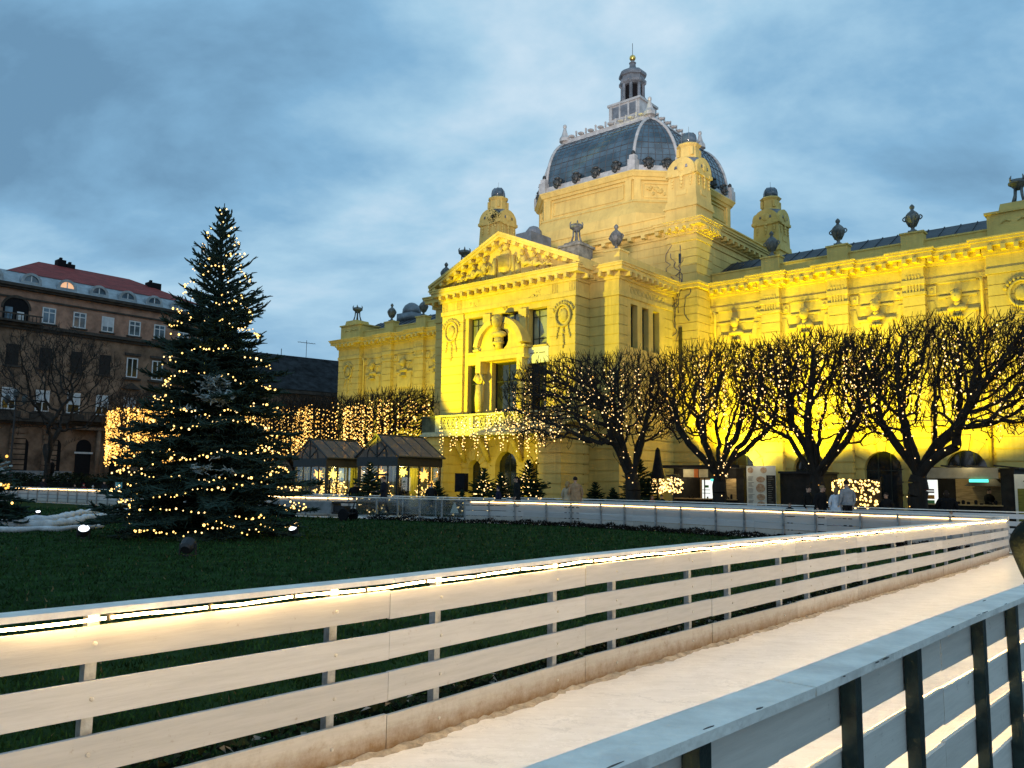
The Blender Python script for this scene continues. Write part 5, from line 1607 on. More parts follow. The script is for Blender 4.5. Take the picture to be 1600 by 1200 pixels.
small_fir(7, 2.9, 'dark fir just right of the first big tree trunk', wxy(1000, 760, 41.5), 0)
small_fir(8, 1.7, 'small dark fir at the corner of the front glass pavilion', wxy(683, 770, 41.6), 10, lab2='few bulbs on the fir at the glass pavilion corner')
small_fir(9, 2.6, 'narrow dark lit fir inside the corner of the front glass pavilion', wxy(577, 760, 42.4), 45, lab2='bulbs on the narrow fir between the glass pavilions')
# edge of another conifer at the left border
t = thing('fir_tree', 'frost-tipped fir mostly outside the view at its left border', 'tree', wxy(-26, 760, 27), 0, 'small fir trees by the pavilion')
build_conifer(t, 31, 3.0, [(.3, 1.25), (1.2, 1.15), (2.2, .6), (3.0, .05)], M['needles'], 1.0, .25, .026, .06, frost=[((1.0, -.2, 2.1), (.6, .6, .4))])
g = np.random.default_rng(3)
strings_thing('few bulbs on the fir at the left border', np.array([(1.0 + g.normal(0, .1), -.4, 1.5 + g.normal(0, .25)) for k in range(9)]), [], [], g, wxy(-26, 760, 27), 0, .04, [M['bulb_a'], M['bulb_g']], .3, group='fairy lights on evergreens')
# clipped hedge behind the distant barrier
hg = thing('hedge', 'long dark clipped hedge behind the distant barrier, before the apartment house', 'hedge', (0, 0, 0))
g = np.random.default_rng(13)
a, b = at_depth(-60, 760, 63).xy.to_3d(), at_depth(330, 760, 56).xy.to_3d(); n_ = 14000
s = g.random(n_); pp = np.array(a)[None] + (np.array(b) - np.array(a))[None] * s[:, None] + np.array([.45, .9, 0])[None] * g.normal(0, .55, n_)[:, None]
pp[:, 2] = 1.75 * g.random(n_) ** .6 * (1 + .12 * np.sin(s * 31))
v, f = leaf_tris(pp, g.uniform(.06, .15, n_), .8, g); np_mesh('foliage', v, f, [M['cover']], hg)
mb = MB(); d_ = (b - a).normalized(); frame_box(mb, a, b, Vector((d_.y, -d_.x, 0)), -.5, .5, 0, 1.3); mb.build('inner_growth', M['bed'], hg)
# ------------------------------------------------------------------ brown apartment house
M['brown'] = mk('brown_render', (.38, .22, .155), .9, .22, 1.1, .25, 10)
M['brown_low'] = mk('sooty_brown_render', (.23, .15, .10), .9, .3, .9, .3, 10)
M['brown_trim'] = mk('dark_moulding', (.060, .050, .042), .9, .25, 2, .2, 12)
M['red_tile'] = mk('red_roof_tiles', (.26, .034, .028), .8, .25, 2.5, .5, 18, streak=(.4, .4, 3))
M['mansard'] = mk('pale_sheet_roof', (.33, .37, .40), .55, .18, 1.5, .15, 8, metal=.2)
M['white_frame'] = mk('white_window_frame', (.62, .64, .66), .5, .1, 4)
M['blind'] = mk('pale_roller_blind', (.50, .54, .58), .6, .1, 3)
M['shutter'] = mk('dark_shutter', (.018, .014, .013), .8, .2, 6)
M['lit_win'] = mk_emit('lit_dormer', (1.0, .55, .30), .75, False)
M['plinth'] = mk('pale_plinth', (.26, .27, .28), .85, .2, 2)

XB = -41.9
apt = thing('apartment_house', 'brown four storey apartment house with red tiled roof and arched dormers', 'building', W(XB, 0), -ANG)
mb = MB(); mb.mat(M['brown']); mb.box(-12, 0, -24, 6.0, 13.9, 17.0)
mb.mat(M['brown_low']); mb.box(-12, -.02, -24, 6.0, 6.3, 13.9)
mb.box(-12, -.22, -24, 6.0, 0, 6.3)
for y0 in np.arange(-24, 6.0, 2.45):                                    # rusticated ground floor piers
    if abs(y0 + 5.6) < 1.6 or abs(y0 + 3.1) < 1.2: continue
    y1 = min(6.0, y0 + 1.15)
    for k in range(12): mb.box(-.25, .02, y0, y1, .5 + k * .42, .5 + k * .42 + .34)
mb.mat(M['plinth']); mb.box(-.2, .06, -24, -6.9, 1.2, 2.1)
mb.build('wall', None, apt)
mb = MB(); mb.mat(M['brown_trim'])
mb.box(-.5, .12, -24, 6.1, 15.98, 16.12); mb.box(-.5, .35, -24.0, 6.3, 16.72, 16.9); mb.box(-.5, .55, -24, 6.5, 16.9, 17.14)
mb.box(-.5, .18, -24, 6.1, 13.5, 13.72); mb.box(-.5, .42, -24, 6.3, 13.72, 13.98)
mb.box(-.5, .22, -24, 6.1, 5.85, 6.05); mb.box(-.5, .5, -24, 6.3, 6.05, 6.3)
mb.build('cornice', None, apt)
cols = [-21.9, -19.4, -17.0, -14.5, -12.1, -9.6, -7.15, -4.78, -2.4, -.1, 2.2, 4.4]
def awin(yc, w, z0, z1, kind):
    mb = MB(); mb.mat(M['brown_trim'])
    if kind == 'third':
        mb.box(-.1, .16, yc - w / 2 - .2, yc + w / 2 + .2, z1 + .2, z1 + .42); mb.box(-.1, .22, yc - w / 2 - .3, yc + w / 2 + .3, z0 - .22, z0 - .06)
        mb.prism([(yc - w / 2 - .35, z0 - 1.05), (yc + w / 2 + .35, z0 - 1.05), (yc, z0 - .5)], -.1, .28, 'x')
    else:
        mb.box(-.1, .14, yc - w / 2 - .15, yc + w / 2 + .15, z0 - .12, z0)
    if kind == 'second': mb.box(-.1, .3, yc - w / 2 - .35, yc + w / 2 + .35, z0 - .75, z0 - .1)
    mb.mat(M['white_frame'])
    f = .09
    if kind != 'shut':
        mb.box(.0, .07, yc - w / 2, yc - w / 2 + f, z0, z1); mb.box(.0, .07, yc + w / 2 - f, yc + w / 2, z0, z1); mb.box(0, .07, yc - w / 2 + f, yc + w / 2 - f, z1 - f, z1); mb.box(0, .07, yc - w / 2 + f, yc + w / 2 - f, z0, z0 + f)
        mb.box(.003, .065, yc - .04, yc + .04, z0 + f, z1 - f)
        if kind == 'fourth': mb.box(.006, .06, yc - w / 2 + f, yc + w / 2 - f, z1 - .45, z1 - .37)
    wn = mb.build('window', None, apt)
    pb = MB(); pb.box(.01, .035, yc - w / 2 + .03, yc + w / 2 - .03, z0 + .03, z1 - .03)
    if kind == 'shut': pb.build('shutter', M['shutter'], wn)
    else: pb.build('pane', M['pane_sky'] if kind == 'fourth' else M['pane_dark'], wn)
    if kind == 'second' or (kind == 'fourth' and abs(yc + 4.78) < .1):
        b_ = MB(); b_.box(.03, .062, yc - w / 2 + .05, yc + w / 2 - .05, z0 + (z1 - z0) * (.42 if kind == 'second' else .35), z1 - .04); b_.build('blind', M['blind'], wn)
for i, y in enumerate(cols):
    if i != 4: awin(y, 1.05, 14.25, 15.6, 'fourth')
    awin(y, 1.0, 10.5, 12.25, 'third' if i > 7 else 'shut')
    awin(y, 1.05, 6.95, 8.7, 'second')
    if y < -6.5 or y > -1.5:
        mb = MB(); mb.mat(M['ink'])
        mb.prism([(y - .62 + 1.2, 2.1), (y + .62 + 1.2, 2.1)] + [(y + 1.2 + .62 * math.cos(PI * k / 10), 4.2 + .62 * math.sin(PI * k / 10)) for k in range(11)], -.3, -.205, 'x')
        mb.build('shop_window', None, apt)
# loggia with arch
mb = MB(); mb.mat(M['ink']); y = -12.1
mb.prism([(y - .95, 14.1), (y + .95, 14.1)] + [(y + .95 * math.cos(PI * k / 12), 15.1 + .95 * math.sin(PI * k / 12)) for k in range(13)], 0, .03, 'x')
mb.mat(M['brown_trim'])
for k in range(12):
    a0, a1 = PI * k / 12, PI * (k + 1) / 12
    mb.prism([(y + r * math.cos(a), 15.1 + r * math.sin(a)) for r, a in ((.95, a0), (1.12, a0), (1.12, a1), (.95, a1))], 0, .1, 'x')
mb.box(0, .75, y - 1.8, y + 1.8, 13.95, 14.12); mb.box(.6, .72, y - 1.8, y + 1.8, 14.55, 14.66)
for k in range(13): mb.box(.63, .69, y - 1.75 + k * .28, y - 1.70 + k * .28, 14.12, 14.55)
mb.mat(M['pane_sky']); mb.box(.031, .05, y - .8, y - .25, 14.15, 15.2); mb.mat(M['white_frame']); mb.box(.031, .06, y + .1, y + .6, 14.15, 14.9)
mb.build('loggia', None, apt)
# balcony over the door, columns, doors
mb = MB(); mb.mat(M['brown_trim'])
mb.box(0, 1.0, -7.6, -1.2, 6.3, 6.45); mb.box(.85, .95, -7.6, -1.2, 7.0, 7.1)
for k in range(24): mb.box(.88, .92, -7.55 + k * .27, -7.51 + k * .27, 6.45, 7.0)
mb.build('balcony', None, apt)
mb = MB(); mb.mat(M['brown_low'], True)
mb.tube([(.35, -5.0, 1.2), (.35, -5.0, 5.6)], [.22, .18], 10); mb.tube([(.35, -4.2, 1.2), (.35, -4.2, 5.6)], [.22, .18], 10)
mb.mat(M['brown_low']); mb.box(-.2, .6, -7.0, -4.0, 5.6, 5.85)
mb.build('door_column', None, apt)
mb = MB(); mb.mat(M['ink'])
mb.box(-.21, -.05, -6.6, -5.4, 1.2, 3.6)
mb.prism([(-3.7, 1.2), (-1.9, 1.2)] + [(-2.8 + .9 * math.cos(PI * k / 10), 4.0 + .9 * math.sin(PI * k / 10)) for k in range(11)], -.21, -.05, 'x')
d_ = mb.build('door', None, apt)
mb = MB(); mb.mat(M['white_frame']); mb.box(-.05, .0, -6.75, -5.25, 3.6, 3.75); mb.build('lintel', None, d_)
# mansard, dormers, tiles
mb = MB(); mb.mat(M['mansard'])
mb.prism([(.3, 17.14), (-1.3, 18.55), (-11, 18.55), (-12, 17.14)], -24, 6.2, 'y') if False else None
def slab(pts, mat):
    m_ = MB(); m_.mat(mat); m_.add(pts[0], pts[1]); return m_
x0, x1 = .3, -1.5
mb.add([(x0, -24, 17.14), (x0, 6.3, 17.14), (x1, 4.6, 18.5), (x1, -24, 18.5), (-12, 6.3, 17.14), (-10.5, 4.6, 18.5), (-10.5, -24, 18.5), (-12, -24, 17.14)],
       [(0, 1, 2, 3), (1, 4, 5, 2), (4, 7, 6, 5), (3, 2, 5, 6), (0, 3, 6, 7), (0, 7, 4, 1)])
mb.build('mansard', None, apt)
mb = MB(); mb.mat(M['red_tile'])
mb.add([(x1 + .15, -12.6, 18.45), (x1 + .15, 4.7, 18.45), (-10.5, 4.7, 18.45), (-10.5, -12.6, 18.45), (-6, -8.6, 20.75), (-6, -.4, 20.75)],
       [(0, 1, 5, 4), (1, 2, 5), (2, 3, 4, 5), (3, 0, 4), (0, 3, 2, 1)])
rf = mb.build('roof', None, apt)
mb = MB(); mb.mat(M['ink'])
for y, x, z, h in ((-6.7, -6.2, 20.5, .8), (-5.9, -6.2, 20.5, .55), (1.1, -4.8, 19.6, .9)):
    mb.box(x - .4, x + .4, y - .35, y + (.35 if h < .85 else .9), z, z + h)
    mb.box(x - .15, x + .15, y - .1, y + .1, z + h - .01, z + h + .25)
    mb.build('chimney', None, rf); mb = MB(); mb.mat(M['ink'])
for i, y in enumerate([-18.7, -16.4, -14.0, -11.15, -8.35, -5.7, -3.2, -.75, 1.6]):
    mb = MB(); mb.mat(M['mansard'], False)
    m = 10
    for k in range(m):
        a0, a1 = PI * k / m, PI * (k + 1) / m
        mb.prism([(y + r * math.cos(a), 17.5 + r * .95 * math.sin(a)) for r, a in ((.56, a0), (.78, a0), (.78, a1), (.56, a1))], -1.4, .12, 'x')
    mb.box(-1.2, .12, y - .80, y + .8, 17.2, 17.5)
    dm = mb.build('dormer', None, apt)
    mb = MB(); mb.prism([(y + .57 * math.cos(PI * k / 10), 17.5 + .55 * math.sin(PI * k / 10)) for k in range(11)], -.05, .02, 'x')
    mb.build('pane', M['lit_win'] if abs(y + 8.35) < .1 else M['pane_sky'], dm)
    mb = MB(); mb.box(.02, .06, y - .04, y + .04, 17.5, 18.0); mb.build('frame', M['white_frame'], dm)
mb = MB(); mb.box(-.3, 7, -24, 8, 0, 1.2); o = mb.build('raised_pavement', M['plaza'], None, kind='structure'); o.location = W(XB, 0); o.rotation_euler = (0, 0, -ANG)

# dark roofed house further back
a, b = at_depth(330, 527, 88), at_depth(560, 556, 99); a.z = b.z = 15.6
hs = thing('dark_roofed_house', 'old house with a long dark slate roof behind the lit trees', 'building', (a.x, a.y, 0), math.atan2(b.y - a.y, b.x - a.x))
l = (b - a).length
mb = MB(); mb.mat(M['brown_low']); mb.box(0, l, -5.5, 6, 0, 11.2); mb.build('wall', None, hs)
M['old_slate'] = mk('old_slate', (.030, .034, .038), .95, .35, 1.2, .5, 8, spec=.08)
mb = MB(); mb.mat(M['old_slate']); mb.prism([(-6.2, 11.1), (0, 15.6), (6.2, 11.1)], -.4, l + .4, 'x'); mb.build('roof', None, hs)
mb = MB(); mb.mat(M['brown_trim']); mb.box(-.3, l + .3, -6.1, -5.4, 10.7, 11.15); mb.build('eaves', None, hs)
mb = MB(); mb.tube([(l * .62, 0, 15.5), (l * .62, 0, 17.6)], .03, 5); mb.tube([(l * .62 - 1.1, 0, 17.3), (l * .62 + 1.1, 0, 17.3)], .025, 4)
for k in range(6): mb.tube([(l * .62 - .9 + k * .36, -.3, 17.3), (l * .62 - .9 + k * .36, .3, 17.3)], .018, 4)
mb.tube([(l * .45, 0, 15.5), (l * .45, 0, 16.3)], .04, 5)
mb.build('antenna', M['black_iron'], hs)

# street lamp by the house
p = at_depth(14, 760, 57); lampo = thing('street_lamp', 'old dark street lamp with three arms before the apartment house', 'street lamp', (p.x, p.y, 0), 0)
mb = MB(); mb.tube([(0, 0, 0), (0, 0, 1.2), (0, 0, 1.3), (0, 0, 7.0)], [.16, .13, .08, .055], 8); mb.build('pole', M['black_iron'], lampo)
mb = MB(); mb.tube([(-.6, 0, 6.6), (-.35, 0, 6.45), (0, 0, 6.5), (.35, 0, 6.45), (.6, 0, 6.6)], .035, 6); mb.build('arm', M['black_iron'], lampo)
for q, z in ((-.6, 6.6), (.6, 6.6), (0, 7.0)):
    mb = MB(); mb.lathe([(.06, 0), (.17, .12), (.2, .4), (.14, .55), (.03, .62)], (q, 0, z), 10); mb.build('lantern', M['bronze'], lampo)

# teal banner
p = at_depth(186, 757, 53.5); bn = thing('banner', 'upright teal banner behind the distant barrier', 'banner', (p.x, p.y, 0), .35)
M['teal'] = mk('teal_cloth', (.12, .36, .38), .7, .1, 3); M['teal_d'] = mk('dark_teal_print', (.015, .09, .11), .7, .1, 3)
mb = MB(); mb.box(-.18, .18, -.02, .02, .55, 1.62); mb.build('cloth', M['teal'], bn)
mb = MB()
for z in (1.38, 1.1, .82):
    mb.prism([(-.13, z - .1), (-.08, z - .1), (.0, z + .1), (-.05, z + .1)], -.03, -.021); mb.prism([(.13, z - .1), (.08, z - .1), (-.02, z + .1), (.03, z + .1)], -.034, -.024)
mb.build('lettering', M['teal_d'], bn)
mb = MB(); mb.box(-.22, -.18, -.02, .02, 0, 1.66); mb.build('pole', M['steel_post'], bn)

# white snow covered hoses on the lawn
M['snow'] = mk('old_snow', (.62, .65, .68), .85, .15, 4, .5, 12)
gs = random.Random(31)
def hose(name, label, pts, r0, r1, lump):
    p3 = [gnd(x, y, .1) for x, y in pts]; o = p3[0].copy(); o.z = 0
    pp = []; rr = []
    for a, b in zip(p3, p3[1:]):
        n = max(2, int((b - a).length / .3))
        for k in range(n): pp.append(a.lerp(b, k / n) - o + Vector((gs.uniform(-.03, .03), gs.uniform(-.03, .03), gs.uniform(-.02, .03))))
    for i in range(len(pp)): rr.append((r0 + (r1 - r0) * i / len(pp)) * (1 + gs.uniform(-lump, lump)))
    mb = MB(); mb.mat(M['snow'], True); mb.tube(pp, rr, 10)
    ob = mb.build(name, None, None); ob.location = o; ob['label'] = label; ob['category'] = 'hose'; ob['group'] = 'snowy white hoses lying on the lawn'
hose('white_hose', 'upper snowy white hose curving away behind the spruce', [(-40, 818), (20, 815), (75, 814), (100, 808), (128, 801), (185, 798), (250, 800)], .20, .10, .18)
hose('white_hose', 'middle snowy white hose joining the upper one on the lawn', [(-40, 824), (30, 821), (75, 820), (112, 816), (135, 809), (170, 805), (250, 806)], .17, .10, .2)
hose('white_hose', 'short lower snowy white hose ending on the lawn beside the spotlight', [(-40, 829), (40, 827), (95, 826), (130, 824), (168, 821)], .085, .08, .25)

# lawn floodlights
M['cool_lamp'] = mk_emit('cool_lamp_face', (.85, .92, 1.0), 3, True)
def spotlamp(label, px, py, lit, s=1.0, face=(0, -.5, .85)):
    p = gnd(px, py); t = thing('garden_spotlight', label, 'spotlight', p, 0, 'spotlights on the lawn')
    d = Vector(face).normalized(); q = d.to_track_quat('Z', 'Y').to_matrix().to_4x4()
    T = Matrix.Translation((0, 0, .24 * s)) @ q
    mb = MB(); o = 0
    mb.lathe([(.10 * s, -.18 * s), (.15 * s, -.12 * s), (.17 * s, .06 * s), (.17 * s, .08 * s)], (0, 0, 0), 12); mb.v = [tuple(T @ Vector(v)) for v in mb.v]
    mb.box(-.12 * s, .12 * s, -.06 * s, .06 * s, 0, .03); mb.box(-.19 * s, -.165 * s, -.03, .03, .02, .28 * s); mb.box(.165 * s, .19 * s, -.03, .03, .02, .28 * s)
    mb.build('housing', M['black_iron'], t)
    mb = MB(); mb.lathe([(.145 * s, .082 * s), (.145 * s, .09 * s)], (0, 0, 0), 14); mb.v = [tuple(T @ Vector(v)) for v in mb.v]
    mb.build('lens', M['cool_lamp'] if lit else M['pane_dark'], t)
spotlamp('lit spotlight on the lawn between the white hoses and the viewer', 130, 842, True, .95, (.25, -.55, .8))
spotlamp('lit spotlight at the right foot of the spruce', 458, 838, True, .8, (-.2, -.5, .85))
spotlamp('small spotlight behind the white hoses, pale face turned up', 59, 807, True, .65, (.1, -.4, .9))
spotlamp('unlit black floodlight box in front of the spruce foot', 293, 869, False, 1.0, (0, .8, .5))
# ------------------------------------------------------------------ glass pavilions
M['gh_frame'] = mk('dark_green_frame', (.014, .020, .022), .45, .2, 6)
M['gh_glass'] = mk_glass('greenhouse_glass', (.86, .88, .82), .03, .86)
def mk_frosted(name, col, amount):
    m, nt, b = new_mat(name); N, L = nt.nodes, nt.links
    df = N.new('ShaderNodeBsdfDiffuse'); df.inputs['Color'].default_value = (*col, 1); tr = N.new('ShaderNodeBsdfTransparent'); tr.inputs['Color'].default_value = (.6, .54, .45, 1)
    tcn = N.new('ShaderNodeTexCoord'); nn = N.new('ShaderNodeTexNoise'); nn.inputs['Scale'].default_value = 3.0; nn.inputs['Detail'].default_value = 6; L.new(tcn.outputs['Object'], nn.inputs['Vector'])
    mrn = N.new('ShaderNodeMapRange'); mrn.inputs['From Min'].default_value = .3; mrn.inputs['From Max'].default_value = .7; mrn.inputs['To Min'].default_value = amount - .12; mrn.inputs['To Max'].default_value = amount + .12; L.new(nn.outputs['Fac'], mrn.inputs['Value'])
    mx = N.new('ShaderNodeMixShader'); L.new(mrn.outputs[0], mx.inputs['Fac']); L.new(tr.outputs[0], mx.inputs[1]); L.new(df.outputs[0], mx.inputs[2]); L.new(mx.outputs[0], N['Material Output'].inputs['Surface'])
    return m
M['gh_roof'] = mk_frosted('misted_roof_glass', (.21, .175, .15), .62)
M['gh_floor'] = mk('timber_floor', (.09, .06, .035), .8, .25, 3)
M['star'] = mk_emit('paper_star', (1.0, .50, .10), 3.0, True)
M['star_y'] = mk_emit('yellow_paper_star', (1.0, .74, .12), 3.2, True)
M['ygreen'] = mk('yellow_green_curtain', (.34, .36, .02), .8, .2, 3)
M['parcel'] = mk('amber_gift_paper', (.45, .22, .06), .6, .3, 4)
def star_mb(c, r, n=12, seed=0):
    g = random.Random(seed); mb = MB()
    mb.blob(c, r * .32, 7, 5)
    for k in range(n):
        z = 1 - 2 * (k + .5) / n; a = k * 2.39996; q = math.sqrt(1 - z * z); d = Vector((q * math.cos(a), q * math.sin(a), z))
        u = d.orthogonal().normalized(); w = d.cross(u); o = Vector(c)
        L_ = r * g.uniform(.85, 1.1)
        b = [o + d * r * .2 + (u * math.cos(t) + w * math.sin(t)) * r * .2 for t in (0, PI / 2, PI, 3 * PI / 2)]
        mb.add([*b, o + d * L_], [(0, 1, 4), (1, 2, 4), (2, 3, 4), (3, 0, 4), (3, 2, 1, 0)])
    return mb
def greenhouse(label, x0, x1, y0, y1, ze, za, door):
    t = thing('glass_pavilion', label, 'glass pavilion', W(x0, y0), -ANG, 'gabled glass pavilions beside the porch')
    w, d = x1 - x0, y1 - y0; f = .06
    mb = MB(); mb.mat(M['gh_frame'])
    for x, y in ((0, 0), (w, 0), (w, d), (0, d)): mb.box(x - f, x + f, y - f, y + f, 0, ze)
    mb.box(-.1, w + .1, -.12, d + .12, ze - .48, ze)                       # deep eaves band
    nx, ny = 4, 4
    for k in range(1, nx):
        for y in (0, d): mb.box(w * k / nx - .03, w * k / nx + .03, y - .03, y + .03, 0, ze - .48)
    for k in range(1, ny):
        for x in (0, w): mb.box(x - .03, x + .03, d * k / ny - .03, d * k / ny + .03, 0, ze - .48)
    for y in (-.02, d + .02): mb.box(0, w, y - .03, y + .03, 0, .35)
    for x in (-.02, w + .02): mb.box(x - .03, x + .03, 0, d, 0, .35)
    if door:
        mb.box(w * .25, w * .75, -.09, -.03, 1.95, 2.06); mb.box(w * .5 - .05, w * .5 + .05, -.09, -.03, 0, 2.0)
        for z in (.75, 1.3): mb.box(w * .25, w * .75, -.08, -.04, z, z + .035)
    mb.build('frame', None, t)
    mb = MB(); mb.mat(M['gh_frame']); ov = .22; dz = (za - ze)
    def rafter(y, r=.05):
        for s in (0, 1):
            a = Vector((-ov if s == 0 else w + ov, y, ze - ov * dz / (w / 2) * .0)); mb.tube([a, (w / 2, y, za)], r, 5)
    for k in range(5): rafter(-.15 + (d + .3) * k / 4, .055 if k in (0, 4) else .04)
    mb.tube([(w / 2, -.2, za), (w / 2, d + .2, za)], .06, 6)
    for x in (-ov, w + ov): mb.tube([(x, -.2, ze), (x, d + .2, ze)], .06, 6)
    for y in (-.12, d + .12):                                              # gable tracery
        mb.tube([(w / 2, y, ze), (w / 2, y, za)], .045, 5); mb.tube([(w / 2, y, ze), (w * .24, y, ze + dz * .52)], .035, 5); mb.tube([(w / 2, y, ze), (w * .76, y, ze + dz * .52)], .035, 5)
        mb.tube([(w / 2 + w * .26 * math.cos(a), y, ze + w * .26 * math.sin(a)) for a in np.linspace(0, PI, 11)], .03, 5)
    mb.build('roof_frame', None, t)
    mb = MB(); mb.mat(M['gh_roof'])
    mb.add([(-ov, -.15, ze + .02), (w / 2, -.15, za), (w / 2, d + .15, za), (-ov, d + .15, ze + .02)], [(0, 1, 2, 3)])
    mb.add([(w + ov, -.15, ze + .02), (w / 2, -.15, za), (w / 2, d + .15, za), (w + ov, d + .15, ze + .02)], [(3, 2, 1, 0)])
    for y in (-.1, d + .1): mb.add([(0, y, ze), (w, y, ze), (w / 2, y, za)], [(0, 1, 2)])
    mb.build('roof_glass', None, t, fix=False)
    mb = MB(); mb.mat(M['gh_glass'])
    for a, b in (((0, 0), (w, 0)), ((w, 0), (w, d)), ((w, d), (0, d)), ((0, d), (0, 0))): mb.add([(*a, .3), (*b, .3), (*b, ze - .45), (*a, ze - .45)], [(0, 1, 2, 3)])
    mb.build('wall_glass', None, t, fix=False)
    mb = MB(); mb.box(.05, w - .05, .05, d - .05, 0.02, .12); mb.build('floor', M['gh_floor'], t)
    return t
GHY = -7.5
ghr = greenhouse('right glass pavilion with a door, its roof overlapping the porch corner', -3.65, -.6, GHY, GHY + 3.0, 2.93, 4.1, True)
ghl = greenhouse('left glass pavilion of the pair, with stars hanging inside', -9.4, -6.5, GHY, GHY + 3.0, 2.90, 4.0, False)
def star_thing(label, x, y, z, r, mat, seed):
    mb = star_mb((0, 0, 0), r, 14, seed); mb.tube([(0, 0, r * .2), (0, 0, max(.3, 2.6 - z))], .008, 4)
    o = mb.build('star_lantern', M[mat]); o.location = W(x, y, z); o.rotation_euler = (0, 0, seed); o['label'] = label; o['category'] = 'star lantern'; o['group'] = 'glowing star lanterns'
star_thing('orange star in the left glass pavilion, nearest its left corner', -8.2, GHY + .7, 2.0, .36, 'star', 1)
star_thing('big yellow star in the left glass pavilion', -7.05, GHY + .9, 2.0, .40, 'star_y', 2)
star_thing('orange star behind the gable of the right glass pavilion', -2.82, GHY + .8, 2.05, .36, 'star', 3)
star_thing('yellow star above the door of the right glass pavilion', -1.2, GHY + .9, 2.15, .36, 'star_y', 4)
star_thing('orange star by the right side wall of the right glass pavilion', -.97, GHY + 2.2, 2.0, .42, 'star', 5)
star_thing('small star low by the far side of the right glass pavilion', -.95, GHY + 2.75, 1.5, .26, 'star', 6)
def bulbs_blob(label, c, rad, n, seed, size, mats=('bulb_g', 'bulb_w'), group='clusters of bulbs at the stalls', cat='light cluster', name='light_cluster', shell=.0):
    g = np.random.default_rng(seed); B = g.normal(size=(n, 3)); B /= np.linalg.norm(B, axis=1, keepdims=True); B *= (shell + (1 - shell) * g.random((n, 1)) ** .5) * np.array(rad)[None]
    S0 = B[:-1]; S1 = B[1:]
    return strings_thing(label, B, S0, S1, g, c, -ANG, size, [M[m] for m in mats], .35, group=group, cat=cat, name=name)
bulbs_blob('heap of glowing bulbs low in the left glass pavilion, under the orange star', W(-8.1, GHY + .9, 1.1), (.55, .5, .75), 75, 1, .04)
bulbs_blob('heap of glowing bulbs low in the left glass pavilion, under the big yellow star', W(-6.95, GHY + 1.2, 1.05), (.6, .5, .8), 95, 2, .045)
bulbs_blob('glowing bulbs inside the right glass pavilion beside its door', W(-2.97, GHY + 1.4, 1.0), (.5, .5, .8), 40, 3, .03)
bulbs_blob('glowing bulbs by the side wall of the right glass pavilion', W(-1.1, GHY + 2.1, 1.2), (.35, .7, .7), 40, 4, .035)
for lab, x, y, wd in (('yellow green curtain in the left glass pavilion, at its left edge', -9.05, GHY + 1.8, .5), ('tall yellow green curtain in the left glass pavilion, at its right edge', -6.95, GHY + 2.4, .9), ('yellow green curtain low in the right glass pavilion', -2.0, GHY + 2.5, .8)):
    mb = MB()
    pts = [(q * wd / 16 - wd / 2, .05 * math.sin(q * 1.5)) for q in range(17)]
    mb.add([(x_, y_, .15) for x_, y_ in pts] + [(x_, y_, 2.4) for x_, y_ in pts], [(q, q + 1, 18 + q, 17 + q) for q in range(16)])
    o = mb.build('curtain', M['ygreen'], fix=False); o.location = W(x, y); o.rotation_euler = (0, 0, -ANG); o['label'] = lab; o['category'] = 'curtain'; o['group'] = 'yellow green curtains'
lamp('glass_pavilion_lamp', 'POINT', W(-7.9, GHY + 1.6, 2.2), 110, (1, .74, .25), size=.04)
lamp('glass_pavilion_lamp', 'POINT', W(-2.1, GHY + 1.6, 2.2), 110, (1, .66, .28), size=.04)

# black round topped shrub pot between them
p = wxy(555, 765, 41.3)
# ------------------------------------------------------------------ loudspeaker, notice, umbrella
p = wxy(721, 760, 41.8); sp = thing('loudspeaker', 'big black loudspeaker on a stand beside the porch pier', 'loudspeaker', p, -.5)
zc = at_depth(720, 754, 41.8).z
mb = MB(); mb.box(-.27, .27, -.2, .2, zc - .46, zc + .46); mb.build('cabinet', M['ink'], sp)
mb = MB(); mb.lathe([(.19, 0), (.15, .02), (.05, .03)], (0, 0, 0), 14); mb.v = [(x, -.2 - z, y + zc - .15) for x, y, z in mb.v]; mb.build('woofer', M['ink'], sp)
mb = MB(); mb.tube([(0, 0, .5), (0, 0, zc - .4)], .03, 6)
for k in range(3): mb.tube([(0, 0, .7), (.45 * math.cos(k * 2.1), .45 * math.sin(k * 2.1), .02)], .02, 5)
mb.build('stand', M['black_iron'], sp)
nb = thing('notice_frame', 'small dark notice frame on the porch pier beside the loudspeaker', 'notice', W(-4.7, -1.33, 0), -ANG)
mb = MB(); mb.box(-.32, .32, -.03, .03, 1.0, 1.62); mb.build('frame', M['win_frame'], nb)
mb = MB(); mb.box(-.24, .24, -.04, -.031, 1.08, 1.54); mb.build('sheet', M['stone'], nb)
p = wxy(1028, 760, 41.5); um = thing('closed_umbrella', 'closed black market umbrella left of the stall with the orange sign', 'umbrella', p, 0)
zt, zb = at_depth(1028, 703, 41.5).z, at_depth(1028, 748, 41.5).z
mb = MB(); M['black_cloth'] = mk('black_cloth', (.012, .012, .014), .9, .3, 5)
pr = [(.03, zt + .12), (.11, zt), (.18, zt - .5), (.27, zt - 1.0), (.36, zb + .05), (.30, zb)]
mb.lathe([(r, z) for r, z in pr], (0, 0, 0), 10); mb.v = [(x * (1 + .22 * math.sin(math.atan2(y, x) * 5)), y * (1 + .22 * math.sin(math.atan2(y, x) * 5)), z) for x, y, z in mb.v]
mb.build('canopy', M['black_cloth'], um); mb = MB(); mb.tube([(0, 0, 0), (0, 0, zb + .1)], .03, 6); mb.build('pole', M['black_iron'], um)
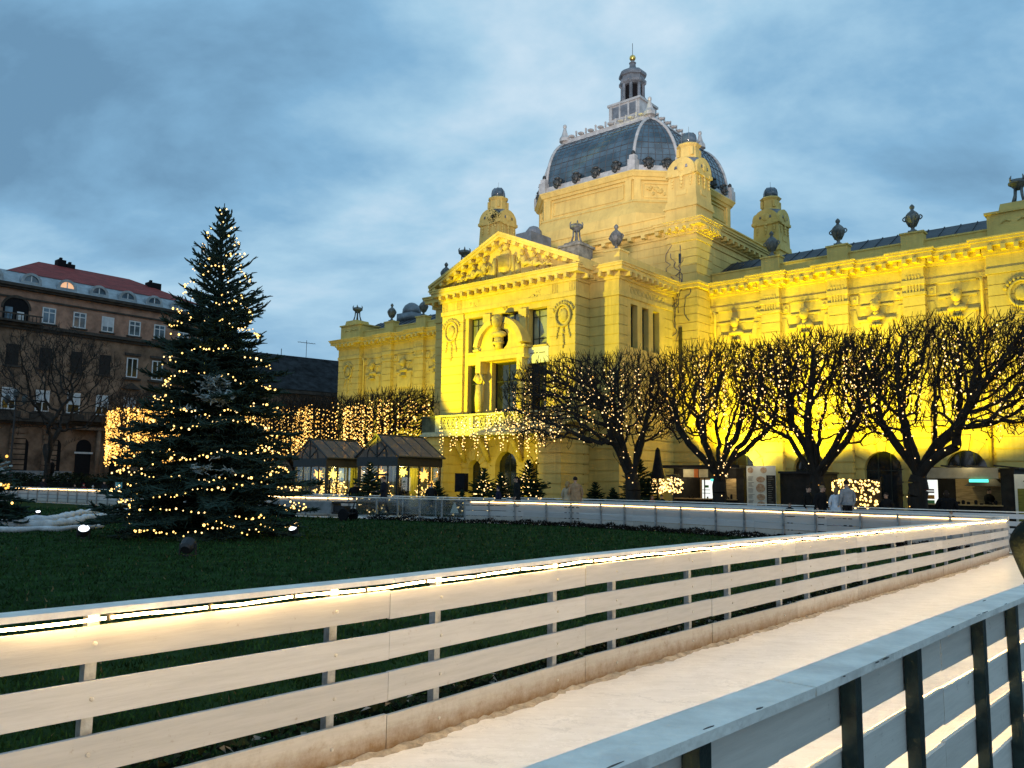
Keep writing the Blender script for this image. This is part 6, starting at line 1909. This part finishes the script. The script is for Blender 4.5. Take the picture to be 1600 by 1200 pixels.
# white triangular board behind the clear barrier
p = wxy(710, 800, 36.6); tr = thing('triangle_sign', 'white triangular sign on a short stick behind the clear barrier', 'sign', p, -.3)
mb = MB(); mb.prism([(-.19, .34), (.19, .34), (.03, .80), (-.03, .80)], -.012, .012); mb.build('plate', M['sign_white'], tr); mb = MB(); mb.box(-.015, .015, .013, .03, 0.0, .4); mb.build('stick', M['steel_post'], tr)

# ------------------------------------------------------------------ food stalls
M['stall_dark'] = mk('dark_stall_board', (.020, .019, .017), .75, .3, 3, .2, 10)
M['stall_wood'] = mk('pale_plywood', (.42, .30, .14), .8, .2, 2.5, .1, 20, streak=(1, 1, 6))
M['awning_metal'] = mk('brushed_awning', (.44, .38, .26), .4, .12, 2, metal=.4)
M['fridge_white'] = mk_emit('lit_fridge', (.95, 1.0, .95), .95, True)
M['neon'] = mk_emit('teal_neon', (.10, .95, .72), 1.6, True)
M['orange'] = mk('orange_panel', (.72, .20, .03), .6, .1, 3)
M['sign_cream'] = mk('cream_sign', (.70, .64, .42), .6, .1, 3)
M['food_a'] = mk('photo_of_food', (.30, .14, .06), .5, .5, 9, col2=(.62, .52, .36))
M['can_o'] = mk('orange_cans', (.8, .35, .03), .4, .2, 30); M['can_g'] = mk('green_cans', (.10, .38, .12), .4, .2, 30); M['can_d'] = mk('brown_cans', (.16, .05, .03), .4, .2, 30)
M['olive'] = mk('olive_menu', (.22, .22, .03), .6, .2, 3, streak=(1, 1, 8))

KY = 3.0
k1 = thing('food_stall', 'dark food stall with an orange sign panel and flat roof behind the second tree', 'food stall', W(9.1, KY), -ANG, 'food stalls along the right wing')
mb = MB(); mb.mat(M['stall_dark'])
mb.box(-.1, 4.45, -.75, 2.9, 2.55, 2.70)                       # roof
mb.box(.55, 4.35, -.05, 0.0, 2.02, 2.55); mb.box(.55, 4.35, 0, .1, 0, .95)
mb.box(.4, .55, -.05, 2.7, 0, 2.55); mb.box(3.95, 4.35, -.05, 2.7, 0, 2.55); mb.box(.55, 4.0, 2.6, 2.7, 0, 2.55)
mb.box(2.15, 2.2, -.02, .02, .95, 2.02)
mb.build('body', None, k1)
for xa, xb, m_ in ((1.0, 1.618, 'sign_cream'), (1.622, 1.86, 'orange'), (1.9, 2.4, 'sign_cream'), (2.9, 3.5, 'sign_cream')):
    mb = MB(); mb.box(xa, xb, -.09, -.05, 2.08, 2.5); mb.build('fascia_sign', M[m_], k1)
mb = MB(); mb.mat(M['stall_wood']); mb.box(2.7, 3.95, 1.4, 1.5, .95, 2.3); mb.build('back_panel', None, k1); mb = MB(); mb.mat(M['stall_wood']); mb.box(.6, 2.6, 2.5, 2.58, .95, 2.4); mb.build('back_panel', None, k1)
mb = MB(); mb.mat(M['stall_wood']); mb.box(.5, 4.0, -.25, .35, .95, 1.0); mb.build('counter', None, k1)
mb = MB(); mb.mat(M['fridge_white']); mb.box(1.72, 2.22, .6, 1.0, .98, 1.95); mb.mat(M['ink'])
for z in (1.25, 1.42): mb.box(1.75, 2.19, .57, .6, z, z + .03)
mb.mat(M['can_g']); mb.box(1.85, 2.1, .575, .6, 1.55, 1.68)
mb.build('fridge', None, k1)
mb = MB(); mb.box(2.6, 3.15, -.16, -.1, 1.88, 2.0); mb.build('neon_sign', M['neon'], k1)
mb = MB(); rk = random.Random(4)
for k in range(14):
    x = rk.uniform(.8, 3.8); h = rk.uniform(.08, .28); mb.lathe([(.04, 0), (.045, h * .7), (.02, h)], (x, rk.uniform(-.1, .25), 1.0), 7)
mb.build('bottles', M['ink'], k1)
for k in range(2):
    lamp('stall_lamp', 'POINT', W(9.1 + 1.2 + k * 2.0, KY + 1.0, 2.3), 22, (1, .80, .5), size=.04)

mbd = thing('menu_board', 'tall white menu board with pictures of dishes beside the stall', 'menu board', W(13.7, KY - .25), -ANG)
mb = MB(); mb.box(0, 1.48, 0, .05, .55, 2.66); mb.build('panel', M['sign_white'], mbd)
mb = MB(); mb.box(1.02, 1.48, -.012, -.002, .55, 2.2); mb.build('side_panel', M['stall_dark'], mbd)
for x0, x1, z0, z1 in ((.06, .36, 2.3, 2.6), (.72, 1.05, 2.3, 2.6), (.5, .95, 1.85, 2.15), (.48, .95, 1.35, 1.8), (.5, .95, .98, 1.3), (.5, .95, .6, .93)):
    mb = MB(); mb.prism([((x0 + x1) / 2 + (x1 - x0) / 2 * math.cos(a), (z0 + z1) / 2 + (z1 - z0) / 2 * math.sin(a)) for a in np.linspace(0, 2 * PI, 13)[:-1]], -.014, -.001); mb.build('dish_picture', M['food_a'], mbd)
mb = MB()
for k in range(26):
    if k % 5 == 4: continue
    mb.box(.08, .08 + rk.uniform(.18, .32), -.01, -.001, 2.12 - k * .058, 2.14 - k * .058)
for k in range(14): mb.box(1.1, 1.1 + rk.uniform(.15, .3), -.02, -.012, 2.1 - k * .1, 2.13 - k * .1)
mb.build('menu_lines', M['stone'], mbd)
cab = thing('stall_cabin', 'windowless black cabin right of the menu board', 'cabin', W(15.3, KY), -ANG)
mb = MB(); mb.box(0, 1.9, 0, 2.5, 0, 2.3); mb.build('body', M['stall_dark'], cab); mb = MB(); mb.box(-.05, 1.95, -.1, 2.6, 2.3, 2.4); mb.build('roof', M['black_iron'], cab)

sc = thing('light_screen', 'low dark screen hung with a glowing net of bulbs between the stalls', 'light screen', W(17.78, KY), -ANG)
mb = MB(); mb.box(0, 2.2, 0, .06, .5, 2.05); mb.build('panel', M['stall_dark'], sc); mb = MB(); mb.box(0, .05, -.03, .09, 0, 2.15); mb.box(2.15, 2.2, -.03, .09, 0, 2.15); mb.build('post', M['black_iron'], sc)
g = np.random.default_rng(8); B = np.stack([g.random(170) * 2.1 + .05, np.full(170, -.06) - g.random(170) * .1, 2.0 - 1.3 * g.random(170) ** 1.5], 1)
strings_thing('glowing net of bulbs on the low dark screen between the stalls', B, B[:-1:6], B[1::6][:len(B[:-1:6])], g, W(17.78, KY), -ANG, .045, [M['bulb_g'], M['bulb_w']], .3, group='clusters of bulbs at the stalls', cat='light net', name='light_net')
def light_tree(label, labs, x, y, seed):
    t = thing('light_post', label, 'light post', W(x, y), -ANG, 'posts carrying balls of bulbs')
    mb = MB(); mb.tube([(0, 0, 0), (0, 0, 1.6)], .035, 6); mb.lathe([(.2, 0), (.2, .05), (.05, .08)], (0, 0, 0), 10); mb.build('pole', M['black_iron'], t)
    mb = MB(); mb.lathe([(.42, 2.08), (.3, 2.18), (.05, 2.24)], (0, 0, 0), 12); mb.tube([(0, 0, 1.5), (0, 0, 2.1)], .03, 5); mb.build('shade', M['stall_dark'], t)
    bulbs_blob(labs, W(x, y, 1.62), (.58, .5, .44), 120, seed, .04, ('bulb_w', 'bulb_g'), shell=.35)
light_tree('post under the left of two glowing balls, next to the closed umbrella', 'left of two glowing balls of bulbs, next to the closed umbrella', 9.55, 1.2, 5)
light_tree('post under the right of two glowing balls, at the stall with the orange sign', 'right of two glowing balls of bulbs, at the stall with the orange sign', 10.45, 1.2, 6)

for q_ in (1.2, 2.9, 4.1): lamp('stall_downlight', 'POINT', W(9.1 + q_, KY - .62, 2.42), 7, (1, .84, .55), size=.04)  # added fill points, lift the fascia signs and menu board
lamp('stall_downlight', 'POINT', W(14.4, KY - .9, 2.9), 9, (1, .86, .6), size=.04)
lamp('stall_downlight', 'POINT', W(23.6, KY - 1.1, 2.75), 14, (1, .86, .5), size=.04)
lamp('stall_downlight', 'POINT', W(25.7, KY - 1.0, 2.7), 8, (1, .9, .6), size=.04)
k2 = thing('food_stall', 'dark food stall with a long metal awning and a cook inside', 'food stall', W(21.73, KY), -ANG, 'food stalls along the right wing')
mb = MB(); mb.mat(M['stall_dark'])
mb.box(-.2, 3.3, -.05, .1, 0, .98); mb.box(-.2, -.05, .1, 2.6, 0, 2.6); mb.box(3.0, 3.5, -.1, 2.6, 0, 2.55); mb.box(-.05, 3.0, 2.5, 2.6, 0, 2.6)
for a in range(4): 
    T = Matrix.Translation((-.2 + a * 1.0, -.1, 2.62)) @ Matrix.Rotation(.12, 4, 'Y'); mb.box(0, .92, -.2, 2.8, 0, .07, T)
mb.build('body', None, k2)
mb = MB(); mb.mat(M['awning_metal']); mb.box(-.05, 3.0, -.55, -.5, 2.12, 2.55); mb.box(-.05, 3.0, -.5, .1, 2.5, 2.56); mb.tube([(-.05, -.52, 2.12), (3.0, -.52, 2.12)], .03, 6); mb.build('awning', None, k2)
mb = MB(); mb.mat(M['stall_wood']); mb.box(.85, 3.0, 2.0, 2.1, .95, 2.4); mb.box(-.1, 3.05, -.3, .3, .98, 1.03); mb.build('counter', None, k2)
mb = MB(); mb.mat(M['stall_dark']); mb.frust(2.2, 1.3, 1.8, 2.2, .75, .5, .35, .3); mb.build('range_hood', None, k2)
mb = MB(); mb.box(1.95, 2.65, -.66, -.6, 1.96, 2.08); mb.build('neon_sign', M['neon'], k2)
mb = MB(); mb.mat(M['fridge_white']); mb.box(-.1, .4, .35, .8, .9, 2.05)
for i, (m_, z) in enumerate((('can_d', 1.58), ('can_d', 1.48), ('can_o', 1.22), ('can_g', 1.0))):
    mb.mat(M[m_]); mb.box(-.06, .36, .31, .345, z, z + (.07 if i < 2 else .17))
mb.build('fridge', None, k2)
for k in range(9):
    x = .8 + k * .25 + rk.uniform(-.05, .05); h = rk.uniform(.06, .2); mb = MB(); mb.lathe([(.06, 0), (.07, h * .8), (.03, h)], (x, rk.uniform(-.15, .2), 1.03), 7); mb.build('pot', M['ink'], k2)
for k in range(2): lamp('stall_lamp', 'POINT', W(21.73 + 1.2 + k * 1.2, KY + .7, 2.3), 16, (1, .86, .45), size=.04)
sg_ = thing('logo_sign', 'tall sign with a round black wheel emblem over an olive menu, at the right border', 'sign', W(25.25, KY - .3), -ANG)
mb = MB(); mb.box(0, 1.5, 0, .06, .4, 2.3); mb.build('panel', M['sign_white'], sg_)
mb = MB(); mb.box(.1, 1.4, -.012, -.001, .4, 1.72); mb.build('menu_sheet', M['olive'], sg_)
mb = MB(); c = (.62, -.02, 2.02)
mb.tube([(c[0] + .22 * math.cos(a), c[1], c[2] + .2 * math.sin(a)) for a in np.linspace(.3, 2 * PI - .5, 18)], .022, 5)
mb.tube([(c[0] - .1, -.02, 1.9), (c[0] - .08, -.02, 2.15), (c[0] + .06, -.02, 2.1), (c[0] - .06, -.02, 2.03), (c[0] + .1, -.02, 1.9)], .018, 5)
for k in range(8): a = k * PI / 4; mb.tube([(c[0] + .22 * math.cos(a), -.02, c[2] + .2 * math.sin(a)), (c[0] + .30 * math.cos(a), -.02, c[2] + .27 * math.sin(a))], .018, 4)
mb.build('emblem', M['ink'], sg_)

# black trolley with the ice planer beside the clear panels
p = gnd(492, 812); ic = thing('ice_cart', 'long pale ice maintenance cart with black wheels beside the clear barrier', 'cart', p, -.45)
mb = MB(); mb.box(-2.1, 1.1, -.35, .35, .30, .78); mb.build('tank', M['plinth'], ic)
mb = MB(); mb.box(1.1, 1.9, -.3, .3, .28, .36); mb.box(1.1, 1.95, -.3, .3, .74, .80); mb.box(1.15, 1.7, -.22, .22, .38, .62); mb.tube([(1.9, 0, .3), (2.05, 0, .75)], .03, 5); mb.build('drive_unit', M['black_iron'], ic)
for x in (-1.6, 1.75):
    for y in (-.34, .34):
        mb = MB(); mb.lathe([(.10, -.06), (.24, -.06), (.26, -.03), (.26, .03), (.24, .06), (.10, .06)], (0, 0, 0), 16); mb.v = [(x + a, y + c_, .26 + b) for a, b, c_ in mb.v]; mb.build('wheel', M['ink'], ic)
# ------------------------------------------------------------------ people
M['skin'] = mk('skin', (.50, .30, .21), .6, .08, 8)
M['shoe'] = mk('black_shoe', (.015, .014, .014), .5, .2, 8)
M['eye'] = mk('eye_dark', (.02, .015, .012), .3, .1, 8)
M['lips'] = mk('lips', (.36, .15, .12), .5, .1, 8)
cloth_cache = {}
def cloth(c):
    if c not in cloth_cache: cloth_cache[c] = mk('cloth_%d' % len(cloth_cache), c, .9, .16, 6, .8, 13, spec=.15)
    return cloth_cache[c]

def person(label, loc, rz, H=1.75, top=(.02, .02, .025), leg=(.015, .016, .02), hair=(.03, .02, .015), coat=.86, hat=None, hairlen=0.0, arms='down', bulk=1.0, lean=0.0, stride=.0, seed=0, scarf=None, group='people around the ice rink'):
    s = H / 1.75
    g = random.Random(seed)
    V = []; E = []; Rr = []; tag = []
    def j(p, r, t, parent=None):
        V.append(Vector(p)); Rr.append(r if hasattr(r, '__len__') else (r, r)); tag.append(t); i = len(V) - 1
        if parent is not None: E.append((parent, i))
        return i
    b = bulk
    pel = j((0, 0, .97), (.145 * b, .11 * b), 'top')
    sp_ = j((0, .0, 1.15), (.14 * b, .11 * b), 'top', pel); ch = j((0, -.01 - lean * .2, 1.33), (.165 * b, .12 * b), 'top', sp_)
    nk = j((0, -lean * .35, 1.46), (.075, .07), 'top', ch); hb = j((0, -.015 - lean * .45, 1.53), .055, 'skin', nk)
    hm = j((0, -.03 - lean * .5, 1.605), (.078, .092), 'skin', hb); ht = j((0, -.02 - lean * .5, 1.69), (.066, .08), 'skin', hm)
    for sx in (-1, 1):
        sh = j((sx * .17 * b, -lean * .3, 1.40), .072 * b, 'top', ch)
        if arms == 'down': el, wr = (sx * (.235 * b + .01), .03, 1.13), (sx * .235 * b, -.06 - .06 * g.random(), .91)
        elif arms == 'front': el, wr = (sx * .24 * b, -.05, 1.13), (sx * .12, -.27, 1.08)
        elif arms == 'pocket': el, wr = (sx * (.27 * b), .08, 1.15), (sx * .20 * b, -.08, .95)
        elif arms == 'akimbo': el, wr = (sx * .40 * b, .06, 1.25), (sx * .24, -.10, .94)
        e_ = j(el, .058 * b if arms != 'akimbo' else .06, 'top', sh); w_ = j(wr, .036, 'top', e_)
        d = (Vector(wr) - Vector(el)).normalized(); lat = Vector((0, 1, 0)).cross(d); lat = lat.normalized() if lat.length > .1 else Vector((1, 0, 0))
        fw = d.cross(lat).normalized()
        pm = j(Vector(wr) + d * .05, (.032, .02), 'skin', w_); p2 = j(Vector(wr) + d * .095, (.036, .016), 'skin', pm)
        for k, (o, l) in enumerate(((-.027, .062), (-.009, .074), (.009, .07), (.026, .055))):
            k1_ = j(Vector(wr) + d * (.095 + l * .5) + fw * o + lat * .006, .0095, 'skin', p2); j(Vector(wr) + d * (.095 + l * .9) + fw * o * 1.1 + lat * (.022 + .006 * k), .008, 'skin', k1_)
        t1 = j(Vector(wr) + d * .07 - fw * .045, .011, 'skin', pm); j(Vector(wr) + d * .11 - fw * .055 + lat * .01, .009, 'skin', t1)
    for sx in (-1, 1):
        st = stride * sx
        hp = j((sx * .085, 0, .90), (.092 * b, .095 * b), 'leg', pel); kn = j((sx * .095, -.03 - st * .18, .51), .066, 'leg', hp)
        an = j((sx * .10, .015 - st * .30 + (.1 * abs(stride) if st < 0 else 0), .10 + (.05 * abs(stride) if st < 0 else 0)), .045, 'leg', kn)
        he = j(V[an] + Vector((0, .02, -.055)), .042, 'shoe', an); j(V[an] + Vector((sx * .02, -.16, -.06)), (.042, .035), 'shoe', he)
    me = bpy.data.meshes.new('skel'); me.from_pydata([tuple(v) for v in V], E, [])
    o = bpy.data.objects.new('skel', me); COL.objects.link(o)
    md = o.modifiers.new('skin', 'SKIN'); md.use_smooth_shade = True; md.branch_smoothing = .6
    for i, r in enumerate(Rr):
        sv = me.skin_vertices[0].data[i]; sv.radius = r; sv.use_root = (i == 0); sv.use_loose = False
    sb = o.modifiers.new('sub', 'SUBSURF'); sb.levels = 1; sb.render_levels = 1
    dg = bpy.context.evaluated_depsgraph_get(); ev = o.evaluated_get(dg)
    m2 = bpy.data.meshes.new_from_object(ev); bpy.data.objects.remove(o); bpy.data.meshes.remove(me)
    # features of the face, joined into the body mesh
    mb = MB(); hc = Vector((0, -.03 - lean * .5, 1.62))
    mb.mat(M['skin'], True); mb.blob(hc + Vector((0, -.105, -.012)), (.015, .028, .028), 6, 5)
    for sx in (-1, 1): mb.blob(hc + Vector((sx * .082, .012, -.005)), (.012, .025, .034), 6, 5)
    mb.blob(hc + Vector((0, -.07, -.085)), (.035, .035, .028), 7, 5)
    mb.mat(M['eye'], True)
    for sx in (-1, 1): mb.blob(hc + Vector((sx * .032, -.088, .022)), (.014, .012, .009), 6, 5)
    mb.mat(M['lips'], True); mb.blob(hc + Vector((0, -.098, -.052)), (.026, .010, .009), 7, 5)
    mats = {'skin': M['skin'], 'top': cloth(top), 'leg': cloth(leg), 'shoe': M['shoe']}
    keys = list(mats); me = bpy.data.meshes.new('person')
    nv = len(m2.vertices); vs = [v.co.copy() for v in m2.vertices] + [Vector(v) for v in mb.v]
    fs = [tuple(p.vertices) for p in m2.polygons] + [tuple(i + nv for i in f) for f in mb.f]
    me.from_pydata([tuple(v) for v in vs], [], fs)
    for k in keys: me.materials.append(mats[k])
    me.materials.append(M['eye']); me.materials.append(M['lips'])
    seg = [(V[a], V[b_], tag[b_]) for a, b_ in E]
    def near(c):
        best = 1e9; t = 'top'
        for a, b_, tg in seg:
            ab = b_ - a; u_ = max(0, min(1, (c - a).dot(ab) / max(1e-9, ab.length_squared))); dd = (a + ab * u_ - c).length_squared
            if dd < best: best = dd; t = tg
        return t
    mi = []
    for p in m2.polygons:
        c = p.center; t = near(c)
        if t == 'skin' and c.z < 1.50 and abs(c.x) < .12: t = 'top'
        mi.append(keys.index(t))
    mi += [{0: 0, 1: 4, 2: 5}[m_] for m_ in mb.m]
    me.polygons.foreach_set('material_index', mi); me.polygons.foreach_set('use_smooth', [True] * len(fs)); me.update()
    for v in me.vertices: v.co *= s
    bpy.data.meshes.remove(m2)
    ob = link('person', me); ob.location = loc; ob.rotation_euler = (0, 0, rz)
    ob['label'] = label; ob['category'] = 'person'; ob['group'] = group
    # hair or hat
    hc = (hc + Vector((0, .012, .018)))
    mb = MB(); mb.mat(cloth(hat) if hat else cloth(hair), True)
    vs = []; n = 12; m = 8
    for i in range(m + 1):
        ph = PI * .56 * i / m
        for k in range(n):
            a = 2 * PI * k / n; front = max(0, -math.sin(a))
            ph2 = ph * (1 - .33 * front * (0.7 if hat else 1)) + (.25 * (1 - front) * i / m)
            q = 1.0 + g.uniform(-.03, .03)
            vs.append(((hc.x + .090 * q * math.sin(ph2) * math.cos(a)) * s, (hc.y + .108 * q * math.sin(ph2) * math.sin(a)) * s, (hc.z + .105 * math.cos(ph2)) * s))
    mb.add(vs, [(i * n + k, (i + 1) * n + k, (i + 1) * n + (k + 1) % n, i * n + (k + 1) % n) for i in range(m) for k in range(n)])
    if hairlen: mb.mat(cloth(hair), True); mb.tube([(hc + Vector((0, .05, .02))) * s, (hc + Vector((0, .085, -.10))) * s, (hc + Vector((0, .09, -.10 - hairlen))) * s], [.085 * s, .085 * s, .05 * s], 9)
    if hat: mb.blob((hc + Vector((0, 0, .12))) * s, .03 * s, 6, 5)
    mb.build('hat' if hat else 'hair', None, ob)
    if coat < 1.2:
        mb = MB(); mb.mat(cloth(top), True); n = 16; pr = [(.10, 1.47), (.15, 1.43), (.185, 1.34), (.172, 1.18), (.178, 1.02), (.195, .93), (.205, coat), (.17, coat)]
        vs = []
        for r, z in pr:
            ly = -lean * .9 * max(0, z - .95)
            for k in range(n):
                a = 2 * PI * k / n; w = 1 + .05 * math.sin(a * 5 + seed) * (1.4 - z) * 2
                vs.append((r * b * w * math.cos(a) * s, (r * .74 * b * w * math.sin(a) + ly) * s, z * s))
        mb.add(vs, [(i * n + k, i * n + (k + 1) % n, (i + 1) * n + (k + 1) % n, (i + 1) * n + k) for i in range(len(pr) - 1) for k in range(n)])
        mb.build('coat', None, ob)
    if scarf:
        mb = MB(); mb.mat(cloth(scarf), True); mb.lathe([(.06, 1.44), (.10, 1.46), (.105, 1.50), (.085, 1.54), (.06, 1.54)], (0, -.01, 0), 10); mb.v = [(x * s, y * s, z * s) for x, y, z in mb.v]; mb.build('scarf', None, ob)
    return ob

def pat(px, d, z=.02):
    p = at_depth(px, 760, d); return Vector((p.x, p.y, z))
BACK, LEFT, FRONT, RIGHT = PI, -PI / 2, 0, PI / 2
person('man in a long tan coat standing with his back to the lawn', pat(899, 35.2, .1), BACK + .15, 1.90, (.40, .25, .14), coat=.72, bulk=1.12, seed=1)
person('blond woman in a beige coat leaning against the man in tan', pat(887, 35.3, .1), BACK - .5, 1.70, (.46, .36, .24), hair=(.34, .22, .10), coat=.74, hairlen=.14, seed=2, bulk=1.05)
person('dark haired person in a black coat walking left before the porch firs', pat(808, 36.8, .1), LEFT + .2, 1.88, (.012, .014, .014), hair=(.012, .01, .012), coat=.66, hairlen=.1, seed=3, stride=.5)
person('child in a navy jacket just left of the walker in black', pat(779, 37.3, .1), LEFT - .5, 1.42, (.012, .016, .04), hair=(.25, .17, .1), coat=.8, hat=(.014, .018, .045), seed=4)
person('dark skater in profile seen through the clear barrier before the glass pavilions', pat(600, 39.2, .03), LEFT + .1, 1.90, (.012, .014, .022), coat=.8, arms='front', seed=5, stride=.6)
person('person in a dark cap and striped scarf at the corner of the front glass pavilion', pat(674, 41.3), FRONT + .4, 1.62, (.016, .016, .018), hat=(.02, .025, .03), scarf=(.4, .38, .33), seed=6, bulk=1.15)
person('person in a black hood with the back turned, between the two glass pavilions', pat(555, 42.3), BACK, 1.60, (.008, .008, .009), hat=(.008, .008, .009), seed=7, bulk=1.3)
person('small seated looking dark figure inside the right glass pavilion by the door', W(-1.5, GHY + 1.0, .12), BACK + .4, 1.45, (.03, .035, .05), seed=8)
person('visitor with a white collar inside the right glass pavilion', W(-2.3, GHY + .5, .12), FRONT, 1.5, (.02, .02, .025), scarf=(.6, .6, .58), seed=9)
person('smiling dark haired boy under the two glowing balls of bulbs', pat(1034, 36.5), FRONT - .1, 1.25, (.014, .014, .017), seed=10)
person('red haired child in an orange jacket beside the boy under the bulbs', pat(1019, 36.8), FRONT + .5, 1.22, (.30, .10, .05), hair=(.22, .06, .02), hairlen=.12, seed=11)
person('woman in a white jacket nestling against the man in grey', pat(1306, 28.9, .1), RIGHT + .9, 1.62, (.60, .62, .68), leg=(.35, .30, .34), hair=(.20, .13, .07), coat=.82, hairlen=.1, seed=12, lean=.12)
person('man in a grey sweater and black trousers seen from behind', pat(1323, 28.7, .1), BACK + .2, 1.86, (.26, .27, .29), leg=(.010, .010, .012), coat=.95, seed=13, bulk=1.06)
person('bulky person in a black jacket left of the couple in white and grey', pat(1281, 29.4, .1), LEFT + 2.2, 1.66, (.010, .010, .011), hair=(.24, .16, .09), coat=.8, seed=14, bulk=1.35, lean=.15)
person('fair faced child low behind the rail near the forked tree', pat(1233, 30.6), FRONT - .3, 1.10, (.012, .013, .016), hair=(.07, .04, .02), seed=15)
person('man with reddish face in dark clothes right of the glowing bulb net', pat(1384, 30.0), LEFT + .6, 1.52, (.012, .012, .013), seed=16, bulk=1.2)
person('visitor in a black coat ordering at the stall with the metal awning', pat(1478, 29.0), BACK - .4, 1.62, (.008, .008, .009), coat=.7, seed=17, bulk=1.4, hairlen=.1)
person('child with a pale face before the stall with the metal awning', pat(1484, 27.0), FRONT, .98, (.02, .02, .03), hair=(.12, .07, .03), seed=18)
person('tall dark visitor left of the bulky black jacket, beside the forked trunk', pat(1262, 31.0), FRONT + .5, 1.72, (.012, .011, .010), seed=19)
person('cook in a black cap behind the counter under the teal light', W(24.1, KY + .8, .12), FRONT + .3, 1.60, (.010, .011, .012), hat=(.010, .012, .012), arms='front', seed=20, bulk=1.15)
person('dark figure standing on the raised pavement before the brown house', pat(79, 66, 1.2), LEFT, 1.85, (.008, .009, .010), coat=.7, seed=21)
person('dark clad person with a pink face at the far left of the distant barrier', pat(67, 56.5), FRONT + .3, 1.55, (.012, .012, .016), seed=22)
person('child in a red hat behind the distant barrier', pat(131, 56), FRONT, 1.22, (.10, .014, .014), hat=(.20, .02, .02), seed=23)
person('child in a white hat and jacket behind the distant barrier', pat(145, 55.6), RIGHT, 1.10, (.5, .48, .46), hat=(.6, .58, .55), seed=24, arms='front')
person('fair haired adult behind the distant barrier left of the teal banner', pat(163, 55.4), FRONT - .2, 1.42, (.014, .014, .018), hair=(.25, .16, .08), seed=25)
person('small figure between the red hatted child and the pink faced person', pat(117, 56.2), FRONT, 1.18, (.03, .02, .02), seed=26)
person('person in a dark green jacket at the right border, elbow reaching into view', Vector((4.50, 6.9, .03)), BACK + .35, 1.82, (.007, .013, .010), coat=.82, arms='akimbo', seed=27, bulk=1.38)
# ------------------------------------------------------------------ floodlights of the pavilion, plus one added fill
YEL = (1.0, .86, .0)
def flood(x, y, z, tx, ty, tz, energy, ang, blend=.35, col=YEL, size=.25):
    lamp('facade_floodlight', 'SPOT', W(x, y, z), energy, col, W(tx, ty, tz), size, math.radians(ang), blend)
flood(-6.0, -14.5, 3.0, -.3, 0, 9.9, 21500, 39.5, .15)
flood(2.2, -4.6, .35, .3, .3, 2.6, 650, 95, .7)
# wings, lit from low lamps close to the wall
for x, e in ((10.6, 5600), (14.2, 4300), (18.4, 2700), (22.3, 1800), (27.5, 2400)):
    flood(x, 4.6, 2.9, x + .8, 8.9, 8.2, e, 100, .45)
for x, e in ((-10.5, 1500), (-14.2, 1000), (-18.2, 800), (-22.2, 700)):
    flood(x, 3.6, 2.6, x - 1.2, 8.9, 9.0, e, 105, .5)
flood(11.2, 7.2, 2.9, 11.8, 8.9, 4.2, 420, 120, .8, (1, .97, .25))
# added unseen fill spot, brightens the upper storey and the drum
flood(26, -36, 9, -.5, 12, 25.4, 108000, 21.5, .35, (1.0, .80, .74), 3.0)
